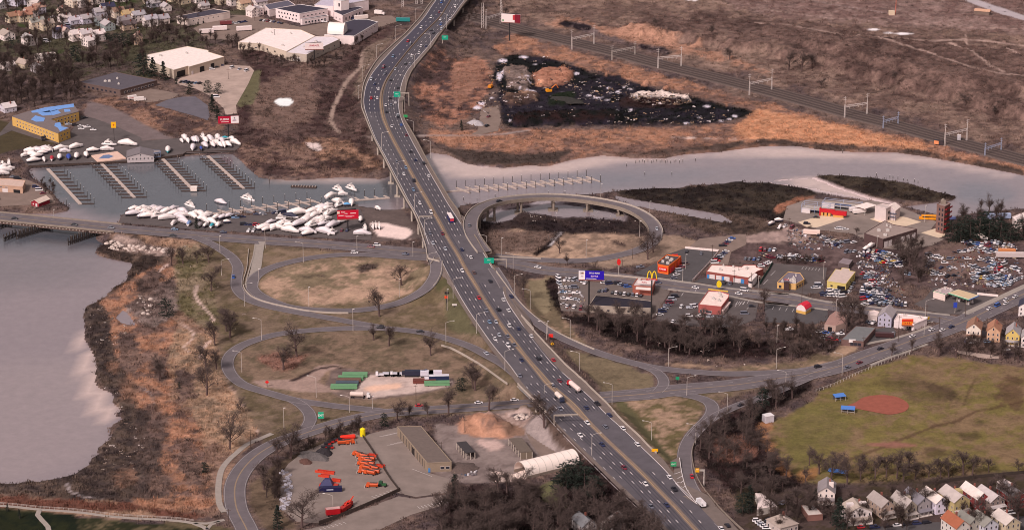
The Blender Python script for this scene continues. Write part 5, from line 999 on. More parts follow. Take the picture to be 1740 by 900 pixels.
bldg('factory','long white hall with pale grey roof at the very top','factory',T('b1',[(900,60),(1110,80),(1515,0),(1490,-30),(1000,-10)]),9,(240,216,216),(196,184,200),[(1,'b',1,2,5,6,.1,.15)])
bldg('factory','tall white block standing on the long white hall at the top','factory',T('b1',[(1115,5),(1200,15),(1290,0),(1280,-25),(1130,-20)]),15,(240,218,216),(190,178,186),[(0,'b',1,1.4,10,13,.6,.9)])
bldg('shed','dark grey gabled shed with white front between houses and the factory','shed',T('b1',[(330,60),(385,115),(680,60),(600,8)]),6,(228,206,204),(96,90,104),[(0,'k',1,3,0,3)])
bldg('office','small white two-storey office with flat roof at left of the factory yard','office building',T('b1',[(118,90),(215,110),(322,88),(215,60)]),6.5,(236,214,212),(150,136,140),[(0,'b',3,1.4,3.8,5.2),(1,'b',3,1.2,3.8,5),(1,'b',3,1.2,1,2.4)])
def motel():
 o=bldg('motel','yellow L-shaped motel with grey roof partly covered in blue tarps','motel',[(20.4,198.5),(99,227.5),(119,219.5),(86,204),(134,190.5),(125,177.5),(52,189)],7,(208,164,94),(122,108,108),[(0,'w',13,1.3,1.3,2.7),(0,'w',13,1.3,4.3,5.6),(3,'w',7,1.4,1.2,2.8),(3,'w',7,1.4,4.2,5.6),(1,'w',3,1.3,4.2,5.5),(1,'w',2,1.3,1.2,2.7)],parapet=0,rooflift=.5)
 c=Vector(o.location);Mt=mat('blue_tarpaulin',(118,158,220),.6,.12,.5)
 for pl in(T('A',[(205,740),(300,715),(490,690),(492,712),(420,722),(330,745),(215,750)]),T('A',[(250,752),(330,735),(345,765),(285,770)]),T('A',[(330,742),(380,728),(405,752),(350,768)]),T('A',[(425,728),(465,726),(470,742),(430,745)]),T('A',[(205,795),(235,768),(300,785),(290,808),(240,810)]),T('A',[(365,820),(400,812),(410,842),(452,850),(400,875),(385,850),(362,838)])):
  pts=[P(u,v,7.92)-c for u,v in pl];mb=MB();mb.prism([(p.x,p.y)for p in pts],7.58,7.64);part('tarpaulin',mb,Mt,o)
 return o
motel()
bldg('annexe','small grey lean-to with blue-grey windows at right end of marina clubhouse','annexe',T('E',[(1020,236),(1068,228),(1062,218),(1000,217)]),3.4,(120,130,160),(150,138,138),[(0,'w',3,1.6,.6,2.6)],parapet=.2,base=.9)
o=thing('terrace','pale terrace with a painted blue patch beside the marina clubhouse','terrace',P(187,268,.9));c=Vector(o.location)
mb=MB();pts=[P(u,v,1.3)-c for u,v in T('E',[(606,250),(780,223),(838,268),(652,292)])];mb.prism([(p.x,p.y)for p in pts],-1,.4);part('paving',mb,mat('terrace_paving',(224,186,170),.9,.06,.4),o)
mb=MB();pts=[P(u,v,1.35)-c for u,v in T('e1',[(1075,255),(1130,215),(1190,210),(1245,228),(1190,250)])];mb.prism([(p.x,p.y)for p in pts],.401,.45);part('pool_cover',mb,mat('blue_cover',(104,122,160),.7),o)
bldg('shop','brown flat-roofed waterside shop with cream front at left edge','shop',T('E',[(-60,448),(70,455),(150,462),(168,420),(60,408),(-60,406)]),4.6,(188,150,130),(206,176,164),[(0,'g',2,4,0,2.6),(1,'k',1,5,0,2.4,.2,.8),(0,'w',3,2,3.2,4)],base=.4)
bldg('warehouse','white-roofed building partly hidden by trees at right edge above junkyard','warehouse',T('h2',[(1500,368),(1560,432),(1900,400),(1800,300),(1640,310)]),5,(216,196,192),(240,222,218))
bldg('restaurant','bright orange and red restaurant with dark flat roof and white ducts','restaurant',T('k5',[(430,235),(430,268),(592,300),(600,290),(785,148),(575,120)]),5.4,(232,104,44),(84,70,72),units=6,parapet=.6)
bldg('store','red-brick store with white hipped top beside the yellow arches sign','shop',T('k5',[(45,590),(350,612),(392,505),(110,490)]),5.6,(164,92,78),(206,184,182),[(0,'w',4,1.3,3.6,4.4),(1,'k',2,1.6,0,2.6)],units=1,parapet=.5)
bldg('store','long low building with black pitched roof and weathered cream rear wall','workshop',T('L',[(396,464),(560,473),(808,484),(813,437),(622,415),(440,399)]),4.4,(176,158,146),(44,38,50),[(0,'b',3,1.4,1.2,2.2),(1,'b',4,1.4,1.2,2.2)],parapet=.25)
bldg('restaurant','flat white-roofed burger restaurant with red brick walls and yellow awning','restaurant',T('k6',[(80,537),(512,582),(650,400),(660,345),(500,290),(265,282)]),5.2,(170,88,84),(240,214,206),[(0,'w',1,4,.6,2.2,.4,.5),(0,'w',2,1.3,.4,2.4,.05,.3)],units=5,parapet=.5)
bldg('canopy','narrow white drive-through canopy along right side of burger restaurant','canopy',T('k6',[(520,640),(560,640),(690,485),(650,478)]),3,(226,196,190),(236,210,206),parapet=.1)
bldg('garage','long brick repair garage with white roof, blue doors and white shutters','garage',T('l1',[(152,462),(690,542),(800,460),(880,428),(790,405),(780,380),(630,380),(600,404),(355,384),(218,378)]),4.2,(146,78,72),(244,220,212),[(0,'d',1,1.6,0,2.6,.02,.07),(0,'g',1,3.6,0,2.9,.09,.19),(0,'g',1,3.6,0,2.9,.25,.35),(0,'d',1,1.4,0,2.6,.38,.42),(0,'g',1,3.6,0,2.9,.43,.55),(0,'g',1,5,0,2.9,.66,.8),(0,'d',1,2.2,0,2.9,.82,.9)],units=5)
bldg('sign_wall','white stepped end wall with black sign at the repair garage corner','wall',T('l1',[(690,560),(735,570),(800,500),(770,480)]),5,(232,214,210),(232,214,210),[(0,'b',1,3,2.8,4.2,.2,.9)],parapet=.1)
bldg('restaurant','tan drive-in restaurant with grey roof crowded with units and dark entrance','restaurant',T('l1',[(1056,602),(1140,612),(1205,615),(1292,622),(1400,560),(1345,482),(1195,468)]),3.8,(216,170,112),(122,110,122),[(0,'b',1,1.6,.6,2.4,.3,.6),(3,'b',3,1.6,.8,2.2)],units=12)
bldg('entrance_block','dark brown entrance tower at the front of the tan drive-in restaurant','entrance block',T('l1',[(1140,600),(1205,604),(1212,590),(1150,588)]),5.4,(74,52,52),(64,50,52),parapet=.1)
bldg('garage','yellow-walled garage with pale pitched roof beside crowded car lot','garage',T('m1',[(190,432),(430,467),(550,312),(480,300),(475,275),(380,262),(370,290),(300,280)]),5,(202,178,110),(204,180,172),[(0,'k',1,5,0,3.2,.62,.9),(0,'b',1,1.4,2,3,.2,.3),(1,'b',3,1.4,2,3)],parapet=.15)
bldg('shed','grey metal-roofed shed among dark bushes behind the yellow garage','shed',T('m1',[(330,195),(470,225),(520,160),(395,135)]),3,(100,84,84),(140,124,128),parapet=0)
bldg('store','white flat-roofed corner store with yellow awning at the road junction','shop',T('k7',[(440,337),(822,402),(1070,300),(1080,272),(700,220),(520,206)]),4.2,(226,206,206),(240,216,212),[(0,'k',1,1.8,0,2.4,.78,.86)],units=2)
bldg('store','low white-roofed store behind the grey gabled house','shop',T('k7',[(-60,225),(120,240),(160,170),(60,140),(-20,150)]),4,(206,186,182),(236,212,208))
bldg('store','grey-roofed roadside store with white sign and long eaves','shop',T('M',[(508,692),(655,704),(735,612),(605,602)]),3.6,(116,88,84),(118,116,118),[(0,'b',3,2,.6,2.4,.4,.9)],parapet=.12)
bldg('workshop','brown weathered workshop roof beside a large bare tree and road','workshop',T('M',[(395,590),(470,600),(545,575),(545,520),(470,500),(430,530)]),3.8,(180,150,140),(166,128,120),[(0,'k',1,2.5,0,2.6)],parapet=0)
bldg('shop','fuel station shop with pale roof and bright green fascia','shop',T('k8',[(205,330),(460,402),(640,290),(470,228)]),4.0,(226,202,194),(182,162,164),[(1,'b',3,2.6,.6,2.6)],units=3)
o=thing('fuel_canopy','flat tan fuel station canopy with pale green fascia over the pumps','canopy',P(1636,512,.46));c=Vector(o.location)
q=[P(u,v,5.8)-c for u,v in T('k8',[(530,345),(980,492),(1195,402),(750,270)])];mb=MB();mb.prism([(p.x,p.y)for p in q],4.5,5.3);part('fascia',mb,mat('fascia_green',(204,212,196),.7),o);mb=MB();mb.prism([(p.x*.94,p.y*.94)for p in q],5.3,5.36);part('roof',mb,rm_((206,178,146)),o)
for s_,t_ in((.3,.3),(.3,.7),(.75,.3),(.75,.7)):
 p=q[0]*(1-s_)*(1-t_)+q[1]*s_*(1-t_)+q[2]*s_*t_+q[3]*(1-s_)*t_;mb=MB();mb.box(p.x-.3,p.x+.3,p.y-.3,p.y+.3,-.4,4.5);part('column',mb,M_conc,o);mb=MB();mb.box(p.x+.8,p.x+1.9,p.y-.4,p.y+.4,0,2);part('fuel_pump',mb,M_gdoor,o)
mb=MB();p,q_=q[0],q[1];mb.beam((p.x,p.y,5.1),(q_.x,q_.y,5.1),.9,.3);part('stripe',mb,mat('stripe_green',(70,150,110),.6),o)
mb=MB();p,q_=q[1],q[2];mb.beam((p.x,p.y,5.15),(q_.x,q_.y,5.15),.9,.35);part('stripe',mb,mat('stripe_blue',(84,110,180),.6),o)
def tower():
 o=bldg('training_tower','tall brick training tower with red stair landings on its right side','tower',T('h2',[(540,208),(640,238),(712,198),(612,168)]),19,(124,92,86),(150,130,126),[(0,'b',2,1.1,2+3.4*i,3.8+3.4*i,.2,.95)for i in range(5)],parapet=.5)
 c=Vector(o.location);a=P(640/7.5+1520,238/7.5+320,19.3)-c;b=P(712/7.5+1520,198/7.5+320,19.3)-c;d=(b-a).normalized();nn=Vector((d.y,-d.x,0));Mr=mat('red_steel',(150,44,48),.6)
 for i in range(5):
  z=3.5+3.4*i;mb=MB();pts=[a,b,b+nn*1.6,a+nn*1.6];mb.prism([(p.x,p.y)for p in pts],z,z+.15,True);mb.beam(a+nn*1.6+Vector((0,0,z-a.z+1.2)),b+nn*1.6+Vector((0,0,z-a.z+1.2)),.12,1.1);part('landing',mb,Mr,o)
 mb=MB();mb.loft([[(x,y,z)for x,z in((-1.6,19),(1.6,19),(1.6,21.2),(0,22.4),(-1.6,21.2))]for y in(0,3)]);part('stair_head',mb,M_cold,o,label='pale stair head on tower roof')
tower()
b_=bldg('burn_building','pale concrete burn building with stepped block walls and gabled half','training building',T('h1',[(1270,375),(1432,412),(1520,372),(1370,342)]),9.5,(210,190,188),(200,180,176),[(1,'k',1,1.6,1,3),(1,'k',1,1.6,5,7)],fp=True)
o=thing('burn_house','white gabled training house joined to the concrete burn building','training building',P(*T('h1',(1520,350)),.46));rz=R(-28);o.rotation_euler=(0,0,rz)
mb=MB();mb.box(-4,4,-4,5,-.3,7);mb.loft([[(-4,y,7),(4,y,7),(0,y,9.4)]for y in(-4,5)]);part('wall',mb,wm_((200,182,184)),o);mb=MB();mb.loft([[(-4.3,y,6.9),(0,y,9.5),(0,y,9.7),(-4.4,y,7.1)]for y in(-4.3,5.3)]);mb.loft([[(4.3,y,6.9),(0,y,9.5),(0,y,9.7),(4.4,y,7.1)]for y in(-4.3,5.3)]);part('roof',mb,rm_((238,216,208)),o)
mb=MB();[mb.box(-3,5,-5.2,-4,z,z+.15)for z in(2.4,4.8)];[mb.box(x,x+.15,-5.2,-5.05,0,5.8)for x in(-3,-1,1,3,4.8)];part('balcony',mb,mat('slate_steel',(80,84,104),.6),o)
bldg('garage','brown brick flat-roofed garage with five white roller doors and pale roof','garage',T('H',[(864,440),(966,472),(1152,417),(1020,392),(975,372)]),6,(88,66,66),(156,136,130),[(1,'g',2,3.2,0,4,.03,.28),(1,'k',1,1.6,0,2.4,.34,.4),(1,'g',3,3.6,0,4,.5,.98)],units=6)
def shelter(label,t,px,h,c,post=.2):
 q=[P(u,v,h+.4)for u,v in T(t,px)];ce=sum(q,Vector())/4;o=thing('canopy_shelter',label,'shelter',(ce.x,ce.y,.45));q=[p-ce for p in q]
 mb=MB();mb.prism([(p.x,p.y)for p in q],h-.3,h,True);part('roof',mb,rm_(c),o)
 for p in q:mb=MB();mb.tube((p.x*.93,p.y*.93,-.5),(p.x*.93,p.y*.93,h-.3),post,n=6);part('post',mb,M_galv,o)
 return o
shelter('white flat canopy on posts beside the concrete burn building','h1',[(985,170),(1130,215),(1300,160),(1155,120)],5,(244,222,216))
def frame_tower(label,t,u,v,w_,d_,h,m_,deck=True):
 p=P(*T(t,(u,v)),.45);o=thing('training_rig',label,'training rig',p,R(-20));mb=MB()
 for x in(-w_/2,0,w_/2):
  for y in(-d_/2,d_/2):mb.tube((x,y,-.4),(x,y,h),.14,n=5)
 for z in(h*.45,h*.75,h):
  for y in(-d_/2,d_/2):mb.tube((-w_/2,y,z),(w_/2,y,z),.1,n=4)
  for x in(-w_/2,w_/2):mb.tube((x,-d_/2,z),(x,d_/2,z),.1,n=4)
 part('frame',mb,m_,o);mb=MB();mb.box(-w_/2,w_/2,-d_/2,d_/2,h*.45,h*.45+.12);part('deck',mb,M_conc,o);mb=MB();mb.tube((-w_/4,-1,1.6),(w_/4,-1,1.6),1.2,n=10);part('tank',mb,mat('navy_tank',(44,52,84),.5),o);mb=MB();mb.box(-w_/2,-w_/6,-d_/2,-d_/2+2,0,3);part('block',mb,M_gdoor,o)
frame_tower('steel training frame with white blocks and dark blue tank on the training ground','h1',400,265,18,8,6,mat('pale_blue_steel',(168,172,196),.6));frame_tower('wide low pale-blue pipe frame at back of the training ground','h1',790,195,26,9,4,MATS['pale_blue_steel'])
p=P(*T('h1',(660,330)),.55);o=thing('training_prop','bright red stepped training prop with yellow lower panels on pale pad','training prop',p,R(-18));Mr=mat('bright_red',(190,28,40),.5)
mb=MB();mb.box(-9.5,1,-.8,1.2,2.6,4.8);mb.box(-1,9,-1,1.6,1.6,4.2);mb.box(-9.5,-8.5,-1,1.2,0,5.4);part('body',mb,Mr,o);mb=MB();[mb.box(x,x+1.6,-.6,.6,0,2.6)for x in(-8.5,-6,-3.5)];mb.box(0,7,-.7,.8,0,1.6);part('panel',mb,mat('ochre_panel',(206,150,84),.7),o)
dp_=bldg('depot','long brown flat-roofed depot with column-lined left wall','depot',T('O',[(1021,293),(1199,507),(1340,500),(1160,290)]),5.2,(146,126,110),(112,97,92),[(0,'b',16,.5,.2,4.6),(0,'k',1,3,.2,4,.5,.56),(1,'w',2,2.2,1.4,3,.5,.95),(1,'d',1,1.1,0,2.4,.04,.1)],parapet=.3)
def open_shed(label,t,px,h,wc,rc,cols):
 q=[P(u,v,h+.3)for u,v in T(t,px)];ce=sum(q,Vector())/4;o=thing('open_shed',label,'shed',(ce.x,ce.y,.3));q=[p-ce for p in q]
 mb=MB();mb.prism([(p.x,p.y)for p in q],h-.5,h,True);part('roof',mb,rm_(rc),o)
 for a,b,nm in((q[2],q[3],'wall'),(q[1],q[2],'wall'))if cols>5 else((q[2],q[3],'wall'),):mb=MB();mb.beam((a.x,a.y,h-.5),(b.x,b.y,h-.5),.3,h+.4);part(nm,mb,wm_(wc),o)
 for i in range(cols):p=q[0]+(q[1]-q[0])*(i/(cols-1));mb=MB();mb.box(p.x-.22,p.x+.22,p.y-.22,p.y+.22,-.5,h-.5);part('column',mb,M_conc,o)
 for i in(1,2):p=q[1]+(q[2]-q[1])*(i/2)*.98;mb=MB();mb.box(p.x-.2,p.x+.2,p.y-.2,p.y+.2,-.5,h-.5);part('column',mb,M_conc,o)
open_shed('small open black-roofed shed with white columns on the gravel yard','r1',[(153,260),(222,336),(288,328),(224,252)],4.2,(60,50,52),(66,60,62),5)
open_shed('brown open-fronted storage shed left of the white salt dome','r1',[(534,232),(620,332),(706,325),(630,226)],4.2,(120,104,92),(108,94,86),6)
def dome():
 A_,B_=P(*T('r1',(662,528)),.3),P(*T('r1',(1050,432)),.3);C_=P(*T('r1',(572,478)),.3);o=thing('salt_dome','white fabric salt dome with open arched end on low concrete walls','dome',A_);ax=(B_-A_);wd=(C_-A_);n_=14
 def ring(t):return[ax*t+wd*(.5-.5*math.cos(a))+Vector((0,0,1.6+6.0*math.sin(a)))for a in[math.pi*i/n_ for i in range(n_+1)]]
 mb=MB();rr=[ring(i/16)for i in range(17)]
 for r0,r1 in zip(rr[:-1],rr[1:]):
  for i in range(n_):mb.face([r0[i],r0[i+1],r1[i+1],r1[i]])
 part('fabric_roof',mb,mat('white_fabric',(244,224,216),.7,.03,.4),o)
 for i in range(0,17,2):
  mb=MB();r0=ring(i/16)
  for a,b in zip(r0[:-1],r0[1:]):mb.tube(a,b,.13,n=4,cap=False)
  part('rib',mb,M_galv,o)
 mb=MB();mb.beam(Vector((0,0,1.6)),ax+Vector((0,0,1.6)),.5,2);part('wall',mb,M_cold,o);mb=MB();mb.beam(wd+Vector((0,0,1.6)),ax+wd+Vector((0,0,1.6)),.5,2);part('wall',mb,M_cold,o)
 mb=MB();r0=ring(.999);mb.face(r0);part('end_wall',mb,MATS['white_fabric'],o)
 mb=MB();c=wd*.5;pts=[c+ax*.02+wd*.38*math.cos(a)+ax*(.04*math.sin(a)-.06)for a in[i*.785 for i in range(8)]]
 s_=MB();rings=[]
 for k_,(f,z)in enumerate(((1,-.2),(.8,.8),(.45,1.5),(.1,1.9))):rings.append([Vector(c+ax*.12+(wd*.42*math.cos(a)+ax*.24*math.sin(a))*f)+Vector((0,0,z))for a in[i*.524 for i in range(12)]])
 s_.loft(rings);sp_=link('salt_pile',s_.mesh('salt_pile',mat('road_salt',(240,216,206),.8,.05,1)),None,A_);sp_['kind']='stuff';sp_['label']='white heap of road salt at mouth of the salt dome';sp_['category']='salt'
 mb=MB();q=[P(u,v,.5)for u,v in T('r1',[(400,475),(440,470),(560,492),(655,470),(660,525),(600,548),(500,552),(430,545),(450,510)])];mb.face(q);struct('spilt_salt',mb.mesh('spilt_salt',mat('spilt_salt',(214,188,178),.9,.12,.3)))
dome()
def house(u,v,w_,d_,hw,hr,rot,wc,rc,label,porch=0,dormer=0,group='wooden houses',side_windows=True,chimney=True,hip=False,nm='house',z=None):
 p=gz(u,v)if z is None else P(u,v,z);o=tag(link(nm,None,None,p,R(rot)),label,nm if nm=='house' else 'clubhouse',group if nm=='house' else None)if label else link('house',None,None,p,R(rot))
 if not label:auto(o,'%s house with %s roof'%(cname(wc),cname(rc)),u,v,'house',group)
 W=w_/2;mb=MB();mb.prism([(-W,0),(W,0),(W,d_),(-W,d_)],-1,hw);mb.loft([[(-W,y,hw),(W,y,hw),(0,y,hw+hr)]for y in((0,d_)if not hip else(d_*.3,d_*.7))]);part('wall',mb,wm_(wc),o)
 mb=MB();e=.45;k_=hr/W
 y0,y1=(-e,d_+e)
 if not hip:
  for s_ in(-1,1):mb.loft([[(s_*(W+e),y,hw-e*k_),(0,y,hw+hr),(0,y,hw+hr+.22),(s_*(W+e),y,hw-e*k_+.22)]for y in(y0,y1)])
 else:
  r1_,r2_=(0,d_*.35,hw+hr),(0,d_*.65,hw+hr);c_=[(-W-e,-e,hw),(W+e,-e,hw),(W+e,d_+e,hw),(-W-e,d_+e,hw)]
  for f in((c_[0],c_[1],r1_),(c_[1],c_[2],r2_,r1_),(c_[2],c_[3],r2_),(c_[3],c_[0],r1_,r2_)):mb.face(f)
 rf=part('roof',mb,rm_(rc),o)
 if chimney:mb=MB();mb.box(W*.25,W*.25+.8,d_*.6,d_*.6+.8,hw+hr*.4,hw+hr+1);part('chimney',mb,wm_((140,84,74)),rf)
 fl=2 if hw>4.5 else 1;n=max(2,int(w_/2.6))
 wmesh=cmesh('hwin',lambda:_win(.95,1.5))
 for f in range(fl):
  z=1.0+f*2.8
  for i in range(n):link('window',wmesh,o,(-W+w_*(i+.5)/n,0,z),0)
  if side_windows:
   m_=max(2,int(d_/3.4))
   for i in range(m_):
    link('window',wmesh,o,(W,d_*(i+.5)/m_,z),R(90));link('window',wmesh,o,(-W,d_*(i+.5)/m_,z),R(-90))
 if not hip:link('window',wmesh,o,(0,0,hw+hr*.15),0)
 if porch:
  mb=MB();z=2.9;mb.loft([[(x,-2.4,z-.3),(x,-2.4,z-.1),(x,.0,z+.5),(x,.0,z+.3)]for x in(-W,W)]);part('porch_roof',mb,rm_(rc),o);mb=MB()
  for x in(-W+.2,-W/3,W/3,W-.2):mb.box(x-.1,x+.1,-2.2,-2.0,-.3,z-.3)
  mb.box(-W,W,-2.3,0,-.5,.4);part('porch',mb,wm_((214,198,192)),o)
 if dormer:
  for s_ in((-1,1)if dormer>1 else(1,)):
   mb=MB();x0=s_*W*.25;mb.loft([[(x,d_*.35,hw+hr*.35),(x,d_*.6,hw+hr*.35),(x,d_*.6,hw+hr*.95),(x,d_*.35,hw+hr*.95)]for x in(x0,s_*W*.8)]);part('dormer',mb,wm_(wc),o)
 return o
def _win(w_,h):
 mb=MB();mb.cm=0;mb.box(-w_/2,w_/2,-.06,.02,0,h);mb.cm=1;mb.box(-w_/2+.1,w_/2-.1,-.09,-.05,.1,h-.1);return mb.mesh('window',[M_frame,M_glass])
def cname(c):
 r,g,b=c;mx,mn=max(c),min(c);L_=sum(c)/3
 if mx-mn<34:return 'white' if L_>195 else 'pale grey' if L_>160 else 'grey' if L_>105 else 'dark grey' if L_>70 else 'black'
 if b>=r:return 'blue-grey' if L_>90 else 'dark blue'
 if g>.8*r and g>b*1.25:return 'yellow' if L_>140 else 'olive'
 if r>1.5*g:return 'red' if g<100 else 'orange'
 return 'cream' if L_>180 else 'tan' if L_>140 else 'brown'
WHT,CRM,LAV=(228,210,206),(214,192,168),(206,196,210)
q2=lambda x,y:T('q2',(x,y));q1=lambda x,y:T('q1',(x,y));m2=lambda x,y:T('m2',(x,y));a1=lambda x,y:T('a1',(x,y));a2=lambda x,y:T('a2',(x,y))
house(*q2(968,615),9.2,15,8,3.2,24,(186,164,118),(186,170,166),'big yellow house with grey roof and a row of small windows',1,1)
house(*q2(725,595),7,15,6.4,2.8,24,(220,206,222),(222,204,198),'lavender-white house with very pale roof left of the big yellow house')
house(*q2(1228,545),6.6,16,6.4,3,24,(140,60,62),(224,206,200),'narrow house with dark red side wall and pale roof')
house(*q2(1410,560),8.6,15,5.6,3,24,(150,130,124),(192,178,178),'wide brown-fronted house with lilac-grey roof right of the red-sided house',1)
house(*q2(1660,530),8.5,13,7,2.6,24,(158,52,52),(150,140,142),'dark red house with grey roof at bottom right edge')
house(*q2(505,610),7.6,15,6.6,3,24,(160,148,150),(128,120,128),'grey house with dark grey roof half hidden by a bare tree',1)
house(*q2(345,650),6.8,14,6.4,3.4,24,(172,156,142),(172,158,154),'tan house with gabled front and white porch behind bare trees',1,1)
house(*q2(60,640),7.5,14,6.2,3,24,(176,150,136),(160,146,142),'peach house with brown-grey roof at left of the tan house row',1)
house(*q2(1600,850),8.5,13,6,3,24,(196,176,150),(200,184,178),'cream house with speckled pale roof cut by bottom right edge')
house(*q2(1330,870),8.5,13,6,3,24,(196,190,200),(140,134,128),'blue-white house with grey-green roof cut by the bottom edge')
house(*q2(1120,860),7,12,6,3,24,(170,160,150),(128,124,118),'grey house with dull green-grey roof behind the orange roof')
house(*q2(985,905),8,14,6.5,3.4,24,(210,196,190),(158,92,68),'white house with bright orange roof at the bottom edge')
house(*q1(1040,400),8.6,13,6.2,3,-8,(232,212,206),(146,134,136),'white two-storey porch house with grey roof beside the park trees',1,1)
house(*q1(1450,640),13,11,6,3.2,12,(222,206,204),(178,160,150),'wide white twin-gabled house with brown-grey roof behind small spruce',1,2)
house(*q1(585,760),11,12,4,3.4,30,(190,172,166),(164,146,138),'low grey-brown hip-roofed house at the bottom edge',hip=True)
bldg('cottage','single-storey cottage with bright white roof at left of bottom right houses','cottage',T('q1',[(190,470),(355,440),(442,432),(330,315),(250,272),(165,268),(200,350)]),3.6,(180,166,160),(238,216,212),[(1,'w',2,1,1,2.2)],parapet=0)
bldg('garage','low brick garage with flat pale grey roof between bottom houses','garage',T('q1',[(820,545),(1003,530),(885,413),(735,420)]),3.2,(132,92,84),(206,190,184),parapet=.15)
house(*T('R',(640,925)),8,12,5.5,3,25,(190,180,180),(120,118,122),'grey-roofed house cut by the bottom edge below the woods');house(*T('R',(725,920)),9,10,5.6,3.4,-30,(226,212,208),(190,176,172),'white gabled house at the bottom edge beside the highway woods')
house(*m2(215,625),8.4,12,7,3.4,-14,(226,208,196),(152,112,94),'white wooden house with brown roof, leftmost of the junction row',1)
house(*m2(430,645),8,12,6.6,3.4,-14,(208,164,136),(176,124,100),'peach wooden house with orange-brown roof in the junction row')
house(*m2(640,685),8,12,6.8,3.6,-14,(212,180,108),(168,158,160),'yellow wooden house with grey roof in the junction row',1)
house(*m2(810,715),8,12,6.6,3.4,-14,(226,208,204),(170,160,160),'white house cut by right edge beside the yellow wooden house')
house(*m2(790,370),9,11,6.4,3,-14,(228,212,210),(60,58,76),'white house with navy roof at right edge above the junction row')
house(*T('k7',(255,452)),8.2,13,6.4,3.4,-19,(176,168,186),(168,156,158),'grey gabled house with blue front door beside the white corner store',chimney=False)
shelter('white gabled carport tent behind the bottom right houses','q2',[(1405,200),(1470,245),(1610,225),(1490,158)],3.2,(234,212,208))
house(*T('E',(935,288)),19,15,3.4,2.6,7,(184,170,172),(122,112,116),'grey-roofed marina clubhouse with glazed gable front on timber deck',nm='marina_clubhouse',z=.8,chimney=False)
def barn():
 p=gz(*T('M',(238,520)));o=thing('garden_shed','small barn-shaped shed with bright red roof and yellow lower walls','shed',p,R(-35));mb=MB();mb.box(-3.2,3.2,0,7,-.5,2);part('base',mb,wm_((214,166,92)),o);mb=MB();mb.loft([[(-3.2,y,2),(3.2,y,2),(3.2,y,3.6),(1.9,y,5.2),(0,y,5.9),(-1.9,y,5.2),(-3.2,y,3.6)]for y in(0,7)]);part('wall',mb,wm_((226,206,204)),o)
 mb=MB();pr=[(-3.5,3.3),(-2.1,5.3),(0,6.1),(2.1,5.3),(3.5,3.3)]
 for a,b in zip(pr[:-1],pr[1:]):mb.loft([[(a[0],y,a[1]),(b[0],y,b[1]),(b[0],y,b[1]+.2),(a[0],y,a[1]+.2)]for y in(-.3,7.3)])
 part('roof',mb,rm_((214,44,66)),o)
barn()
def redshed():
 p=gz(*T('e1',(385,775)));o=thing('boathouse','small red waterside shed with pale roof and white doors by the left bridge','shed',p,R(-32));mb=MB();mb.prism([(-3.4,0),(3.4,0),(3.4,11),(-3.4,11)],-.5,2.8);mb.loft([[(-3.4,y,2.8),(3.4,y,2.8),(0,y,4.6)]for y in(0,11)]);part('wall',mb,wm_((150,36,52)),o)
 mb=MB()
 for s_ in(-1,1):mb.loft([[(s_*3.8,y,2.6),(0,y,4.6),(0,y,4.8),(s_*3.8,y,2.8)]for y in(-.4,11.4)])
 part('roof',mb,rm_((216,192,180)),o);mb=MB();mb.box(.4,2,-.12,.02,0,2.3);part('door',mb,M_gdoor,o);mb=MB();mb.box(-2,-1,-.12,.02,1,2);part('window',mb,M_frame,o)
redshed()
GR,DG,BR,NV_,PK=(176,164,166),(118,110,118),(156,116,96),(58,56,80),(188,158,150)
for(x,y,w_,d_,hw,rot,wc,rc)in[(60,150,8,12,5,50,(210,200,200),(206,196,196)),(200,90,8,12,6,-60,LAV,(190,180,194)),(350,100,8,12,6,60,LAV,(196,186,196)),(500,80,6,8,5,20,WHT,(200,190,190)),(130,390,8,12,6,-50,CRM,BR),(310,370,8,12,6,-60,CRM,(166,116,98)),(430,300,7,11,6,-50,WHT,(176,130,112)),(560,240,7,11,6,-55,LAV,(178,140,126)),(690,150,8,12,6,55,WHT,(196,180,176)),(520,500,7,12,6.6,-58,(226,204,184),(150,146,140)),(700,520,7,11,6,-58,CRM,(164,146,136)),(920,650,7,11,6,-55,LAV,NV_),(1000,610,6,9,5,-58,LAV,(90,82,100)),(1140,640,7,10,6,55,WHT,PK),(1200,700,8,12,6.4,-55,(236,216,210),(214,196,194)),(1360,700,8,11,6.5,-50,(238,218,212),(196,182,184)),(1440,790,8,10,5,-40,(236,218,214),(226,208,206)),(170,690,10,12,5,35,WHT,(166,150,142)),(560,780,9,12,6,38,(236,218,214),(176,166,166)),(1140,90,9,12,7,-50,(228,206,190),(150,134,130)),(1290,90,9,12,6,-55,(226,200,180),(196,176,164)),(1410,120,7,9,5,50,WHT,(190,176,176)),(1470,60,8,11,6,-50,WHT,DG),(1010,380,7,10,4,-55,WHT,(206,188,184)),(1180,420,6,9,4,-55,LAV,(190,178,186)),(1370,410,8,11,5,-50,LAV,GR),(1080,270,6,8,4,30,CRM,PK)]:
 house(*a1(x,y),w_,d_,hw,2.8,rot,wc,rc,None,group='houses at the top left')
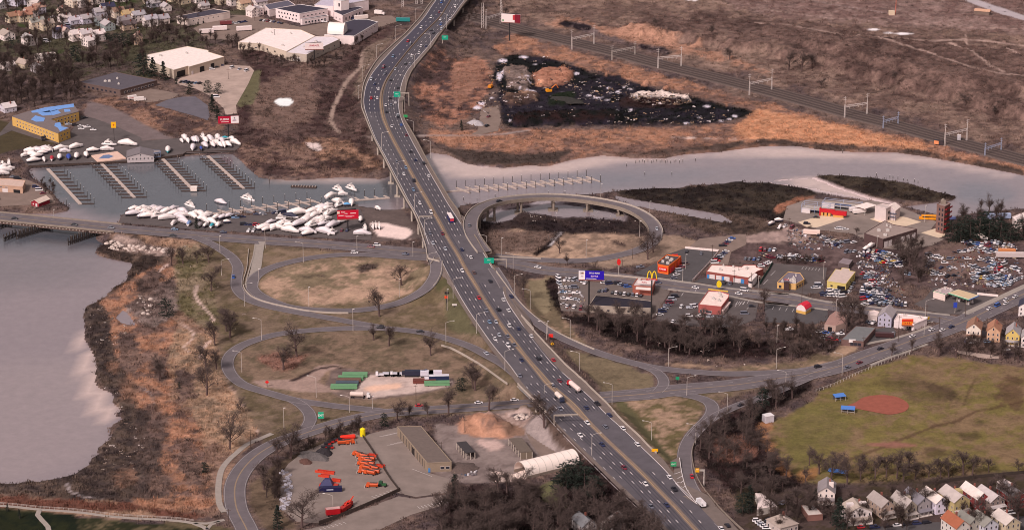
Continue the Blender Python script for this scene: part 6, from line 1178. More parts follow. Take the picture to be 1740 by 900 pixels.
for(x,y,w_,d_,hw,rot,wc,rc)in[(180,190,8,12,6,-58,WHT,NV_),(340,250,8,10,6,-58,(222,200,184),(142,112,98)),(480,285,7,10,6,-58,(196,160,106),(180,152,116)),(620,300,7,11,6,-58,WHT,(168,160,166)),(780,370,8,11,6.6,-58,WHT,(176,166,174)),(930,340,8,12,5,-58,(224,204,196),(164,154,160)),(80,240,8,11,5,-55,LAV,GR),(310,430,9,12,5,30,(150,156,156),GR),(470,420,7,12,5,-58,(206,176,156),(98,84,86)),(420,360,8,11,5,-50,GR,(140,128,130)),(700,610,6.5,8,6,10,(214,178,158),(180,150,140)),(50,570,9,11,6,-55,WHT,(226,206,204)),(30,60,9,12,6,-55,(236,216,210),(206,190,186)),(850,60,8,9,6,20,CRM,(190,170,156)),(1110,160,7,9,4,30,WHT,GR),(500,30,8,9,4,30,WHT,(200,186,184)),(1260,60,8,10,5,-50,CRM,GR)]:
 house(*a2(x,y),w_,d_,hw,2.8,rot,wc,rc,None,group='houses at the top left')
for(x,y,w_,d_,hw,rot,wc,rc)in[(240,410,9,16,3.4,-62,(226,204,196),(232,214,208)),(190,455,8,11,4,50,CRM,(176,156,146)),(270,485,8,10,4,35,GR,(168,158,160)),(15,470,9,10,4,-55,WHT,(226,208,204)),(15,745,9,10,4,-55,(206,196,206),(210,196,196)),(1520,40,8,11,6,-55,WHT,(186,172,170)),(1590,65,8,10,6,-55,CRM,(176,140,120)),(1690,55,9,11,6,-55,WHT,(150,134,140)),(1700,115,8,9,6,40,(236,216,210),(196,180,176)),(1440,30,8,10,6,-55,CRM,BR),(150,30,9,12,5,-55,LAV,(196,184,190)),(760,10,9,11,6,-50,WHT,GR),(560,50,8,10,6,50,WHT,(180,166,160)),(470,50,8,10,6,-50,(226,204,186),(186,170,160)),(1120,10,8,10,5,-50,CRM,(160,140,130)),(1330,20,8,9,5,40,WHT,(178,164,160)),(990,50,8,10,4,-50,LAV,GR),(640,170,8,9,5,-50,(150,158,160),(150,140,142)),(1240,15,8,9,5,-50,WHT,(200,184,176)),(1010,20,7,9,5,-50,CRM,PK),(1330,60,7,8,3,-50,WHT,GR),(920,300,7,9,6,10,(200,168,148),(176,146,134))]:
 house(*T('A',(x,y)),w_,d_,hw,2.8,rot,wc,rc,None,group='houses at the top left')
#signs, billboards, poles
def text_part(parent,s_,size,loc,m,rz=0,tilt=R(90),align='CENTER',name='lettering',bold=0):
 cu=bpy.data.curves.new(name,'FONT');cu.body=s_;cu.size=size;cu.align_x=align;cu.align_y='CENTER';cu.extrude=.04;cu.offset=bold*size
 o=bpy.data.objects.new(name,cu);COL.objects.link(o);bpy.context.view_layer.update();me=bpy.data.meshes.new_from_object(o.evaluated_get(bpy.context.evaluated_depsgraph_get()));bpy.data.objects.remove(o)
 me.name=name;me.materials.clear();me.materials.append(m);o=link(name,me,parent,loc);o.rotation_euler=(tilt,0,rz);return o
def hgt(t,u,v0,v1):
 (_,a),(_,b)=T(t,(u,v0)),T(t,(u,v1));return(b-a)/(scl(b)*math.cos(PITCH+(b-450)/FPX))
def billboard(label,t,base,left,right,top,bot,col,rot,parts_,z0=.3,back=True,pm=None):
 (bu,bv)=T(t,base);p=gz(bu,bv);sc=scl(bv);o=thing('billboard',label,'billboard',p,R(rot));k_=TL[t][2];cs=math.cos(PITCH+(bv-450)/FPX)
 w_=(right-left)/k_/sc/math.cos(R(rot));zt_=(base[1]-top)/k_/sc/cs;zb=(base[1]-bot)/k_/sc/cs;xc=((left+right)/2-base[0])/k_/sc
 mb=MB();mb.tube((0,0,-.5),(0,0,zb),.55,.5,10);part('pole',mb,pm or M_dark,o)
 mb=MB();mb.box(xc-w_/2,xc+w_/2,-.25,.25,zb,zt_);pn=part('panel',mb,mat('panel_%d_%d_%d'%col,col,.5),o)
 mb=MB();mb.box(xc-w_/2-.1,xc+w_/2+.1,-1.3,.3,zb-.45,zb-.15);part('catwalk',mb,mat('catwalk_brown',(130,86,80),.8),o)
 if back:mb=MB();mb.loft([[(xc-w_/2,.3,z),(xc-w_/2,.6,z),(xc+w_/2-1.5,3.4,z),(xc+w_/2-1.5,3.1,z)]for z in(zb,zt_)]);part('back_panel',mb,M_dark,o)
 for q in parts_:
  if q[0]=='t':_,s_,sz,fx,fz,c=q;text_part(pn,s_,sz*(zt_-zb),(xc+fx*w_,-.3,zb+fz*(zt_-zb)),mat('ink_%d_%d_%d'%c,c,.6),bold=.02)
  else:
   _,x0,x1,z0_,z1_,c=q;mb=MB();mb.box(xc+x0*w_,xc+x1*w_,-.29,-.25,zb+z0_*(zt_-zb),zb+z1_*(zt_-zb));part('artwork',mb,mat('ink_%d_%d_%d'%c,c,.6),pn)
 return o
W_,RD=(240,226,226),(200,30,44)
billboard('red and white roadside billboard on one pole above the marina boats','X',(388.5,236),372,406.5,197.5,209.5,(176,20,52),8,[('b',.12,.5,0,1,W_),('t','PLEDGE',.34,-.18,.55,W_),('b',-.36,.02,.18,.24,W_),('b',.24,.36,.4,.5,(180,150,190)),('b',.27,.32,.62,.82,(40,30,50)),('b',.2,.4,.3,.4,(170,80,120))])
billboard('white billboard with small red lettering in front of the grey-roofed workshop','b1',(898,690),795,1003,490,560,(238,216,214),4,[('t','ELIMINATE',.3,0,.6,(190,70,90)),('b',-.3,-.14,.32,.38,(190,150,160)),('b',-.1,.06,.32,.38,(190,150,160)),('b',.1,.3,.32,.38,(190,150,160))])
billboard('red billboard with white writing among shrink-wrapped boats','f1',(1045,640),925,1175,395,495,(196,18,48),5,[('b',-.5,-.38,.6,.9,(230,196,180)),('t','THAT',.18,-.22,.78,W_),('t','WILL',.16,-.08,.62,W_),('b',.12,.38,.6,.68,W_),('b',-.44,-.2,.36,.44,W_),('b',-.16,.3,.3,.36,(230,160,170)),('b',-.1,.2,.2,.24,(230,160,170))])
billboard('blue billboard with white lettering on tall dark pole beside crowded car lot','L',(393,505),324,492,236,292,(44,18,170),-4,[('b',-.5,-.25,0,1,W_),('b',-.46,-.3,.62,.86,(230,140,96)),('b',-.42,-.32,.3,.45,(210,170,220)),('t','GOLD RUSH',.22,.12,.76,W_),('t','BONUS',.24,.12,.4,(232,190,236)),('b',-.22,.2,.08,.14,W_)])
billboard('white billboard with dark red right side on pole beside the railway','C',(228,240),180,292,84,132,(232,214,212),-14,[('b',.2,.5,0,1,(120,16,40)),('b',.1,.22,.3,.9,(190,50,60)),('b',-.45,-.36,.1,.3,(110,150,110))])
o=billboard('orange and yellow billboard mounted low in front of the white corner store','k7',(690,520),582,800,300,412,(238,120,40),0,[('b',-.5,.5,.55,1,(226,66,40)),('t','HOT DEALS',.3,0,.62,(150,24,40)),('b',-.25,-.17,.2,.42,(150,60,30)),('b',-.05,.03,.2,.42,(150,60,30)),('b',.14,.22,.2,.42,(150,60,30)),('b',-.42,.42,.5,.56,(250,200,60))],back=False)
def arches():
 p=gz(*T('L',(808,556)));H_=hgt('L',808,240,556);o=thing('arches_sign','tall pole sign with yellow twin arches above a red name board','sign',p,R(-6));Y=mat('arch_yellow',(250,208,40),.5)
 mb=MB();mb.tube((0,0,-.5),(0,0,H_*.83),.5,.42,10);part('pole',mb,M_dark,o);mb=MB();mb.box(-3.3,3.3,-.3,.3,H_*.815,H_*.85);bd=part('name_board',mb,mat('board_red',(190,26,36),.5),o);text_part(bd,"McDonald's",1.1,(0,-.33,H_*.8325),mat('ink_240_226_226',W_,.6))
 for cx in(-1.45,1.45):
  mb=MB();pr=None
  for i in range(15):
   t=-1+2*i/14;x=cx+1.45*t;z=H_*.85+(H_*.15)*(1-abs(t)**2.6)
   if pr:mb.tube(pr,(x,0,z),.34,.34,6)
   pr=(x,0,z)
  part('arch',mb,Y,o)
arches()
def pole_sign(label,t,base,top,w_,h_,col,shape='box',text=None,tc=W_,polem=None,cat='sign'):
 p=gz(*T(t,base));H_=hgt(t,base[0],top,base[1]);o=thing('pole_sign',label,cat,p);mb=MB();mb.tube((0,0,-.5),(0,0,H_-.3),.18,.15,8);part('pole',mb,polem or M_dark,o);mb=MB();m=mat('sign_%d_%d_%d'%col,col,.5)
 if shape=='oval':mb.loft([[(w_/2*math.cos(a),y,H_-h_/2+h_/2*math.sin(a))for a in[i*math.pi/8 for i in range(16)]]for y in(-.25,.25)])
 elif shape=='diamond':mb.loft([[(0,y,H_-h_),(w_/2,y,H_-h_/2),(0,y,H_),(-w_/2,y,H_-h_/2)]for y in(-.05,.05)])
 else:mb.box(-w_/2,w_/2,-.25,.25,H_-h_,H_)
 pn=part('panel',mb,m,o)
 if text:text_part(pn,text,h_*.45,(0,-.3,H_-h_/2),mat('ink_%d_%d_%d'%tc,tc,.6),bold=.02)
 return o
pole_sign('yellow motel sign with red numeral on dark pole beside motel car park','A',(760,935),812,3.6,4.4,(240,176,24),'box','8',(190,40,40))
pole_sign('yellow oval sign on a dark post behind the burger restaurant','k6',(467,272),75,3.2,4.6,(236,200,40),'oval');pole_sign('small red sign on pole left of the orange restaurant','L',(592,270),155,2.4,4.2,(214,40,40),'oval',polem=M_galv)
pole_sign('red pennant sign standing behind the orange restaurant','k5',(690,160),105,4,2,(206,40,50));pole_sign('blue and white pillar sign beside the fuel station forecourt','k8',(675,800),560,2.2,3.4,(50,70,170),polem=M_conc)
pole_sign('yellow diamond warning sign beside the northern exit ramp','s4',(1038,440),382,2.2,2.2,(236,170,20),'diamond','2',(60,40,30));pole_sign('red work-zone sign beside the northern exit ramp','s4',(1021,345),280,2.6,2,(236,50,44));pole_sign('red work-zone sign at the bottom of the lower loop ramp','J',(338,925),884,2.4,2.2,(240,40,40),'diamond')
pole_sign('yellow ramp speed sign right of the viaduct loop entry','s2',(1118,660),585,2.6,2.8,(236,176,20));pole_sign('orange sign in the gap between highway and viaduct loop','s2',(940,540),482,4,2,(206,128,50));pole_sign('small green sign beside highway shoulder above the river','z1',(712,640),588,3,2,(50,150,90))
pole_sign('green exit sign with white writing at the ramp junction','O',(573,262),207,3.0,3.6,(30,170,130),'box','EXIT',W_);pole_sign('small green exit sign in the grass at entry ramp nose','s6',(632,420),332,3.0,2.4,(30,150,96),'box','EXIT',W_);pole_sign('tiny green sign on grass island of northern ramp','Q',(32,148),115,2,1.8,(40,140,100))
pole_sign('small red sign in front of the fire-engine red truck by highway','r1',(775,112),78,3.6,2.4,(216,40,36));pole_sign('black and orange message board on pole in grass beside highway','s3',(445,805),570,2.6,1.2,(30,26,30),cat='sign')
pole_sign('orange square beacon sign on the black message board pole','s3',(437,700),620,2,1.6,(236,70,30));pole_sign('yellow marker at the guard rail end beside highway shoulder','s6',(395,215),165,3.4,1.6,(240,170,20));pole_sign('small white sign panel lying in grass beside highway','s3',(542,755),722,3,1,(214,200,196))
pole_sign('white roadside store name sign on the grey-roofed store','M',(578,735),690,4,1.8,(236,224,224))
def wall_panel(name,label,cat,t,a,b,zb,zt_,col,text=None,tc=W_,off=.25,sz=.6,base=.3,fp=True):
 p,q=P(*T(t,a),base),P(*T(t,b),base);d=q-p;L_=d.length;rz=math.atan2(d.y,d.x);o=thing(name,label,cat,(p+q)/2,rz);mb=MB();mb.box(-L_/2,L_/2,-off-.12,-off+.05,zb,zt_);pn=part('panel',mb,mat('sign_%d_%d_%d'%col,col,.5),o)
 if text:text_part(pn,text,(zt_-zb)*sz,(0,-off-.16,(zb+zt_)/2),mat('ink_%d_%d_%d'%tc,tc,.6),bold=.02)
 return o
wall_panel('shop_sign','red front panel with white name on the orange restaurant','sign','k5',(440,398),(570,418),2.2,4.6,(214,36,40),'POPEYES',W_,.5,.5);wall_panel('shop_sign','red side panel on right wall of the orange restaurant','sign','k5',(612,415),(665,370),1.0,4.2,(206,36,44),None,W_,.5)
for i,(a,b)in enumerate((((690,350),(697,343)),((710,334),(717,327)),((730,318),(737,311)),((750,302),(757,295)),((770,284),(777,277)))):wall_panel('wall_stripe','narrow red stripe on side wall of orange restaurant, %s'%('nearest its front','second from front','in the middle','fourth from front','nearest its back')[i],'stripe','k5',a,b,.5,5,(196,60,36),None,W_,.5)
wall_panel('shop_sign','white sign with red script name above the brick store','sign','k5',(110,740),(320,752),7.6,9.6,(236,218,216),"Rudy's",(180,30,50),-1.5,.6);wall_panel('shop_sign','plain white panel on wall of the brick store below its red-script sign','sign','k5',(95,752),(320,768),4.9,6.6,(236,220,216),None,W_,.4)
wall_panel('awning','curved yellow awning along back edge of burger restaurant roof','awning','k6',(260,395),(640,440),5.2,5.9,(236,190,80),None,W_,.2);wall_panel('awning','yellow awning over the door of the white corner store','awning','k7',(960,425),(1095,375),2.6,4.2,(240,190,50),None,W_,.6)
wall_panel('fascia','bright green fascia along front of the fuel station shop','fascia','k8',(200,455),(462,527),3.4,4.5,(24,150,90),None,W_,.3);wall_panel('shop_sign','white name panel on the brown waterside shop','sign','E',(0,488),(62,492),3,4,(232,206,200),'MARINE',(190,60,60),.3,.6)
wall_panel('shop_sign','small red name strip on dark entrance of drive-in restaurant','sign','l1',(1146,645),(1200,650),4.2,5.0,(160,40,48),'TACO',W_,.3,.7)
M_lamp=mat('lamp_head',(226,214,210),.4)
def lamp(u,v,hpx,arm=0,z=None,hd=None):
 p=gz(u,v)if z is None else P(u,v,z);H_=hpx/(scl(v)*math.cos(PITCH+(v-450)/FPX));H_=max(8.5,min(15,H_))
 key=('lamp',round(H_),arm!=0);rz={0:0,1:R(12),-1:R(180-12)}[arm]
 def pole():
  mb=MB();h=round(H_);mb.tube((0,0,-.5),(0,0,h),.17,.11,6)
  if arm:mb.tube((0,0,h),(2.2,0,h+.7),.1,.09,5);mb.tube((2.2,0,h+.7),(4.2,0,h+.9),.09,.08,5)
  return mb.mesh('pole',M_galv)
 def head():
  mb=MB();h=round(H_);x=4.2 if arm else 0;z_=h+.9 if arm else h;mb.loft([[(x-.1,-.16,z_+.1),(x-.1,.16,z_+.1),(x-.1,.16,z_-.08),(x-.1,-.16,z_-.08)],[(x+.7,-.22,z_+.14),(x+.7,.22,z_+.14),(x+.7,.22,z_-.1),(x+.7,-.22,z_-.1)],[(x+1.1,-.12,z_+.06),(x+1.1,.12,z_+.06),(x+1.1,.12,z_-.06),(x+1.1,-.12,z_-.06)]]);return mb.mesh('lamp_head',M_lamp)
 o=link('street_lamp',None,None,p,rz);link('pole',cmesh(key+('p',),pole),o);link('lamp_head',cmesh(key+('h',),head),o);auto(o,'grey %s lamp post'%('single-arm' if arm else 'straight'),u,v,'street lamp','street lamps');return o
for q in[(706.6,38,23,1),(672,69,23,1),(640,99.6,23,1),(616.7,138,25,1),(609,171,25,0),(732,84,23,-1),(704.7,117,23,-1),(690,153,23,-1),(688,190,24,-1)]:lamp(*q)
for q in[(758.7,50,26,-1),(731.7,268,26,-1),(648.7,254,26,1),(675,302,26,1),(704.7,356,26,1),(721.5,401,26,1)]:lamp(q[0],q[1],q[2],q[3],hz(q[1])-.3)
for q in[(703,231,25,-1),(729,462,30,1),(770,506,30,1),(810,566,32,1),(858,630,33,1),(924.7,688,34,1),(1005.5,774,34,1),(928.7,578,30,-1),(969,575,31,-1),(984.4,633,32,-1),(1040,687,33,-1),(1107,747,28,-1),(1167,672,31,1),(1235.5,703,33,-1),(1182,755,33,-1),(1430.7,638,36,-1),(1319,626,34,1),(1335,657,24,-1),(1135.7,622,31,1),(374,430.6,29,0),(376.7,468,26,1),(451,422,34,0),(515.6,446,33,-1),(606.7,425,24,0),(701.7,436,26,0),(440,484.7,28,0),(415.6,520,36,1),(525,521,33,0),(678.6,505,30,0),(600,562,37,0),(444.7,578,36,-1),(411,632,33,-1),(760,528,36,0),(757.8,583,35,1),(827,431,30,-1),(852.5,434,30,0),(996,437,31,0),(901,525,31,-1),(1087,402,26,0),(930,567,20,0),(482.6,727,34,0),(537.5,675,34,-1),(594,700,26,-1),(633,695,12,0),(566,869,28,-1),(874,500,32,1),(91.5,375,18,0),(1104,366,24,0),(1021,338,26,0),(1160,478,28,0),(1288,500,30,0),(1572,540,28,1),(1399,475,30,0),(1571,378,28,0),(1320,582,30,0),(1165,457,26,0),(872,460,28,-1),(1570,571,22,1),(1490,420,10,0),(1420,548,40,0)]:lamp(*q)
def utility(u,v,hpx,label,arms=1):
 p=gz(u,v);H_=hpx/(scl(v)*math.cos(PITCH+(v-450)/FPX));o=link('utility_pole',None,None,p,rnd.uniform(-.4,.4));mb=MB();mb.tube((0,0,-.5),(0,0,H_),.2,.14,6);part('pole',mb,mat('timber_pole',(84,66,60),.9),o)
 for i in range(arms):mb=MB();mb.box(-1.3,1.3,-.08,.08,H_-.8-i,H_-.65-i);part('crossarm',mb,MATS['timber_pole'],o)
 auto(o,label,u,v,'utility pole','wooden utility poles')
for q in[(426,760,32),(389,894,30),(707,688,34),(635,576,26),(750,778,28),(790,735,24),(1075,440,22),(1210,442,26),(1286,440,26),(1362,520,40),(1526,580,44),(1594,590,52),(1675,590,50),(1316,592,34),(1467,594,22),(467,72,22),(433,36,22),(263,40,0),(388,135,18),(301,206,14),(1058,455,14),(1276,497,34),(1247,480,22),(1340,400,30),(1440,560,24),(1640,538,26),(1574,548,30),(1255,470,20),(532,253,12),(513,138,24)]:
 if q[2]:utility(*q,'dark wooden utility pole')
def cantilever(label,base,zbase,H_,L_,side,panel=None,col=(20,160,130),rot=0,pm=M_conc,txt=None,ph=3.2):
 p=P(base[0],base[1],zbase);o=thing('sign_gantry',label,'sign gantry',p,R(rot));mb=MB();mb.tube((0,0,-1),(0,0,H_),.35,.3,8);part('post',mb,pm,o);mb=MB();mb.box(min(0,side*L_),max(0,side*L_),-.2,.2,H_-.5,H_);mb.box(min(0,side*L_),max(0,side*L_),.3,.5,H_-1.2,H_-.9);part('arm',mb,pm,o)
 if panel:mb=MB();x0=side*L_;mb.box(x0-panel/2,x0+panel/2,-.4,-.2,H_-ph+.8,H_+.8);pn=part('panel',mb,mat('sign_%d_%d_%d'%col,col,.5),o);text_part(pn,txt or 'EXIT',ph*.3,(x0,-.45,H_-ph/2+1.2),mat('ink_240_226_226',W_,.6))
 return o
cantilever('overhead green highway sign on cantilever beside the curve',(695,178),4.3,9.5,9,-1,5,ph=4.2);cantilever('green highway sign at the right shoulder near the top of highway',(752,72),6,5,2,1,5.2,ph=3.6);cantilever('wide green cantilever sign seen above the avenue by highway',(860.5,469),.3,11.5,11,-1,6.2,ph=3.6)
cantilever('empty pale cantilever arm over left carriageway above the avenue',(712.5,377),10.8,4.2,8.5,1);cantilever('large empty white cantilever gantry over left carriageway beside salt dome',(941.5,735),1.5,10.8,13,1,rot=4);cantilever('yellow flashing sign on short cantilever beside the entry ramp',(1196,824),1.2,9,3.6,-1,2,(236,170,20),ph=2.2,pm=M_galv)
M_cat=mat('gantry_white',(216,200,196),.6)
def rail_gantry(a,b,H_,label,m=M_cat,grp='railway gantries'):
 p,q=P(a[0],a[1],.8),P(b[0],b[1],.8);d=q-p;L_=d.length;o=thing('railway_gantry',label,'railway gantry',p,math.atan2(d.y,d.x),grp)
 for x in(0,L_):
  mb=MB()
  for i in range(4):sx,sy=(.35,-.35,-.35,.35)[i],(.35,.35,-.35,-.35)[i];mb.tube((x+sx,sy,-1),(x+sx*.6,sy*.6,H_*.62),.11,n=4)
  mb.tube((x,0,H_*.6),(x,0,H_),.16,.12,5);mb.box(x-1.6,x+1.6,-.08,.08,H_-1,H_-.8);mb.box(x-1.4,x+1.4,-.08,.08,H_-2.6,H_-2.4);part('post',mb,m,o)
 mb=MB();z=H_*.5
 for dz in(0,1.2):
  for y in(-.4,.4):mb.tube((0,y,z+dz),(L_,y,z+dz),.1,n=4)
 n=int(L_/2)
 for i in range(n):mb.tube((L_*i/n,-.4,z+(0 if i%2 else 1.2)),(L_*(i+1)/n,-.4,z+(1.2 if i%2 else 0)),.08,n=3)
 part('truss',mb,m,o)
 for i in range(4):mb=MB();x=L_*(.2+.2*i);mb.tube((x,0,z),(x,0,z-1.6),.1,n=4);part('hanger',mb,m,o)
D_=lambda x,y:T('D',(x,y));C_t=lambda x,y:T('C',(x,y))
for i,(a,b)in enumerate(((C_t(90,168),C_t(185,140)),(C_t(594,290),C_t(724,264)),(C_t(1101,406),C_t(1237,394)),(D_(100,483),D_(213,460)),(D_(585,602),D_(699,585)),(D_(1095,745),D_(1207,720)))):
 rail_gantry(a,b,17,'white railway gantry over the tracks, %s'%('leftmost, beside the railway billboard','second from left','third from left, above the black yard tip','fourth from left','fifth from left','rightmost, beside small orange cabin')[i])
rail_gantry(C_t(830,350),C_t(965,325),12,'thin grey railway gantry between second and third white gantries',M_galv);rail_gantry(D_(782,655),D_(857,635),10,'thin blue-grey railway gantry left of the rightmost white gantry',MATS['pale_blue_steel']);rail_gantry(D_(1300,795),D_(1383,768),10,'thin blue-grey railway gantry near the right edge',MATS['pale_blue_steel'])
for(x,y,h)in((70,165,145),(178,140,150)):
 p=gz(*C_t(x,y));H_=hgt('C',x,y-h,y);o=thing('lattice_mast','tall pale lattice mast beside the railway, %s of two'%('left' if x<100 else 'right'),'mast',p);mb=MB()
 for i in range(4):sx,sy=(1,-1,-1,1)[i],(1,1,-1,-1)[i];mb.tube((sx,sy,-1),(sx*.6,sy*.6,H_),.2,n=4)
 for k_ in range(int(H_/2.4)):
  z=k_*2.4;f=1-.4*z/H_;f2=1-.4*(z+2.4)/H_;mb.tube((-f,-f,z),(f2,-f2,z+2.4),.1,n=3);mb.tube((f,-f,z),(f2,f2,z+2.4),.1,n=3)
 part('lattice',mb,M_cat,o)
for(u,v,h)in((1111,2,14),(1124,3,15),(1240-534,5,14)):pass
for(x,y,h)in((1113,45,50),(1205,30,30),(1240,30,34)):
 p=gz(*T('B',(x,y)));o=link('lattice_mast',None,None,p);mb=MB();[mb.tube((a*.9,b*.9,-1),(a*.5,b*.5,12),.16,n=4)for a in(-1,1)for b in(-1,1)];[mb.tube((-.9,-.9,z),(.8,-.8,z+2),.1,n=3)for z in range(0,12,2)];part('lattice',mb,M_cat,o);auto(o,'grey lattice mast',p.x,5+x/100,'mast','lattice masts at the top');AUTO[-1][2:4]=T('B',(x,y))
p=gz(*D_(845,75));o=thing('radio_mast','thin red and white radio mast rising from brown field at top right','mast',p);mb=MB();mb.tube((0,0,0),(0,0,14),.4,.35,6);part('lower_mast',mb,mat('mast_red',(190,110,96),.6),o);mb=MB();mb.tube((0,0,14),(0,0,60),.35,.2,6);part('upper_mast',mb,M_cat,o);mb=MB();mb.box(-6,-1,-3,2,-.5,3.5);part('hut',mb,wm_((210,184,160)),o)
p=gz(*D_(1285,72));o=thing('hut','small tan-roofed hut beside the road at top right','hut',p,R(-20));mb=MB();mb.box(-6,7,-3,3,-.5,3);part('wall',mb,wm_((120,100,92)),o);mb=MB();mb.loft([[(x,-3.4,3),(x,0,4.6),(x,3.4,3)]for x in(-6.4,7.4)]);part('roof',mb,rm_((196,152,128)),o)
p=gz(*D_(1065,735));o=thing('trackside_cabin','small orange-fronted dark cabin at the railway edge near last gantry','cabin',p,R(-30));mb=MB();mb.box(-3,4,-1.5,1.5,0,3);part('wall',mb,wm_((60,50,54)),o);mb=MB();mb.box(-3.1,.5,-1.6,-1.45,.2,2.8);part('panel',mb,wm_((226,140,96)),o)
p=gz(*D_(1168,715));o=thing('relay_cabinet','pale grey relay cabinet beside the railway under the last gantry','cabinet',p);mb=MB();mb.box(-1.2,1.2,-1,1,-.3,4);part('body',mb,wm_((200,190,196)),o);mb=MB();mb.box(-1.3,1.3,-1.1,1.1,4,4.2);part('roof',mb,rm_((220,206,204)),o)
p=gz(*T('Q',(1108-240,290)));
for(x,y,wd,lab)in((830,228,9,'blue-roofed dugout behind home plate, the farther one'),(872,290,11,'blue-roofed dugout nearer the camera beside home plate')):
 p=gz(*T('Q',(x,y)));o=thing('dugout',lab,'dugout',p,R(-10 if y>250 else 18),'baseball dugouts');L_=wd*.3+.6;mb=MB();mb.loft([[(-L_,-2,2.4),(L_,-2,2.4),(L_,-2,2.6),(-L_,-2,2.6)],[(-L_,2,2.9),(L_,2,2.9),(L_,2,3.1),(-L_,2,3.1)]]);part('roof',mb,mat('dugout_blue',(84,128,200),.6),o)
 mb=MB();mb.box(-L_,L_,1.7,1.9,-.3,2.8);part('back_wall',mb,wm_((90,84,90)),o);mb=MB();mb.box(-L_+.5,L_-.5,-.6,-.1,.4,.55);part('bench',mb,M_galv,o)
 for x_ in(-L_+.3,0,L_-.3):mb=MB();mb.tube((x_,-1.8,-.3),(x_,-1.8,2.4),.1,n=5);part('post',mb,M_galv,o)
p=gz(*T('Q',(822,602)));o=thing('park_shelter','small flat blue shelter on grass near the bottom park trees','shelter',p,R(-18));mb=MB();mb.box(-5,5,-2.2,2.2,2.6,2.85);part('roof',mb,MATS['dugout_blue'],o)
for x_ in(-4.6,4.6):mb=MB();mb.tube((x_,0,-.3),(x_,0,2.6),.12,n=5);part('post',mb,M_galv,o)
p=gz(*T('Q',(478,335)));o=thing('storage_box','white storage container beside woods at the park corner','container',p,R(25));mb=MB();mb.box(-2.6,2.6,-2.2,2.2,-.2,4);part('body',mb,wm_((206,196,204)),o);mb=MB();mb.box(-2.7,2.7,-2.3,2.3,4,4.1);part('roof',mb,rm_((232,222,224)),o)
def fence(label,px,h,m,z=None,post=3.0,mesh_=False):
 p_=[tuple(gz(u,v))if z is None else tuple(P(u,v,z))for u,v in px];p_=smooth([(a,b,c)for a,b,c in p_],6);o=thing('fence',label,'fence',p_[0]);c=Vector(p_[0]);p_=[tuple(Vector(q)-c)for q in p_];mb=MB();wall(mb,p_,0,.1,-.3 if not mesh_ else h-.1,h);part('panel',mb,m,o)
 mb=MB();s_=plen(p_);d=0
 while d<=s_[-1]:q=at_s(p_,s_,d);mb.box(q[0]-.1,q[0]+.1,q[1]-.1,q[1]+.1,q[2]-.4,q[2]+h+.1);d+=post
 pp=part('posts',mb,m,o);pp['kind']='stuff'
fence('dark fence along the bottom edge of the park behind the houses',T('Q',[(1240,650),(1400,628),(1500,615),(1600,605),(1760,590)]),1.8,mat('dark_fence',(66,54,50),.9));fence('chain-link fence along road side of the park',T('Q',[(715,190),(800,160),(900,112),(1000,70),(1100,30),(1180,5)]),1.6,M_galv,mesh_=True)
fence('dark solid wall along lower edge of the contractor yard',T('O',[(1038,672),(900,735),(760,795),(660,835),(560,868)]),2.2,mat('wall_dark',(78,64,60),.9));fence('fence between contractor yard and depot car park',T('O',[(815,350),(870,430),(940,540),(985,610),(1035,672)]),1.6,MATS['dark_fence']);fence('white curb wall along back of orange restaurant car park',T('L',[(1035,88),(1140,98),(1258,108)]),1.6,mat('white_wall',(236,214,210),.8))
fence('white sloping wall along right side of orange restaurant car park',T('L',[(1257,108),(1200,180),(1140,245),(1085,302)]),1.4,MATS['white_wall']);fence('green fence beside the repair garage row',T('L',[(1615,190),(1590,235),(1560,280),(1530,330)]),2,mat('green_fence',(50,76,66),.9));fence('long white low wall beside the fuel station',T('M',[(1410,395),(1480,402),(1550,408)]),1.6,MATS['white_wall'])
#marina
M_tim=mat('dark_timber',(74,58,54),.9,.15,1);M_plank=mat('deck_planks',(186,166,158),.9,.12,1);M_pile=mat('timber_pile',(62,52,50),.9)
M_cap=mat('pile_cap',(226,216,214),.6)
def pilemesh(h):
 def f():
  mb=MB();mb.tube((0,0,-3),(0,0,h),.2,.17,6);mb.cm=1;mb.tube((0,0,h),(0,0,h+.35),.2,.03,6);return mb.mesh('pile',[M_pile,M_cap])
 return cmesh(('pile',h),f)
def dock(label,a,b,n,left,right,wd=2.4,fl=9.0,piles=True,start=.1,skew=0,ph=4):
 wd*=.75
 A_,B_=P(a[0],a[1],-.3),P(b[0],b[1],-.3);d=B_-A_;L_=d.length;ha=math.atan2(d.y,d.x);flx=fl;sk0=skew
 if not skew:skew=round(fl*.8*math.cos(ha)*(1 if left else 1),1);fl=round(fl*.75,1)
 o=thing('dock',label,'dock',(A_.x,A_.y,0),math.atan2(d.y,d.x),'marina docks');mb=MB();mb.box(0,L_,-wd/2,wd/2,-.9,-.25);part('walkway',mb,M_plank,o)
 f=cmesh(('finger',round(fl,1),skew),lambda:(lambda m_:(m_.prism([(-.6,0),(.6,0),(.6+skew,fl),(-.6+skew,fl)],-.9,-.3),m_.mesh('finger',M_tim if not sk0 else M_plank))[1])(MB()))
 for i in range(n):
  x=L_*(start+(1-start)*i/max(1,n-1))-.7
  for s_ in((1,)if left else())+((-1,)if right else()):
   q=link('finger',f,o,(x,s_*wd/2,0),0 if s_>0 else math.pi)
   if piles:link('pile',pilemesh(ph),o,(x+s_*skew,s_*(wd/2+fl+.4),-.5))
 return o
def ang_fix(o,up):pass
dk=T('E',[(318,338),(535,572),(678,306),(893,528),(1078,268),(1290,485),(1382,252),(1620,468)])
dock('leftmost marina dock with fingers only on its right side',dk[0],dk[1],10,True,False,3,10);dock('second marina dock from left, in front of the pale terrace',dk[2],dk[3],11,True,True,3,9)
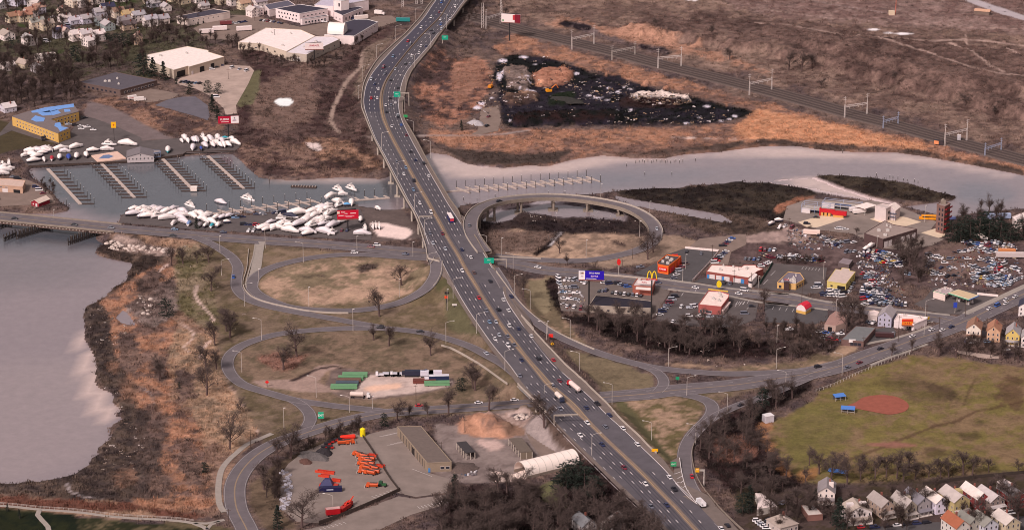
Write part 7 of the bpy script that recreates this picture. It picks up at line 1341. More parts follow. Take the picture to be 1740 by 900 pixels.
dock('third marina dock from left with pale block at its outer end',dk[4],dk[5],12,True,True,3.2,9);dock('rightmost of the four upper marina docks',dk[6],dk[7],12,True,True,3,8)
dock('long dock with white-tipped piles along the lower boat yard',(360,362.5),(536,341),10,True,True,2.2,6,skew=-3,start=.03,ph=5);dock('short straight dock running from boat yard under the highway',(600,340),(662,335.5),4,True,False,2.2,5,skew=-2,start=.2,ph=5);dock('long dock with diagonal fingers right of the highway bridge',(758,325),(1010,303.6),15,True,True,2.4,6,skew=-3,start=.12,ph=5)
p=P(*T('E',(1290,482)),-.2);o=thing('dock_box','pale square box at outer end of the third marina dock','box',p);mb=MB();mb.box(-2.2,2.2,-2,2,0,2.4);part('body',mb,wm_((232,212,204)),o);mb=MB();mb.box(-2.3,2.3,-2.1,2.1,2.4,2.55);part('lid',mb,rm_((240,224,216)),o)
p=P(*T('F',(455,462)),-.8);o=thing('float','low dark timber raft floating in mid channel left of the highway','raft',p,R(-6));mb=MB();mb.box(-9,9,-1.6,1.6,-.4,.7);part('deck',mb,M_tim,o);mb=MB();[mb.box(x,x+.4,-1.5,1.5,.7,1.1)for x in range(-8,9,2)];part('boards',mb,M_plank,o)
def wharf(label,px,z=.75,n=20):
 w_=[P(u,v,z)for u,v in px];o=thing('wharf',label,'wharf',tuple(w_[0]));c=w_[0];pts=[tuple(q-c)for q in w_];mb=MB();wall(mb,pts,0,.6,-1.1,.25);part('edge_beam',mb,M_tim,o);s_=plen(pts)
 me=cmesh(('wpile',),lambda:(lambda m_:(m_.tube((0,0,-5),(0,0,-.1),.24,.24,6),m_.mesh('pile',M_pile))[1])(MB()))
 for i in range(n):q=at_s(pts,s_,s_[-1]*i/(n-1));link('pile',me,o,(q[0],q[1]-.3,q[2]))
wharf('dark timber wharf edge on piles from left boats to the clubhouse',T('E',[(190,322),(330,318),(600,300),(850,288),(1045,268)]),n=34);wharf('dark timber wharf edge between clubhouse and right-hand boats',T('E',[(1045,268),(1215,245),(1240,228),(1570,218)]),n=24);wharf('timber bulkhead beside the red waterside shed',T('e1',[(395,790),(540,760),(660,745)]),n=10)
fp_=(lambda m_:(m_.tube((0,0,-3),(0,0,5.2),.42,.38,6),m_.mesh('pile',M_pile))[1])(MB());fc_=(lambda m_:(m_.tube((0,0,2),(0,0,5.2),.3,.3,6),m_.mesh('column',M_cold))[1])(MB())
mb=MB();br=[p for p in avp if p[0]<P(205,389,4.5).x+2];lo=offs(br,-7.2,-1.6);hi=offs(br,-7.2,-.3)
o=thing('bridge_girder','rust-brown steel girder with white rivet marks under the left road bridge','girder',(br[0][0],br[0][1],0));c=Vector(o.location)
mb=MB();wall(mb,[tuple(Vector(q)-c)for q in br],-7.4,.5,-2.2,-.25);part('girder',mb,mat('rust_steel',(96,76,70),.9,.2,.8),o);mb=MB();wall(mb,[tuple(Vector(q)-c)for q in br],7.2,.5,-2.2,-.25);part('girder',mb,MATS['rust_steel'],o);mb=MB();s_=plen(br);d=1
while d<s_[-1]:q=at_s(br,s_,d);mb.box(q[0]-c.x-.35,q[0]-c.x+.35,q[1]-c.y-8.3,q[1]-c.y-7.8,q[2]-1.5,q[2]-.9);d+=2.4
part('bracket',mb,M_plank,o)
for s in(8,-8):o=link('road_barrier',None);mb=MB();wall(mb,br,s,.35,-.3,.9);o.data if False else None;bpy.data.objects.remove(o);o=link('road_barrier',mb.mesh('road_barrier',M_cold));tag(o,'low grey parapet along the %s side of the left road bridge'%('far' if s>0 else 'near'),'barrier')
for(a,c_,n,dy,lab)in(((-30,755),(75,712),12,3,'timber pile fender cut by left edge beneath the road bridge'),((28,825),(112,785),10,3,'short low run of timber fender piles in front of left bridge pier'),((112,810),(330,745),18,4,'long row of timber piles at left under the road bridge'),((455,850),(680,775),18,4,'row of timber piles at right under the road bridge')):
 pts=[P(*T('E',q),-1)for q in(a,c_)];o=thing('pile_fender',lab,'pile fender',tuple(pts[0]));pp=[tuple(q-pts[0])for q in pts];s_=plen(pp);mb=MB();wall(mb,pp,0,.7,2.0,2.5);part('waling',mb,M_pile,o)
 for i in range(n):
  q=at_s(pp,s_,s_[-1]*i/(n-1));link('pile',fp_,o,(q[0],q[1],q[2]-(2 if i%2 else 0)))
  if n>12:link('pile',fp_,o,(q[0]+1,q[1]+dy,q[2]));link('column',fc_,o,(q[0],q[1]+dy,q[2]))if i%2 else None
its=[]
for(t,pts)in(('G',[(1113,205),(1235,262),(1415,262),(1573,170),(698,390),(705,388),(593,390),(30,430),(240,410),(120,435)]+[(1175+i*19+(i*37)%11,185-(i*29)%12)for i in range(17)]),('H',[(930,125),(1003,135),(1020,138),(1047,142),(1078,150),(1098,155),(1137,158),(1157,165),(745,0)]),('F',[(227,440),(565,590),(597,560)]),('e1',[(728,760),(765,810),(550,510),(590,560)])):
 for q in pts:u,v=T(t,q);o=link('mooring_pile',pilemesh(2 if t in 'GH' else 4),None,P(u,v,-.8));auto(o,'dark pile standing in the river',u,v,'pile','old piles standing in the river')
#boats
def boat_meshes(L_,kind,col):
 def mk_(what):
  mb=MB();hb=L_*.19;st=[(-.5,.82,.55),(-.3,1,.5),(0,1,.5),(.25,.8,.55),(.4,.45,.65),(.5,.03,.8)]
  if what=='hull':mb.loft([[(x*L_,-b*hb,1.9+k_),(x*L_,-b*hb*.55,.7+k_*.3),(x*L_,0,.35+k_*.5),(x*L_,b*hb*.55,.7+k_*.3),(x*L_,b*hb,1.9+k_)]for x,b,k_ in((s_[0],s_[1],s_[2]-.5)for s_ in st)])
  elif what=='cover':
   for_r=[(-.5,.84,.3,1.0),(-.25,1.03,.9,1),(.0,1.03,1.3,1),(.12,.98,.9,1),(.3,.72,.35,1),(.5,.04,.1,1)]
   mb.loft([[(x*L_,-b*hb,1.85),(x*L_,-b*hb*.6,2.1+h*L_*.13),(x*L_,0,2.3+h*L_*.16),(x*L_,b*hb*.6,2.1+h*L_*.13),(x*L_,b*hb,1.85)]for x,b,h,_ in for_r])
  elif what=='cabin':mb.loft([[(x,-w_,1.9),(x,w_,1.9),(x*.96,w_*.8,z),(x*.96,-w_*.8,z)]for x,w_,z in((-.32*L_,hb*.8,3.6),(.1*L_,hb*.8,3.7),(.26*L_,hb*.5,2.4))]);mb.box(-.2*L_,.02*L_,-hb*.6,hb*.6,3.7,4.2)
  elif what=='windows':mb.box(-.24*L_,.1*L_,-hb*.74,-hb*.70,2.6,3.2);mb.box(-.24*L_,.1*L_,hb*.70,hb*.74,2.6,3.2);mb.loft([[(.115*L_,-hb*.6,2.7),(.115*L_,hb*.6,2.7),(.115*L_,hb*.6,3.3),(.115*L_,-hb*.6,3.3)],[(.2*L_,-hb*.5,2.6),(.2*L_,hb*.5,2.6),(.125*L_,hb*.55,3.35),(.125*L_,-hb*.55,3.35)]])
  elif what=='stands':[mb.box(x*L_-.15,x*L_+.15,s_*hb*.7-.15,s_*hb*.7+.15,0,1.2)for x in(-.3,.15)for s_ in(-1,1)]
  elif what=='mast':mb.tube((-.05*L_,0,4),(-.05*L_,0,5.6),.07,n=5);mb.box(-.12*L_,0,-hb*.5,hb*.5,4.9,5.0)
  return mb
 return mk_
WB=(246,230,226)
def sm_(me,w_):
 if w_ in('cover','hull'):me.polygons.foreach_set('use_smooth',[len(p.vertices)<5 for p in me.polygons])
 return me
def boat(t,x,y,L_,deg,kind='c',col=WB,water=False,hull=None):
 u,v=T(t,(x,y));p=gz(u,v);p.z=-1.9 if water else max(p.z,.3);L_=max(5,round(L_*.88));deg=math.degrees(math.atan2(math.sin(R(deg))/.42,math.cos(R(deg))));f=boat_meshes(L_,kind,col);o=link('cabin_cruiser' if kind=='y' else 'covered_boat',None,None,p,R(deg));col=rnd.choice((WB,WB,(232,216,214),(222,208,212)))if col==WB else col;hc=hull or((226,214,214)if kind=='y' or rnd.random()<.6 else(70,64,76))
 for w_,m in([('hull',mat('hull_%d_%d_%d'%hc,hc,.4)),('cabin',mat('gelcoat',(236,222,218),.35)),('windows',M_glass),('mast',M_lamp)]if kind=='y' else[('hull',mat('hull_%d_%d_%d'%hc,hc,.4)),('cover',mat('cover_%d_%d_%d'%col,col,.65))])+([]if water else[('stands',M_dark)]):
  link(w_,cmesh(('boat',L_,w_,m.name),lambda:sm_(f(w_).mesh(w_,m),w_)),o)
 c=cname(col);auto(o,('white cabin cruiser' if kind=='y' else('shrink-wrapped %s boat' if L_>8 else 'small covered %s boat')%c)+(' afloat' if water else ''),u,v,'boat','boats laid up in the marina yards')
RDB,BLB,TEAL,LBL,NVB=(170,50,64),(56,74,150),(60,160,176),(110,170,220),(60,58,76)
for q in[('e1',280,235,8,15),('e1',345,205,8,-10),('e1',430,190,12,-8),('e1',540,180,9,-20,'y'),('e1',665,160,13,12),('e1',835,140,13,16),('e1',712,190,9,0),('e1',375,295,13,10),('e1',482,285,8,-50),('e1',405,250,11,15),('e1',568,275,9,-70,'c',RDB),('e1',652,260,11,-75),('e1',752,262,11,-65,'c',BLB),('e1',838,250,12,-78),('e1',942,235,11,-60),('e1',1020,185,11,5),('e1',1172,170,11,0),('e1',1195,115,13,-4,'y'),('e1',1400,110,17,-8),('e1',30,325,7,-60),('e1',100,328,8,-60,'y'),('e1',40,372,8,20),('e1',112,382,8,10),('e1',30,430,12,25),('e1',-30,360,9,0),('e2',328,195,12,-75,'c',WB,False,(60,150,160)),('e2',445,112,7,-40),('e2',498,112,9,-55),('e2',563,108,13,-50),('e2',625,82,9,-50,'y'),('e2',540,175,12,-82),('e2',610,185,7,-60,'c',BLB),('e2',645,158,13,-42),('e2',682,88,10,-50),('e2',712,155,11,-50),('e2',752,88,14,-65),('e2',772,155,11,-42),('e2',838,145,12,-32),('e2',903,128,13,-22),('e2',875,100,10,-40),('e2',815,90,5,0,'c',TEAL),('e2',35,732,13,5),('e2',45,690,10,15),('e2',120,690,12,15),('e2',165,750,14,5),('e2',205,688,13,25),('e2',265,700,13,20),('e2',320,765,14,6),('e2',325,710,13,20),('e2',375,692,11,25),('e2',385,735,12,10),('e2',460,720,15,-28),('e2',445,770,13,-25),('e2',470,800,12,-20),('e2',545,752,14,-30),('e2',610,742,15,-32),('e2',640,785,13,-30),('e2',700,798,12,-25),('e2',380,808,8,50),('e2',598,826,7,50),('e2',648,830,7,50),('e2',705,832,7,50,'c',TEAL),('e2',758,825,9,55),('e2',745,760,9,25),('e2',800,760,9,20),('e2',850,750,9,18),('e2',510,812,8,60,'c',(120,140,180)),('e2',830,800,6,0,'c',WB,False,NVB),('e2',520,690,12,-25,'y',WB,True),('e2',782,665,12,-20,'c',WB,True),('e2',1012,632,15,-22,'y',WB,True),('f1',470,445,18,6),('f1',640,430,14,15),('f1',80,620,15,12),('f1',215,620,14,-5),('f1',375,655,15,-12),('f1',580,665,15,-12),('f1',790,672,17,-16),('f1',470,580,14,20),('f1',560,530,15,25),('f1',660,480,14,25),('f1',640,580,15,28),('f1',740,530,15,28),('f1',840,450,14,30),('f1',810,400,11,20),('f1',740,385,12,14),('f1',880,590,15,25),('f1',985,540,11,22,'y'),('f1',300,570,12,12),('f1',360,600,11,0),('f1',855,320,12,25),('f1',940,330,14,-25),('f1',940,250,13,-25,'y'),('f1',1092,235,13,-25,'y'),('f1',1090,330,12,-80),('f1',1040,355,5,0,'c',LBL),('f1',1195,530,10,-85),('f1',1220,690,14,-4),('f1',1250,640,8,-60,'y'),('f1',990,300,8,0),('f1',380,490,13,-10,'c',NVB),('f1',260,510,8,0,'y'),('f1',1340,620,6,-60,'y'),('f1',1375,612,6,-60,'y'),('f1',1415,618,6,-60,'y'),('f1',1400,395,6,-20,'c',WB),('H',358,395,7,20,'c',WB),('H',397,378,7,0),('H',405,412,6,40),('h1',1220,790,9,25,'c',WB),('h1',1160,830,8,20),('h2',1105,650,11,-20,'c',(226,206,200)),('J',872,110,0,0)]:
 if q[3]:boat(*q)
rr=random.Random(41)
for t,pl,n,ds in(('f1',[(0,560),(250,560),(620,540),(900,580),(880,690),(600,700),(300,690),(0,660)],13,(12,24)),('f1',[(480,540),(600,440),(900,380),(880,560),(640,600)],9,(18,32)),('f1',[(800,300),(1010,310),(900,400),(700,400)],4,(10,25)),('e2',[(0,705),(200,670),(380,680),(640,730),(700,790),(560,800),(380,770),(200,765),(0,750)],16,(5,25)),('e1',[(280,180),(560,160),(560,210),(400,240),(300,250)],7,(-10,20)),('e2',[(450,85),(740,70),(900,100),(920,150),(640,165),(560,130)],9,(-60,-35)),('e1',[(-40,320),(100,330),(110,390),(20,450),(-40,440)],4,(-20,30))):
 for u,v in scatter(pl,n,rr.randrange(99),10):boat(t,u,v,rr.choice((9,11,12,13)),rr.uniform(*ds),rr.choice('cccccy'))
#vehicles
PAL=dict(white=(232,222,224),silver=(186,184,194),grey=(118,116,128),black=(40,36,44),navy=(46,50,86),blue=(60,96,170),steel=(124,146,176),red=(190,34,46),maroon=(122,44,58),brown=(110,84,80),green=(60,90,76),tan=(190,168,146),yellow=(224,176,60),orange=(222,96,40))
M_tyre=mat('tyre',(34,30,34),.9);M_cg=mat('car_glass',(36,36,46),.15,spec=.7)
def prof(kind):
 return{'sedan':(4.7,1.8,.78,[(-1.75,.88),(-1.15,1.42),(.35,1.42),(1.15,.9)]),'suv':(4.8,1.95,.95,[(-2.2,1.0),(-2.0,1.78),(.5,1.78),(1.25,1.02)]),'van':(5.4,2.0,1.05,[(-2.6,1.1),(-2.55,2.1),(1.3,2.1),(2.1,1.15)]),'pickup':(5.4,1.95,.95,[(-.3,1.0),(-.15,1.75),(1.0,1.75),(1.6,1.0)])}[kind]
def car_parts(kind,col):
 L_,W,bh,cab=prof(kind);h=W/2;key=('car',kind,col)
 def body():
  mb=MB();mb.loft([[(x,-w_*h,.28),(x,w_*h,.28),(x,w_*h,z*.85),(x,w_*h*.93,z),(x,-w_*h*.93,z),(x,-w_*h,z*.85)]for x,w_,z in((-L_/2,.86,bh*.9),(-L_/2+.3,1,bh),(L_*.22,1,bh),(L_/2-.35,.97,bh*.88),(L_/2,.84,bh*.72))])
  if kind=='pickup':mb.box(-2.55,-.45,-h*.98,-h*.88,.9,1.25);mb.box(-2.55,-.45,h*.88,h*.98,.9,1.25)
  z=cab[1][1];mb.loft([[(cab[1][0]-.04,-h*.8,z-.02),(cab[1][0]-.04,h*.8,z-.02),(cab[1][0],h*.74,z+.05),(cab[1][0],-h*.74,z+.05)],[(cab[2][0]+.04,-h*.8,z-.02),(cab[2][0]+.04,h*.8,z-.02),(cab[2][0],h*.74,z+.05),(cab[2][0],-h*.74,z+.05)]]);return mb.mesh('body',mat('paint_'+col,PAL[col],.3,spec=.5))
 def glass():
  mb=MB();mb.loft([[(x,-h*w_,z0),(x,h*w_,z0),(x2,h*.78,z1),(x2,-h*.78,z1)]for x,x2,w_,z0,z1 in((cab[0][0],cab[1][0],.9,cab[0][1]-.1,cab[1][1]-.02),(cab[3][0],cab[2][0],.88,cab[3][1]-.1,cab[2][1]-.02))]);return mb.mesh('windows',M_cg)
 def wheel():mb=MB();mb.tube((0,-.12,0),(0,.12,0),.34,n=8);return mb.mesh('wheel',M_tyre)
 return cmesh(key+(1,),body),cmesh(('carglass',kind),glass),cmesh(('wheel',),wheel),L_,W
CARS=[]
def car(p,rz,kind,col,u,v,where,detail=True):
 b,g,w_,L_,W=car_parts(kind,col);o=link('car' if kind in('sedan','suv')else kind,None,None,p,rz);link('body',b,o);link('windows',g,o)
 if detail:[link('wheel',w_,o,(x,y,.34))for x in(-L_*.3,L_*.3)for y in(-W/2+.08,W/2-.08)]
 auto(o,'%s %s%s'%(col if col!='steel' else 'steel-blue',kind,where),u,v,'car' if kind!='van' else 'van','cars on the roads' if where else 'parked cars');return o
def hcar(t,x,y,col,kind='sedan'):
 u,v=T(t,(x,y));z=hz(v)+.05;p=P(u,v,z);um=(crom(v,3)+crom(v,4))/2;q=P(um+0.0,v,z);dv=6;a,b=P(crom(v-dv,3),v-dv,hz(v-dv)),P(crom(v+dv,3),v+dv,hz(v+dv));d=b-a;rz=math.atan2(d.y,d.x)
 if u<um:rz=rz if True else 0
 else:rz+=math.pi
 o=car(p,rz,kind,PC.get(col,col),u,v,' on highway');o.rotation_euler=(0,-math.asin(max(-.1,min(.1,d.z/d.length)))*(1 if u<um else-1),rz)
PC={}
for q in[('t2',875,70,'blue'),('t2',820,310,'maroon'),('t2',620,440,'white'),('t2',1215,170,'white','suv'),('t2',1025,430,'grey'),('t2',1090,485,'white'),('t2',855,490,'white'),('s7',870,55,'white'),('s7',700,230,'red'),('s7',730,265,'grey'),('s7',510,425,'steel'),('s7',387,565,'maroon','van'),('s7',403,645,'grey'),('s7',232,720,'silver','suv'),('s7',275,780,'navy'),('s7',325,840,'white'),('s7',1122,15,'blue'),('s7',1132,75,'silver','suv'),('s7',995,92,'black'),('s7',1025,128,'black'),('s7',868,292,'white'),('s7',935,293,'navy'),('s7',843,383,'white'),('s7',752,418,'white'),('s7',667,518,'black'),('s7',730,525,'grey'),('s7',542,588,'silver'),('s7',483,725,'black'),('s7',573,825,'black','suv'),('z1',188,338,'red'),('z1',280,338,'white'),('z1',478,340,'black'),('z1',558,408,'white'),('z1',410,448,'white'),('z1',490,445,'grey'),('z1',420,548,'black'),('z1',592,607,'silver','suv'),('z1',645,745,'blue'),('z1',500,770,'white'),('s1',680,228,'maroon'),('s1',733,438,'black'),('s1',795,545,'navy'),('s1',900,590,'black','suv'),('s1',558,575,'grey'),('s1',672,643,'steel'),('s1',645,725,'white'),('s1',963,747,'white'),('s1',775,812,'black','suv'),('s1',572,0,'black'),('s2',318,100,'steel'),('s2',400,270,'white'),('s2',543,390,'white','suv'),('s2',528,655,'grey'),('s2',688,658,'maroon'),('s2',568,780,'silver'),('s2',725,852,'silver'),('s2',935,862,'navy'),('s3',750,133,'white'),('s3',640,305,'white'),('s3',788,328,'brown'),('s3',998,438,'black'),('s3',853,650,'red'),('s3',950,815,'grey'),('s3',1103,803,'black','suv'),('s3',1165,675,'white'),('s3',1230,810,'white'),('s4',238,135,'steel'),('s4',322,133,'silver'),('s4',490,180,'white','suv'),('s4',607,218,'navy'),('s4',770,312,'white'),('s4',362,300,'silver'),('s4',470,318,'grey'),('s4',310,352,'white'),('s4',475,435,'white','suv'),('s4',555,428,'grey'),('s4',645,620,'navy'),('s4',863,600,'black','suv'),('s4',1050,617,'red'),('s4',625,820,'grey'),('s4',1130,880,'maroon'),('s5',297,125,'grey'),('s5',388,418,'grey'),('s5',720,398,'navy'),('s5',860,350,'black','pickup'),('s5',1013,493,'navy'),('s5',733,593,'white'),('s5',962,640,'grey'),('s5',1185,660,'white'),('s5',643,750,'white'),('s5',923,868,'navy'),('s5',1370,865,'white'),('s6',275,622,'white'),('s6',580,533,'white'),('s6',640,688,'black','pickup'),('s6',0,412,'maroon'),('s6',545,890,'navy'),('X',1225,898,'white'),('X',1236,893,'black'),('X',1106,861,'grey')]:hcar(*q)
def rcar(t,x,y,col,path,kind='sedan',rev=False,where=' on road',o_=0):
 u,v=T(t,(x,y));pt=min(range(len(path)),key=lambda i:(proj(*path[i])[0]-u)**2+(2.5*(proj(*path[i])[1]-v))**2);a,b=path[max(0,pt-2)],path[min(len(path)-1,pt+2)];p=P(u,v,path[pt][2]+.04);d=Vector(b)-Vector(a);rz=math.atan2(d.y,d.x)+(math.pi if rev else 0);car(p,rz,kind,col,u,v,where)
AV,LR,PK_=avp,lrp,pkp
for q in[('E',97,673,'black',AV),('E',495,715,'black',AV),('E',740,735,'grey',AV),('E',1162,745,'steel',AV),('E',1150,787,'black',AV),('E',1485,765,'navy',AV),('J',975,73,'maroon',AV),('J',1012,62,'white',AV,'suv'),('J',1185,117,'navy',AV),('L',1103,350,'white',AV),('L',1427,367,'white',AV,'van'),('L',1390,390,'white',AV),('L',855,317,'navy',AV),('L',55,215,'white',AV),('M',660,460,'white',AV),('M',352,875,'black',PK_,'suv'),('M',548,880,'grey',PK_),('M',628,848,'maroon',PK_),('M',767,755,'black',PK_),('M',980,672,'white',PK_),('M',1110,630,'white',PK_),('M',1178,632,'white',PK_),('M',1240,610,'navy',PK_),('M',1493,490,'white',PK_),('M',1545,468,'blue',PK_,'van'),('M',1603,430,'white',PK_),('M',1602,455,'white',PK_),('M',1665,410,'white',PK_),('j1',1178,505,'red',LR),('O',1500,155,'white',LR),('R',303,318,'white',LR),('J',132,257,'blue',RP['outer_loop_ramp'][1]),('J',1030,565,'black',RP['lower_loop_ramp'][1],'suv'),('J',1273,590,'black',RP['lower_loop_ramp'][1]),('J',873,108,'white',RP['inner_loop_ramp'][1],'suv'),('s4',197,533,'silver',RP['lower_loop_ramp'][1]),('s3',1265,633,'navy',RP['north_exit_ramp'][1]),('s2',1030,553,'grey',RP['viaduct_ramp'][1]),('s2',1410,243,'black',RP['viaduct_ramp'][1]),('G',1315,625,'silver',RP['viaduct_ramp'][1]),('Q',345,257,'black',RP['curved_side_ramp'][1]),('s6',867,525,'red',RP['south_entry_ramp'][1])]:rcar(*q)
NC=[0];JUNK=[]
MIX=['white','silver','grey','grey','black','white','navy','silver','maroon','black','grey','steel','tan','white','silver','brown']
def pcar(u,v,deg,col=None,kind=None):
 col=col or rnd.choice(MIX);kind=kind or rnd.choice(['sedan','sedan','suv','sedan','van','pickup']);p=gz(u,v);p.z=max(p.z,.46)if p.z>0 else p.z
 if NC[0]>=180:JUNK.append((p.x,p.y,p.z,1.0,R(deg),kind,col));return
 NC[0]+=1;car(p,R(deg),kind,col,u,v,'',NC[0]<60)
def prow(t,a,b,n,deg,cols=None):
 a,b=T(t,a),T(t,b)
 for i in range(n):f=i/max(1,n-1);pcar(a[0]+(b[0]-a[0])*f+rnd.uniform(-.3,.3),a[1]+(b[1]-a[1])*f,deg+rnd.uniform(-4,4),(cols[i%len(cols)]if cols else None))
W5=['white','white','silver','grey','white'];DK=['black','grey','navy','black','steel']
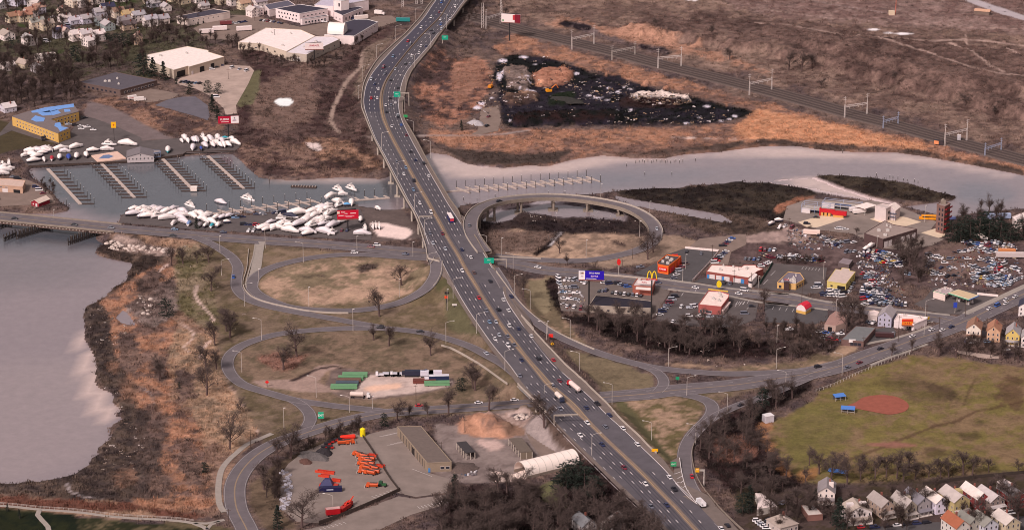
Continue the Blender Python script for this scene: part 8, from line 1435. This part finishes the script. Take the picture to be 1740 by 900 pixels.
for q in[('L',(965,412),(865,530),7,12,['black','silver','maroon','grey','silver','navy','white']),('L',(1010,215),(960,290),4,20,['maroon','silver','white','grey']),('L',(1035,195),(1035,195),1,10,['brown']),('L',(1045,112),(1140,125),2,80,DK),('L',(735,215),(735,215),1,10,['grey']),('L',(190,280),(195,325),3,-60,W5),('L',(215,350),(300,350),4,0,W5),('L',(240,300),(300,300),3,60,W5),('L',(330,300),(370,320),3,70,['grey','white','white']),('L',(225,380),(310,388),3,5,['steel','white','white']),('L',(230,425),(310,430),3,0,W5),('L',(250,475),(340,490),3,80,['white','white','maroon']),('L',(465,375),(510,370),3,70,DK),('L',(550,385),(740,405),8,75,['black','white','black','white','black','grey','white','black']),('L',(495,318),(530,325),2,20,['white','navy']),('L',(590,325),(650,345),4,5,['black','silver','navy','blue']),('L',(1010,478),(955,575),2,70,['white','white']),('L',(1070,485),(1110,470),3,10,['silver','white','grey']),('L',(1140,560),(1140,560),1,0,['maroon']),('L',(1478,475),(1430,525),2,0,['black','grey']),('L',(1310,490),(1330,475),2,60,['navy','black']),('L',(1060,540),(1270,545),4,0,W5),('L',(1290,322),(1335,325),2,80,['black','grey']),('l1',(480,45),(360,140),5,5,['blue','white','navy','maroon','black']),('l1',(400,210),(260,355),7,5,['white','navy','grey','silver','black','red','white']),('l1',(845,190),(1020,195),4,70,['red','maroon','steel','white']),('l1',(650,305),(820,312),4,70,['grey','grey','blue','grey']),('l1',(880,250),(990,290),4,20,['brown','tan','maroon','maroon']),('l1',(850,400),(950,350),5,5,['white','maroon','white','white','white']),('l1',(1110,290),(1600,330),10,20,['silver','white','white','grey','silver','white','white','grey','blue','white']),('l1',(1560,675),(1580,650),2,5,['white','grey']),('l1',(380,610),(450,625),2,80,['black','grey']),('m1',(140,590),(400,590),6,20,['navy','navy','white','white','white','black']),('m1',(150,615),(390,635),7,20,['navy','grey','white','silver','white','white','white']),('m1',(230,555),(320,560),3,20,W5),('m1',(30,520),(80,490),2,10,['silver','white']),('m1',(470,575),(530,470),3,60,['white','silver','grey']),('m1',(640,340),(640,340),1,60,['red']),('m1',(690,370),(830,380),4,70,['white','navy','grey','navy']),('m1',(750,430),(830,520),5,5,['white','red','white','maroon','black']),('m1',(640,535),(620,575),2,80,['white','silver']),('m1',(660,580),(760,585),3,10,['white','silver','white']),('m1',(660,620),(740,640),3,10,['navy','navy','blue']),('m1',(650,670),(680,735),2,20,['red','white']),('m1',(780,590),(950,600),4,10,['silver','white','white','grey']),('m1',(790,630),(980,640),5,10,['grey','white','white','silver','navy']),('m1',(760,690),(970,700),5,20,['white','black','grey','silver','white']),('m1',(860,730),(1070,730),5,70,['silver','grey','navy','black','navy']),('m1',(1100,740),(1190,740),3,80,['black','navy','white']),('m1',(1000,660),(1080,690),3,70,DK),('m1',(860,545),(960,560),3,10,['grey','navy','black']),('m1',(740,130),(860,160),4,20,['navy','white','white','navy']),('m1',(830,60),(960,90),4,20,['red','navy','blue','steel']),('m1',(990,95),(1090,120),2,30,['white','white']),('m1',(900,200),(1040,210),5,20,['yellow','red','white','grey','yellow']),('m1',(960,150),(1110,250),4,20,['tan','white','white','white']),('m1',(1060,220),(1140,210),3,30,W5),('m1',(440,70),(540,60),3,60,['grey','grey','silver']),('m1',(1490,110),(1600,135),2,5,['grey','white']),('m1',(1460,200),(1440,310),4,80,['silver','navy','navy','tan']),('m1',(1540,320),(1590,350),3,50,W5),('m1',(1190,340),(1240,350),2,80,['silver','steel']),('h2',(880,690),(1180,740),7,-10,['white','navy','white','steel','blue','white','maroon']),('h2',(1240,690),(1400,720),5,70,['navy','white','navy','black','white']),('h2',(1230,800),(1310,815),3,60,['blue','navy','white']),('h2',(770,825),(960,800),4,30,['brown','grey','grey','white']),('M',(1350,160),(1310,115),2,5,['white','white']),('M',(1100,145),(1230,160),3,5,['white','white','grey']),('M',(1195,185),(1195,190),1,0,['white']),('M',(1090,185),(1120,265),4,30,['silver','navy','tan','white']),('M',(1365,205),(1420,225),3,40,['white','silver','grey']),('M',(1490,180),(1590,195),5,40,['navy','white','white','maroon','white']),('M',(1500,210),(1590,235),5,40,['steel','white','maroon','red','white']),('M',(1410,240),(1470,250),4,50,W5),('M',(1420,285),(1520,280),6,60,['white','yellow','white','silver','grey','silver']),('M',(1530,270),(1640,290),7,62,['grey','silver','black','grey','blue','white','navy']),('M',(1540,300),(1640,320),7,62,['white','white','steel','navy','silver','white','white']),('M',(1640,310),(1710,285),5,62,W5),('M',(1550,325),(1600,335),3,60,W5),('M',(1640,215),(1690,235),5,60,W5),('M',(360,645),(500,660),4,5,['white','blue','grey','white']),('M',(400,690),(460,700),3,5,['white','maroon','red']),('M',(160,630),(160,630),1,5,['white']),('M',(680,580),(720,585),3,60,['black','grey','white']),('M',(850,665),(850,665),1,80,['silver']),('M',(360,0),(500,80),7,50,['black','white','grey','white','silver','navy','silver']),('M',(420,45),(590,50),5,30,['white','tan','silver','grey','white']),('A',(455,830),(580,850),4,15,['silver','black','white','white']),('A',(540,862),(620,868),2,0,['white','white']),('A',(300,935),(565,788),2,20,['black','black']),('B',(170,140),(260,150),5,70,['black','white','maroon','white','navy']),('B',(290,155),(310,160),2,70,['navy','black']),('B',(-60,150),(10,160),3,30,['white','silver','white']),('B',(30,155),(60,150),2,30,['navy','navy']),('B',(590,150),(600,148),1,5,['white']),('B',(740,132),(780,130),2,10,['navy','navy']),('A',(1410,465),(1470,440),3,20,['white','black','navy']),('A',(1545,455),(1640,475),3,60,['white','silver','white']),('A',(1210,550),(1330,560),6,50,DK),('e2',(900,755),(960,748),3,20,['steel','black','navy']),('e2',(970,812),(1030,815),3,15,['black','navy','navy']),('e2',(1080,725),(1080,725),1,0,['navy']),('e2',(1015,865),(1055,865),2,80,['white','white']),('e2',(1075,815),(1090,830),2,15,['red','white']),('f1',(190,435),(290,425),4,30,['navy','white','black','navy']),('f1',(20,450),(50,450),2,0,['white','grey']),('f1',(975,640),(1040,640),2,80,['maroon','navy']),('H',(400,410),(430,405),2,60,['white','white']),('H',(470,410),(480,408),1,60,['maroon']),('H',(720,415),(760,420),4,10,['white','white','white','white']),('H',(550,390),(600,355),2,0,['black','black']),('m2',(165,650),(200,660),2,5,['navy','white']),('m2',(370,655),(580,735),2,5,['steel','white']),('q2',(60,760),(540,715),5,15,['black','white','black','navy','black']),('q2',(770,660),(1050,660),3,15,['white','silver','navy']),('q2',(1450,620),(1570,600),2,15,['maroon','white']),('q1',(190,620),(310,710),5,5,['white','white','silver','white','white']),('q1',(340,620),(410,690),2,40,['black','navy']),('q1',(1480,700),(1640,700),2,5,['red','navy']),('q1',(480,400),(520,400),2,60,['black','grey']),('C',(95,745),(105,690),2,60,['black','maroon']),('A',(1440,650),(1440,650),1,0,['white']),('a1',(780,700),(820,720),2,30,W5),('a1',(900,300),(1060,290),4,20,W5),('a1',(1100,400),(1220,500),5,20,W5),('a2',(610,390),(660,400),3,20,W5),('e1',(385,570),(470,640),3,10,['navy','white','maroon']),('e1',(140,460),(190,480),2,0,['grey','black']),('e1',(490,30),(510,35),1,10,['black'])]:prow(*q)
r_=random.Random(99)
for pl,n in((T('m1',[(620,30),(860,60),(1150,140),(1130,280),(900,240),(760,200),(640,120)]),26),(T('M',[(1340,240),(1540,250),(1720,300),(1600,350),(1380,320)]),22),(T('M',[(1420,150),(1620,160),(1600,260),(1440,250)]),16),(T('h2',[(900,680),(1400,680),(1500,740),(1250,830),(1000,780)]),14),(T('m1',[(640,300),(860,330),(960,560),(1060,740),(760,740),(640,560)]),26),(T('l1',[(1080,260),(1640,290),(1640,345),(1100,320)]),12),(T('M',[(1060,160),(1260,150),(1260,280),(1080,280)]),8)):
 for u,v in scatter(pl,n,r_.randrange(999),4):pcar(u,v,r_.choice((10,25,60,75))+r_.uniform(-8,8))
if JUNK:
 VS,FS,MI,mats_,off=[],[],[],[],0
 for x,y,z,s_,r__,kind,col in JUNK:
  for me in car_parts(kind,col)[:2]:
   m=me.materials[0];
   if m not in mats_:mats_.append(m)
   ca,sa=math.cos(r__),math.sin(r__);VS+=[(q.co.x*ca-q.co.y*sa+x,q.co.x*sa+q.co.y*ca+y,q.co.z+z)for q in me.vertices];FS+=[tuple(i+off for i in f.vertices)for f in me.polygons];MI+=[mats_.index(m)]*len(me.polygons);off+=len(me.vertices)
 me=bpy.data.meshes.new('packed_cars');me.from_pydata(VS,[],FS);[me.materials.append(m)for m in mats_];me.polygons.foreach_set('material_index',MI);stuff('packed_cars',me,'mass of small scrap and parked cars in the far junkyards and lots','cars');print('junk',len(JUNK))
def wheels(mb,xs,w_,r__=.5):
 for x in xs:
  for y in(-w_,w_):mb.tube((x,y-.18,r__),(x,y+.18,r__),r__,n=8)
def lorry(name,label,cat,p,rz,parts_,group=None):
 o=thing(name,label,cat,p,rz,group)
 for nm,fn,c in parts_:mb=MB();fn(mb);part(nm,mb,c if not isinstance(c,tuple)else mat('lorry_%d_%d_%d'%c,c,.45),o)
 return o
def cab(x):return lambda mb:mb.loft([[(x,-1.2,.7),(x,1.2,.7),(x,1.2,2.9),(x,-1.2,2.9)],[(x+1.5,-1.2,.7),(x+1.5,1.2,.7),(x+1.5,1.15,2.9),(x+1.5,-1.15,2.9)],[(x+2.0,-1.15,.7),(x+2.0,1.15,.7),(x+2.0,1.1,1.8),(x+2.0,-1.1,1.8)]])
def cabglass(x):return lambda mb:mb.loft([[(x+1.52,-1.0,1.9),(x+1.52,1.0,1.9),(x+1.52,1.0,2.8),(x+1.52,-1.0,2.8)],[(x+1.95,-1.0,1.85),(x+1.95,1.0,1.85),(x+1.6,.98,2.75),(x+1.6,-.98,2.75)]])
def tank(x0,x1,r__,z):return lambda mb:mb.loft([[(x,r__*k_*math.cos(a),z+r__*k_*math.sin(a))for a in[i*math.pi/6 for i in range(12)]]for x,k_ in((x0,.6),(x0+.5,1),(x1-.5,1),(x1,.6))])
def bx(*a):return lambda mb:mb.box(*a)
def hway(t,x,y,side=1):
 u,v=T(t,(x,y));a,b=P(crom(v-6,3),v-6,hz(v-6)),P(crom(v+6,3),v+6,hz(v+6));d=b-a;return P(u,v,hz(v)+.05),math.atan2(d.y,d.x)+(0 if side<0 else math.pi)
p,rz=hway('s5',560,150,1);lorry('tanker_lorry','long white tanker lorry with bright red cab driving away on highway','tanker lorry',p,rz,[('cab',cab(4.8),(206,24,40)),('windscreen',cabglass(4.8),M_cg),('tank',tank(-7.5,4.4,1.35,2.3),(232,206,200)),('wheels',lambda mb:wheels(mb,(-6.6,-5.4,2.6,5.9),1.1),M_tyre)])
p,rz=hway('s5',385,300,-1);lorry('tanker_lorry','shorter tanker lorry with cream barrel and dark cab on left carriageway','tanker lorry',p,rz,[('cab',cab(2.2),(50,54,76)),('windscreen',cabglass(2.2),M_cg),('tank',tank(-5.2,1.9,1.3,2.5),(226,206,196)),('wheels',lambda mb:wheels(mb,(-4.2,-3,3.2),1.1),M_tyre)])
p,rz=hway('s6',985,885,1);p=P(1191,858,1.9);lorry('dump_truck','white dump truck with open grey tipper entering from the right ramp','dump truck',p,rz,[('cab',cab(2),(226,222,226)),('windscreen',cabglass(2),M_cg),('tipper',lambda mb:(mb.box(-3.8,1.7,-1.3,-1.15,1.1,2.9),mb.box(-3.8,1.7,1.15,1.3,1.1,2.9),mb.box(-3.8,1.7,-1.2,1.2,1.0,1.3),mb.box(1.5,1.7,-1.3,1.3,1.1,3.1)),(216,208,210)),('wheels',lambda mb:wheels(mb,(-3,-1.8,3),1.1),M_tyre)])
p,rz=hway('s2',790,480,1);lorry('bus','white-roofed bus with red and blue rear on highway near the viaduct loop','bus',p,rz,[('body',bx(-6,6,-1.3,1.3,.4,3.2),(44,42,110)),('roof',bx(-6,6,-1.32,1.32,3.2,3.4),(240,222,220)),('windows',bx(-5.6,5.6,-1.34,1.34,1.8,2.7),M_cg),('rear_panel',bx(-6.06,-6,-1.2,1.2,1.3,2.9),(206,60,70)),('wheels',lambda mb:wheels(mb,(-4,4),1.15),M_tyre)])
def at_(t,x,y):return gz(*T(t,(x,y)))
def trailer(label,t,x,y,L_,H_,deg,col,name='trailer',cat='trailer',ribs=True,grp=None):
 lorry(name,label,cat,at_(t,x,y),R(deg),[('body',bx(-L_/2,L_/2,-1.3,1.3,.9,H_),col),('roof',bx(-L_/2+.1,L_/2-.1,-1.25,1.25,H_,H_+.08),tuple(min(250,c+16)for c in col)),('wheels',lambda mb:wheels(mb,(-L_*.4,-L_*.3,L_*.35),1.1),M_tyre)],grp)
trailer('long white trailer parked alone left of the biggest white warehouse','b1',100,355,13,4.2,14,(236,214,212));trailer('teal box trailer beside upper left edge of highway','B',1115,148,12,3.6,-4,(44,130,130));trailer('white trailer at the left of two behind the long black-roofed block','A',1375,225,12,4,12,(230,210,208));trailer('white trailer at the right of two behind the long black-roofed block','A',1462,205,12,4,12,(236,216,214));trailer('dark red trailer beside the long black-roofed block','A',1502,168,10,3.6,10,(116,56,60))
trailer('pale box trailer backed against the black-roofed white building','b1',1430,225,12,3.8,18,(226,206,200));trailer('left white tanker trailer under the canopy shelter','h1',1010,255,11,3.2,14,(222,206,206));trailer('white trailer in front of the canopy shelter','h1',1045,285,9,3,14,(236,220,216));trailer('long pale blue container among trees at right above junkyard','h2',1300,395,19,4,4,(160,170,200),'container','container')
trailer('white office trailer parked on pinkish dirt lot','h1',340,600,11,3.4,-12,(230,200,190),'office_trailer','trailer');trailer('orange-sided cabin at the back of the right junkyard','h2',1430,830,11,3.2,-4,(206,130,84),'cabin','cabin');trailer('long pale grey trailer at the back of the right junkyard','h2',1470,885,18,3.8,-3,(196,178,176));trailer('dark brown container beside the grey gabled house','k7',258,660,11,3.2,-8,(66,40,42),'container','container')
trailer('white ribbed trailer left of two behind the steel beam yard','j1',1272,142,7.5,3.6,0,(206,198,210));trailer('white ribbed trailer right of two behind the steel beam yard','j1',1376,142,7.5,3.6,0,(212,202,214));trailer('white roofed blue bus shelter trailer beside the fire tower','h2',735,405,5,2.2,0,(90,96,140),'van','van')
bk=at_('h2',475,400);lorry('school_bus','orange-yellow school bus parked beside the brick training tower','bus',bk,R(-8),[('body',bx(-7,6,-1.3,1.3,.5,3.2),(236,150,30)),('bonnet',bx(-8.6,-7,-1.1,1.1,.5,1.8),(230,140,30)),('windows',bx(-6.4,5.6,-1.34,1.34,1.9,2.6),M_cg),('wheels',lambda mb:wheels(mb,(-6,3.6),1.1),M_tyre)])
lorry('box_truck','dark blue and white box truck at right end of the steel beam yard','truck',at_('j1',1480,200),R(4),[('cab',lambda mb:mb.box(-11,-8.6,-1.2,1.2,.6,2.8),(226,214,222)),('body',bx(-8.4,3,-1.4,1.4,.9,3.8),(44,50,80)),('roof',bx(-8.4,3,-1.4,1.4,3.8,4.0),(220,212,220)),('wheels',lambda mb:wheels(mb,(-9.6,0,1.4),1.1),M_tyre)])
lorry('mixer_truck','white cement tank truck at the lower left of the steel beam yard','truck',at_('j1',455,400),R(-6),[('tank',tank(-6,2,1.4,2.2),(214,190,182)),('cab',cab(3.6),(226,216,216)),('windscreen',cabglass(3.6),M_cg),('wheels',lambda mb:wheels(mb,(-5,-3.8,2,4.8),1.1),M_tyre)])
lorry('excavator','black tracked machine in the row behind the steel beam yard','machine',at_('j1',1085,135),0,[('body',bx(-4,5,-1.4,1.4,.8,3.6),(44,44,62)),('cab',bx(-5.6,-4,-1.2,1.2,1,3),(40,40,56)),('boom',lambda mb:mb.tube((4,0,3),(9,0,4.4),.4,.3,6),(50,50,70)),('tracks',lambda mb:(mb.box(-4,4,-1.6,-1,0,.9),mb.box(-4,4,1,1.6,0,.9)),M_tyre)])
for i,(x,lab)in enumerate(((770,'white pickup truck at left end of the flatbed row'),(850,'low white flatbed trailer in the middle of the flatbed row'),(950,'white flatbed truck left of the black tracked machine'))):lorry('flatbed',lab,'flatbed',at_('j1',x,135),0,[('bed',bx(-5,5,-1.2,1.2,.9,1.4),(214,204,210)),('cab',bx(-6,-4.6,-1.1,1.1,.5,2.6),(230,220,224))if i!=1 else('headboard',bx(-5,-4.8,-1.2,1.2,1.4,2),(214,204,210)),('load',bx(-2,4,-1,1,1.4,2.2),(196,190,200)),('wheels',lambda mb:wheels(mb,(-4,3,4),1.1),M_tyre)])
for x,y,L_,lab,c in((385,140,20,'topmost stack of green steel beams at the beam yard','g'),(335,180,20,'second stack of green steel beams from the top','g'),(310,208,19,'brown steel beam stack below two green stacks','b'),(290,245,18,'dark blue-grey steel beam stack above lowest green stack','n'),(250,285,21,'lowest stack of green steel beams at left','g'),(1395,245,20,'single green steel beam stack in front of the box truck','g'),(1240,215,18,'rust-brown steel rack left of the box truck','r')):
 L_*=.72
 lorry('steel_beams',lab,'steel beams',at_('j1',x,y),R(3 if x>1000 else 0),[('beam',(lambda k_:lambda mb:(mb.box(-L_/2,L_/2,k_*1.1-.08,k_*1.1+.08,.5,2.0),mb.box(-L_/2,L_/2,k_*1.1-.35,k_*1.1+.35,1.95,2.1),mb.box(-L_/2,L_/2,k_*1.1-.35,k_*1.1+.35,.4,.55)))(k_),{'g':(112,156,116),'b':(120,92,80),'n':(84,92,104),'r':(116,64,56)}[c])for k_ in(-1.5,-.5,.5,1.5)]+[('bearer',lambda mb:[mb.box(x_-.2,x_+.2,-2.2,2.2,0,.4)for x_ in(-L_*.35,L_*.35)],M_dark)])
OR,RE=(204,84,42),(190,44,40)
def otruck(t,x,y,deg,lab,col=OR):lorry('road_truck',lab,'truck',at_(t,x,y),R(deg),[('cab',cab(1.8),col),('windscreen',cabglass(1.8),M_cg),('body',lambda mb:mb.loft([[(x_,-1.25,2.4),(x_,-.7,1),(x_,.7,1),(x_,1.25,2.4),(x_,.9,3.0),(x_,-.9,3.0)]for x_ in(-3.6,1.6)]),col),('tipper_bed',bx(-3.2,1.2,-.75,.75,2.95,3.06),(70,56,54)),('plough',bx(4.2,4.6,-1.5,1.5,.2,1.3),(196,180,176)),('wheels',lambda mb:wheels(mb,(-2.8,2.8),1.1),M_tyre)]).scale=(.85,.85,.9)
for i,q in enumerate([(735,285),(775,300),(790,325),(815,345),(835,325),(780,370),(830,370),(800,405),(850,400),(790,440),(840,450),(875,440),(870,410)]):otruck('o1',q[0],q[1]+5,150+(i*7)%16,'orange highway truck in the long packed row, %s'%('at its top left end','second from the top','third from the top','fourth, near its middle','fifth, beside the yard fence','sixth, at left side','seventh, near middle','eighth, at left side','ninth, beside fence','lowest at left','lowest in the middle','lowest at right','last beside the fence')[i])
otruck('o1',860,570,176,'orange highway truck alone beside the green tractor');otruck('o1',600,185,10,'orange truck left of the red cylinder at top of yard');otruck('o1',650,178,8,'orange truck below the red cylinder at top of yard')
for q,lab in(((455,195),'farthest left'),((485,175),'second'),((520,160),'third'),((480,225),'lowest'),((430,225),'beside gravel pile'),((580,150),'nearest the red cylinder')):lorry('compressor','small black and red machine in yard top row, '+lab,'machine',at_('o1',*q),R(20),[('body',bx(-1.6,1.6,-.9,.9,.5,2),(50,44,50)),('hood',bx(.2,1.9,-1,1,.8,1.7),RE),('wheels',lambda mb:wheels(mb,(-1,1),.9,.4),M_tyre)])
lorry('tank','bright red cylinder tank at the top edge of the contractor yard','tank',at_('o1',642,140),R(14),[('shell',tank(-4.2,4.2,1.3,1.6),(226,52,36)),('saddles',bx(-3,3,-.8,.8,0,.8),M_dark)])
lorry('tank','tall yellow upright tank at the top of the contractor yard','tank',at_('O',818,347),0,[('shell',lambda mb:(mb.tube((0,0,0),(0,0,4.2),1.5,n=16),mb.tube((0,0,4.2),(0,0,4.8),1.5,.5,16)),(240,214,30)),('hatch',lambda mb:mb.tube((0,0,4.7),(0,0,5.0),.4,n=10),(230,200,40))])
lorry('hopper','dark navy pyramid-shaped hopper in the middle of the yard','hopper',at_('o1',462,552),R(-6),[('hopper',lambda mb:mb.loft([[(-4,-2.4,.6),(3,-2.4,.6),(3,2,.6),(-4,2,.6)],[(-1.5,-1,4),(1.4,-1,4),(1.4,1,4),(-1.5,1,4)]]),(52,50,92)),('frame',bx(-4.4,5.4,-1.6,1.6,.2,.7),(196,60,40))]);lorry('skip','long navy container below the navy hopper with white writing','container',at_('o1',484,605),R(6),[('body',bx(-6,6,-1.4,1.4,.3,2.6),(30,28,66)),('mark',bx(-2,1.5,-1.44,-1.4,1.3,1.9),(170,170,190))])
for q,lab in(((395,440),'red plough frames left of the navy hopper, farther one'),((425,480),'red plough frames just above the navy hopper'),((525,520),'orange steel frame right of the navy hopper'),((925,390),'orange cabinet at the yard fence right of the truck rows'),((855,295),'small red box at the yard fence'),((470,450),'red plough frame behind the navy hopper')):lorry('plough_frame',lab,'plough frame',at_('o1',*q),R(-15),[('blade',bx(-3,3,-.3,.1,0,1.4),(204,66,44)),('frame',lambda mb:(mb.box(-2.4,-2,0,2.6,.3,.7),mb.box(2,2.4,0,2.6,.3,.7),mb.box(-2.4,2.4,2.4,2.8,.3,.9)),(190,54,40))])
lorry('tractor','green tractor at right side of the contractor yard','tractor',at_('o1',950,560),R(-20),[('body',bx(-.6,2.4,-.6,.6,.8,1.9),(50,90,56)),('cab',bx(-1.6,.1,-.8,.8,.9,3),(46,80,56)),('wheels',lambda mb:(wheels(mb,(-1,),1,.9),wheels(mb,(1.9,),.8,.5)),M_tyre)])
lorry('road_truck','red box truck at the bottom of the contractor yard','truck',at_('o1',508,820),R(14),[('body',bx(-3.6,3.6,-1.4,1.4,1,4),(214,34,46)),('roof',bx(-3.6,3.6,-1.4,1.4,4,4.1),(236,180,176)),('wheels',lambda mb:wheels(mb,(-2.4,2.4),1.2),M_tyre)]);
for q,lab in(((600,790),'left of three'),((635,765),'middle of three'),((650,745),'rightmost of three')):lorry('loader','red loading machine at bottom of contractor yard, '+lab,'loader',at_('o1',*q),R(60),[('body',bx(-2.6,2,-1.3,1.3,.9,3),RE),('boom',lambda mb:mb.tube((1,0,2.4),(4.4,0,4.4),.4,.3,6),(220,60,40)),('wheels',lambda mb:wheels(mb,(-1.6,1.6),1.2,.6),M_tyre)])
lorry('excavator','small yellow excavator in the middle of the black mulch yard','excavator',at_('C',460,545),R(20),[('body',bx(-2.4,2,-1.5,1.5,1,3),(236,150,30)),('cab',bx(-.4,1.6,-1.5,0,3,4),(60,50,50)),('boom',lambda mb:(mb.tube((1.6,.6,2.6),(6,.6,6),.45,.35,6),mb.tube((6,.6,6),(8,.6,2.6),.35,.25,6)),(226,120,40)),('tracks',lambda mb:(mb.box(-2.6,2.6,-1.6,-.9,0,1),mb.box(-2.6,2.6,.9,1.6,0,1)),M_tyre)]);lorry('digger','orange digger at the left edge of the black mulch yard','excavator',at_('C',115,520),R(70),[('body',bx(-2.2,2.2,-1.4,1.4,.9,2.8),(214,130,40)),('boom',lambda mb:mb.tube((1.6,0,2.6),(5,0,4),.4,.3,6),(190,110,40)),('tracks',bx(-2.4,2.4,-1.5,1.5,0,.9),M_tyre)])
lorry('road_truck','red truck parked under the bare trees left of highway','truck',at_('r1',775,108),R(20),[('body',bx(-3,3,-1.2,1.2,.8,2.4),(216,44,40)),('cab',cab(2.6),(230,216,214)),('wheels',lambda mb:wheels(mb,(-2,3.6),1.1),M_tyre)]);lorry('camper','left of two white camper vans beside the low dark-roofed building','camper van',at_('A',880,662),R(30),[('body',bx(-3.4,3.4,-1.2,1.2,.6,3.2),(236,220,216)),('stripe',bx(-3.42,3.42,-1.22,1.22,1.4,1.8),(200,90,90)),('wheels',lambda mb:wheels(mb,(-2,2),1.05),M_tyre)]);lorry('camper','right of two white camper vans beside the low dark-roofed building','camper van',at_('A',925,672),R(20),[('body',bx(-3.8,3.8,-1.2,1.2,.6,3.2),(240,224,220)),('cab',bx(3.8,5.2,-1.1,1.1,.5,1.9),(230,214,212)),('wheels',lambda mb:wheels(mb,(-2,3.8),1.05),M_tyre)])
lorry('box_truck','white box truck beside road right of the white stepped factory','truck',at_('B',955,98),R(-20),[('body',bx(-4,3,-1.3,1.3,.9,3.8),(236,220,216)),('cab',bx(3.2,5.4,-1.2,1.2,.6,2.4),(230,214,212)),('wheels',lambda mb:wheels(mb,(-2.6,4),1.1),M_tyre)])
def mound(label,t,x,y,rx,ry,h,col,name='gravel_pile',cat='pile'):
 mb=MB();rr=random.Random(x);n=18;ks=[rr.uniform(.85,1.15)for _ in range(n)];mb.loft([[(rx*f*k_*math.cos(i*6.283/n),ry*f*k_*math.sin(i*6.283/n),z*h+rr.uniform(-.05,.05)*h)for i,k_ in enumerate(ks)]for f,z in((1.05,-.1),(.9,.25),(.68,.55),(.42,.85),(.15,1.0))]);o=link(name,mb.mesh(name,mat('heap_%d_%d_%d'%col,col,.95,.25,.9,bump=.5)),None,at_(t,x,y),R(-30));tag(o,label,cat)
mound('long grey gravel pile along the left edge of contractor yard','o1',340,300,10,4.5,3,(96,88,88));mound('dark charcoal end of the gravel pile in the contractor yard','o1',430,268,5,5,3.4,(50,44,48));mound('brown rubble heap beside grey bins in the contractor yard','o1',262,345,4,3,2.2,(92,64,58));mound('dark rubble heap behind the depot beside the small black shed','r1',200,450,9,8,2,(96,80,76));mound('low dark compost mound in the black mulch yard','C',560,590,15,7,2,(52,48,46));mound('white-topped debris heap at mulch yard entrance','C',30,730,7,5,3,(170,160,164))
pm_=cmesh(('wbar',),lambda:(lambda m_:([m_.tube((-1.4,y,.5+z),(1.4,y,.5+z),.42,n=8)for y,z in((-.5,0),(.5,0),(0,.8))],m_.mesh('pipe_stack',mat('pale_pipe',(178,170,180),.6)))[1])(MB()));rr=random.Random(3)
for i in range(46):
 f=i/45;x=75+30*math.sin(f*3.1)+rr.uniform(-45,45)-22*f;y=425+345*f;u,v=T('o1',(x,y));o=link('pipe_stack',pm_,None,gz(u,v),rr.uniform(0,3));o.scale=(.7,.7,.55);auto(o,'pale pipe stack',u,v,'pipe stack','pale pipe stacks along the yard edge')
rk=cmesh(('rock',),lambda:(lambda m_:(m_.loft([[(f*math.cos(a)*(1+.2*math.sin(3*a)),f*.8*math.sin(a),z)for a in[i*.785 for i in range(8)]]for f,z in((.9,-.3),(1,.2),(.6,.6),(.1,.75))]),m_.mesh('rock',mat('pale_rock',(196,176,168),.95,.2,1)))[1])(MB()))
for i,(u,v)in enumerate(scatter(T('I',[(700,50),(760,35),(830,70),(900,65),(1120,90),(1120,115),(960,110),(820,100),(720,90)]),70,8,1.5)+scatter(T('I',[(920,400),(1000,400),(1040,560),(960,540),(900,440)]),8,9,2)+scatter(T('r1',[(540,60),(660,55),(690,95),(600,100)]),14,10,1)):o=link('boulder',rk,None,gz(u,v),i);s_=.7+(i*13%10)*.12;o.scale=(s_,s_,s_);auto(o,'pale boulder',u,v,'boulder','boulders on the river bank')
finish_labels()
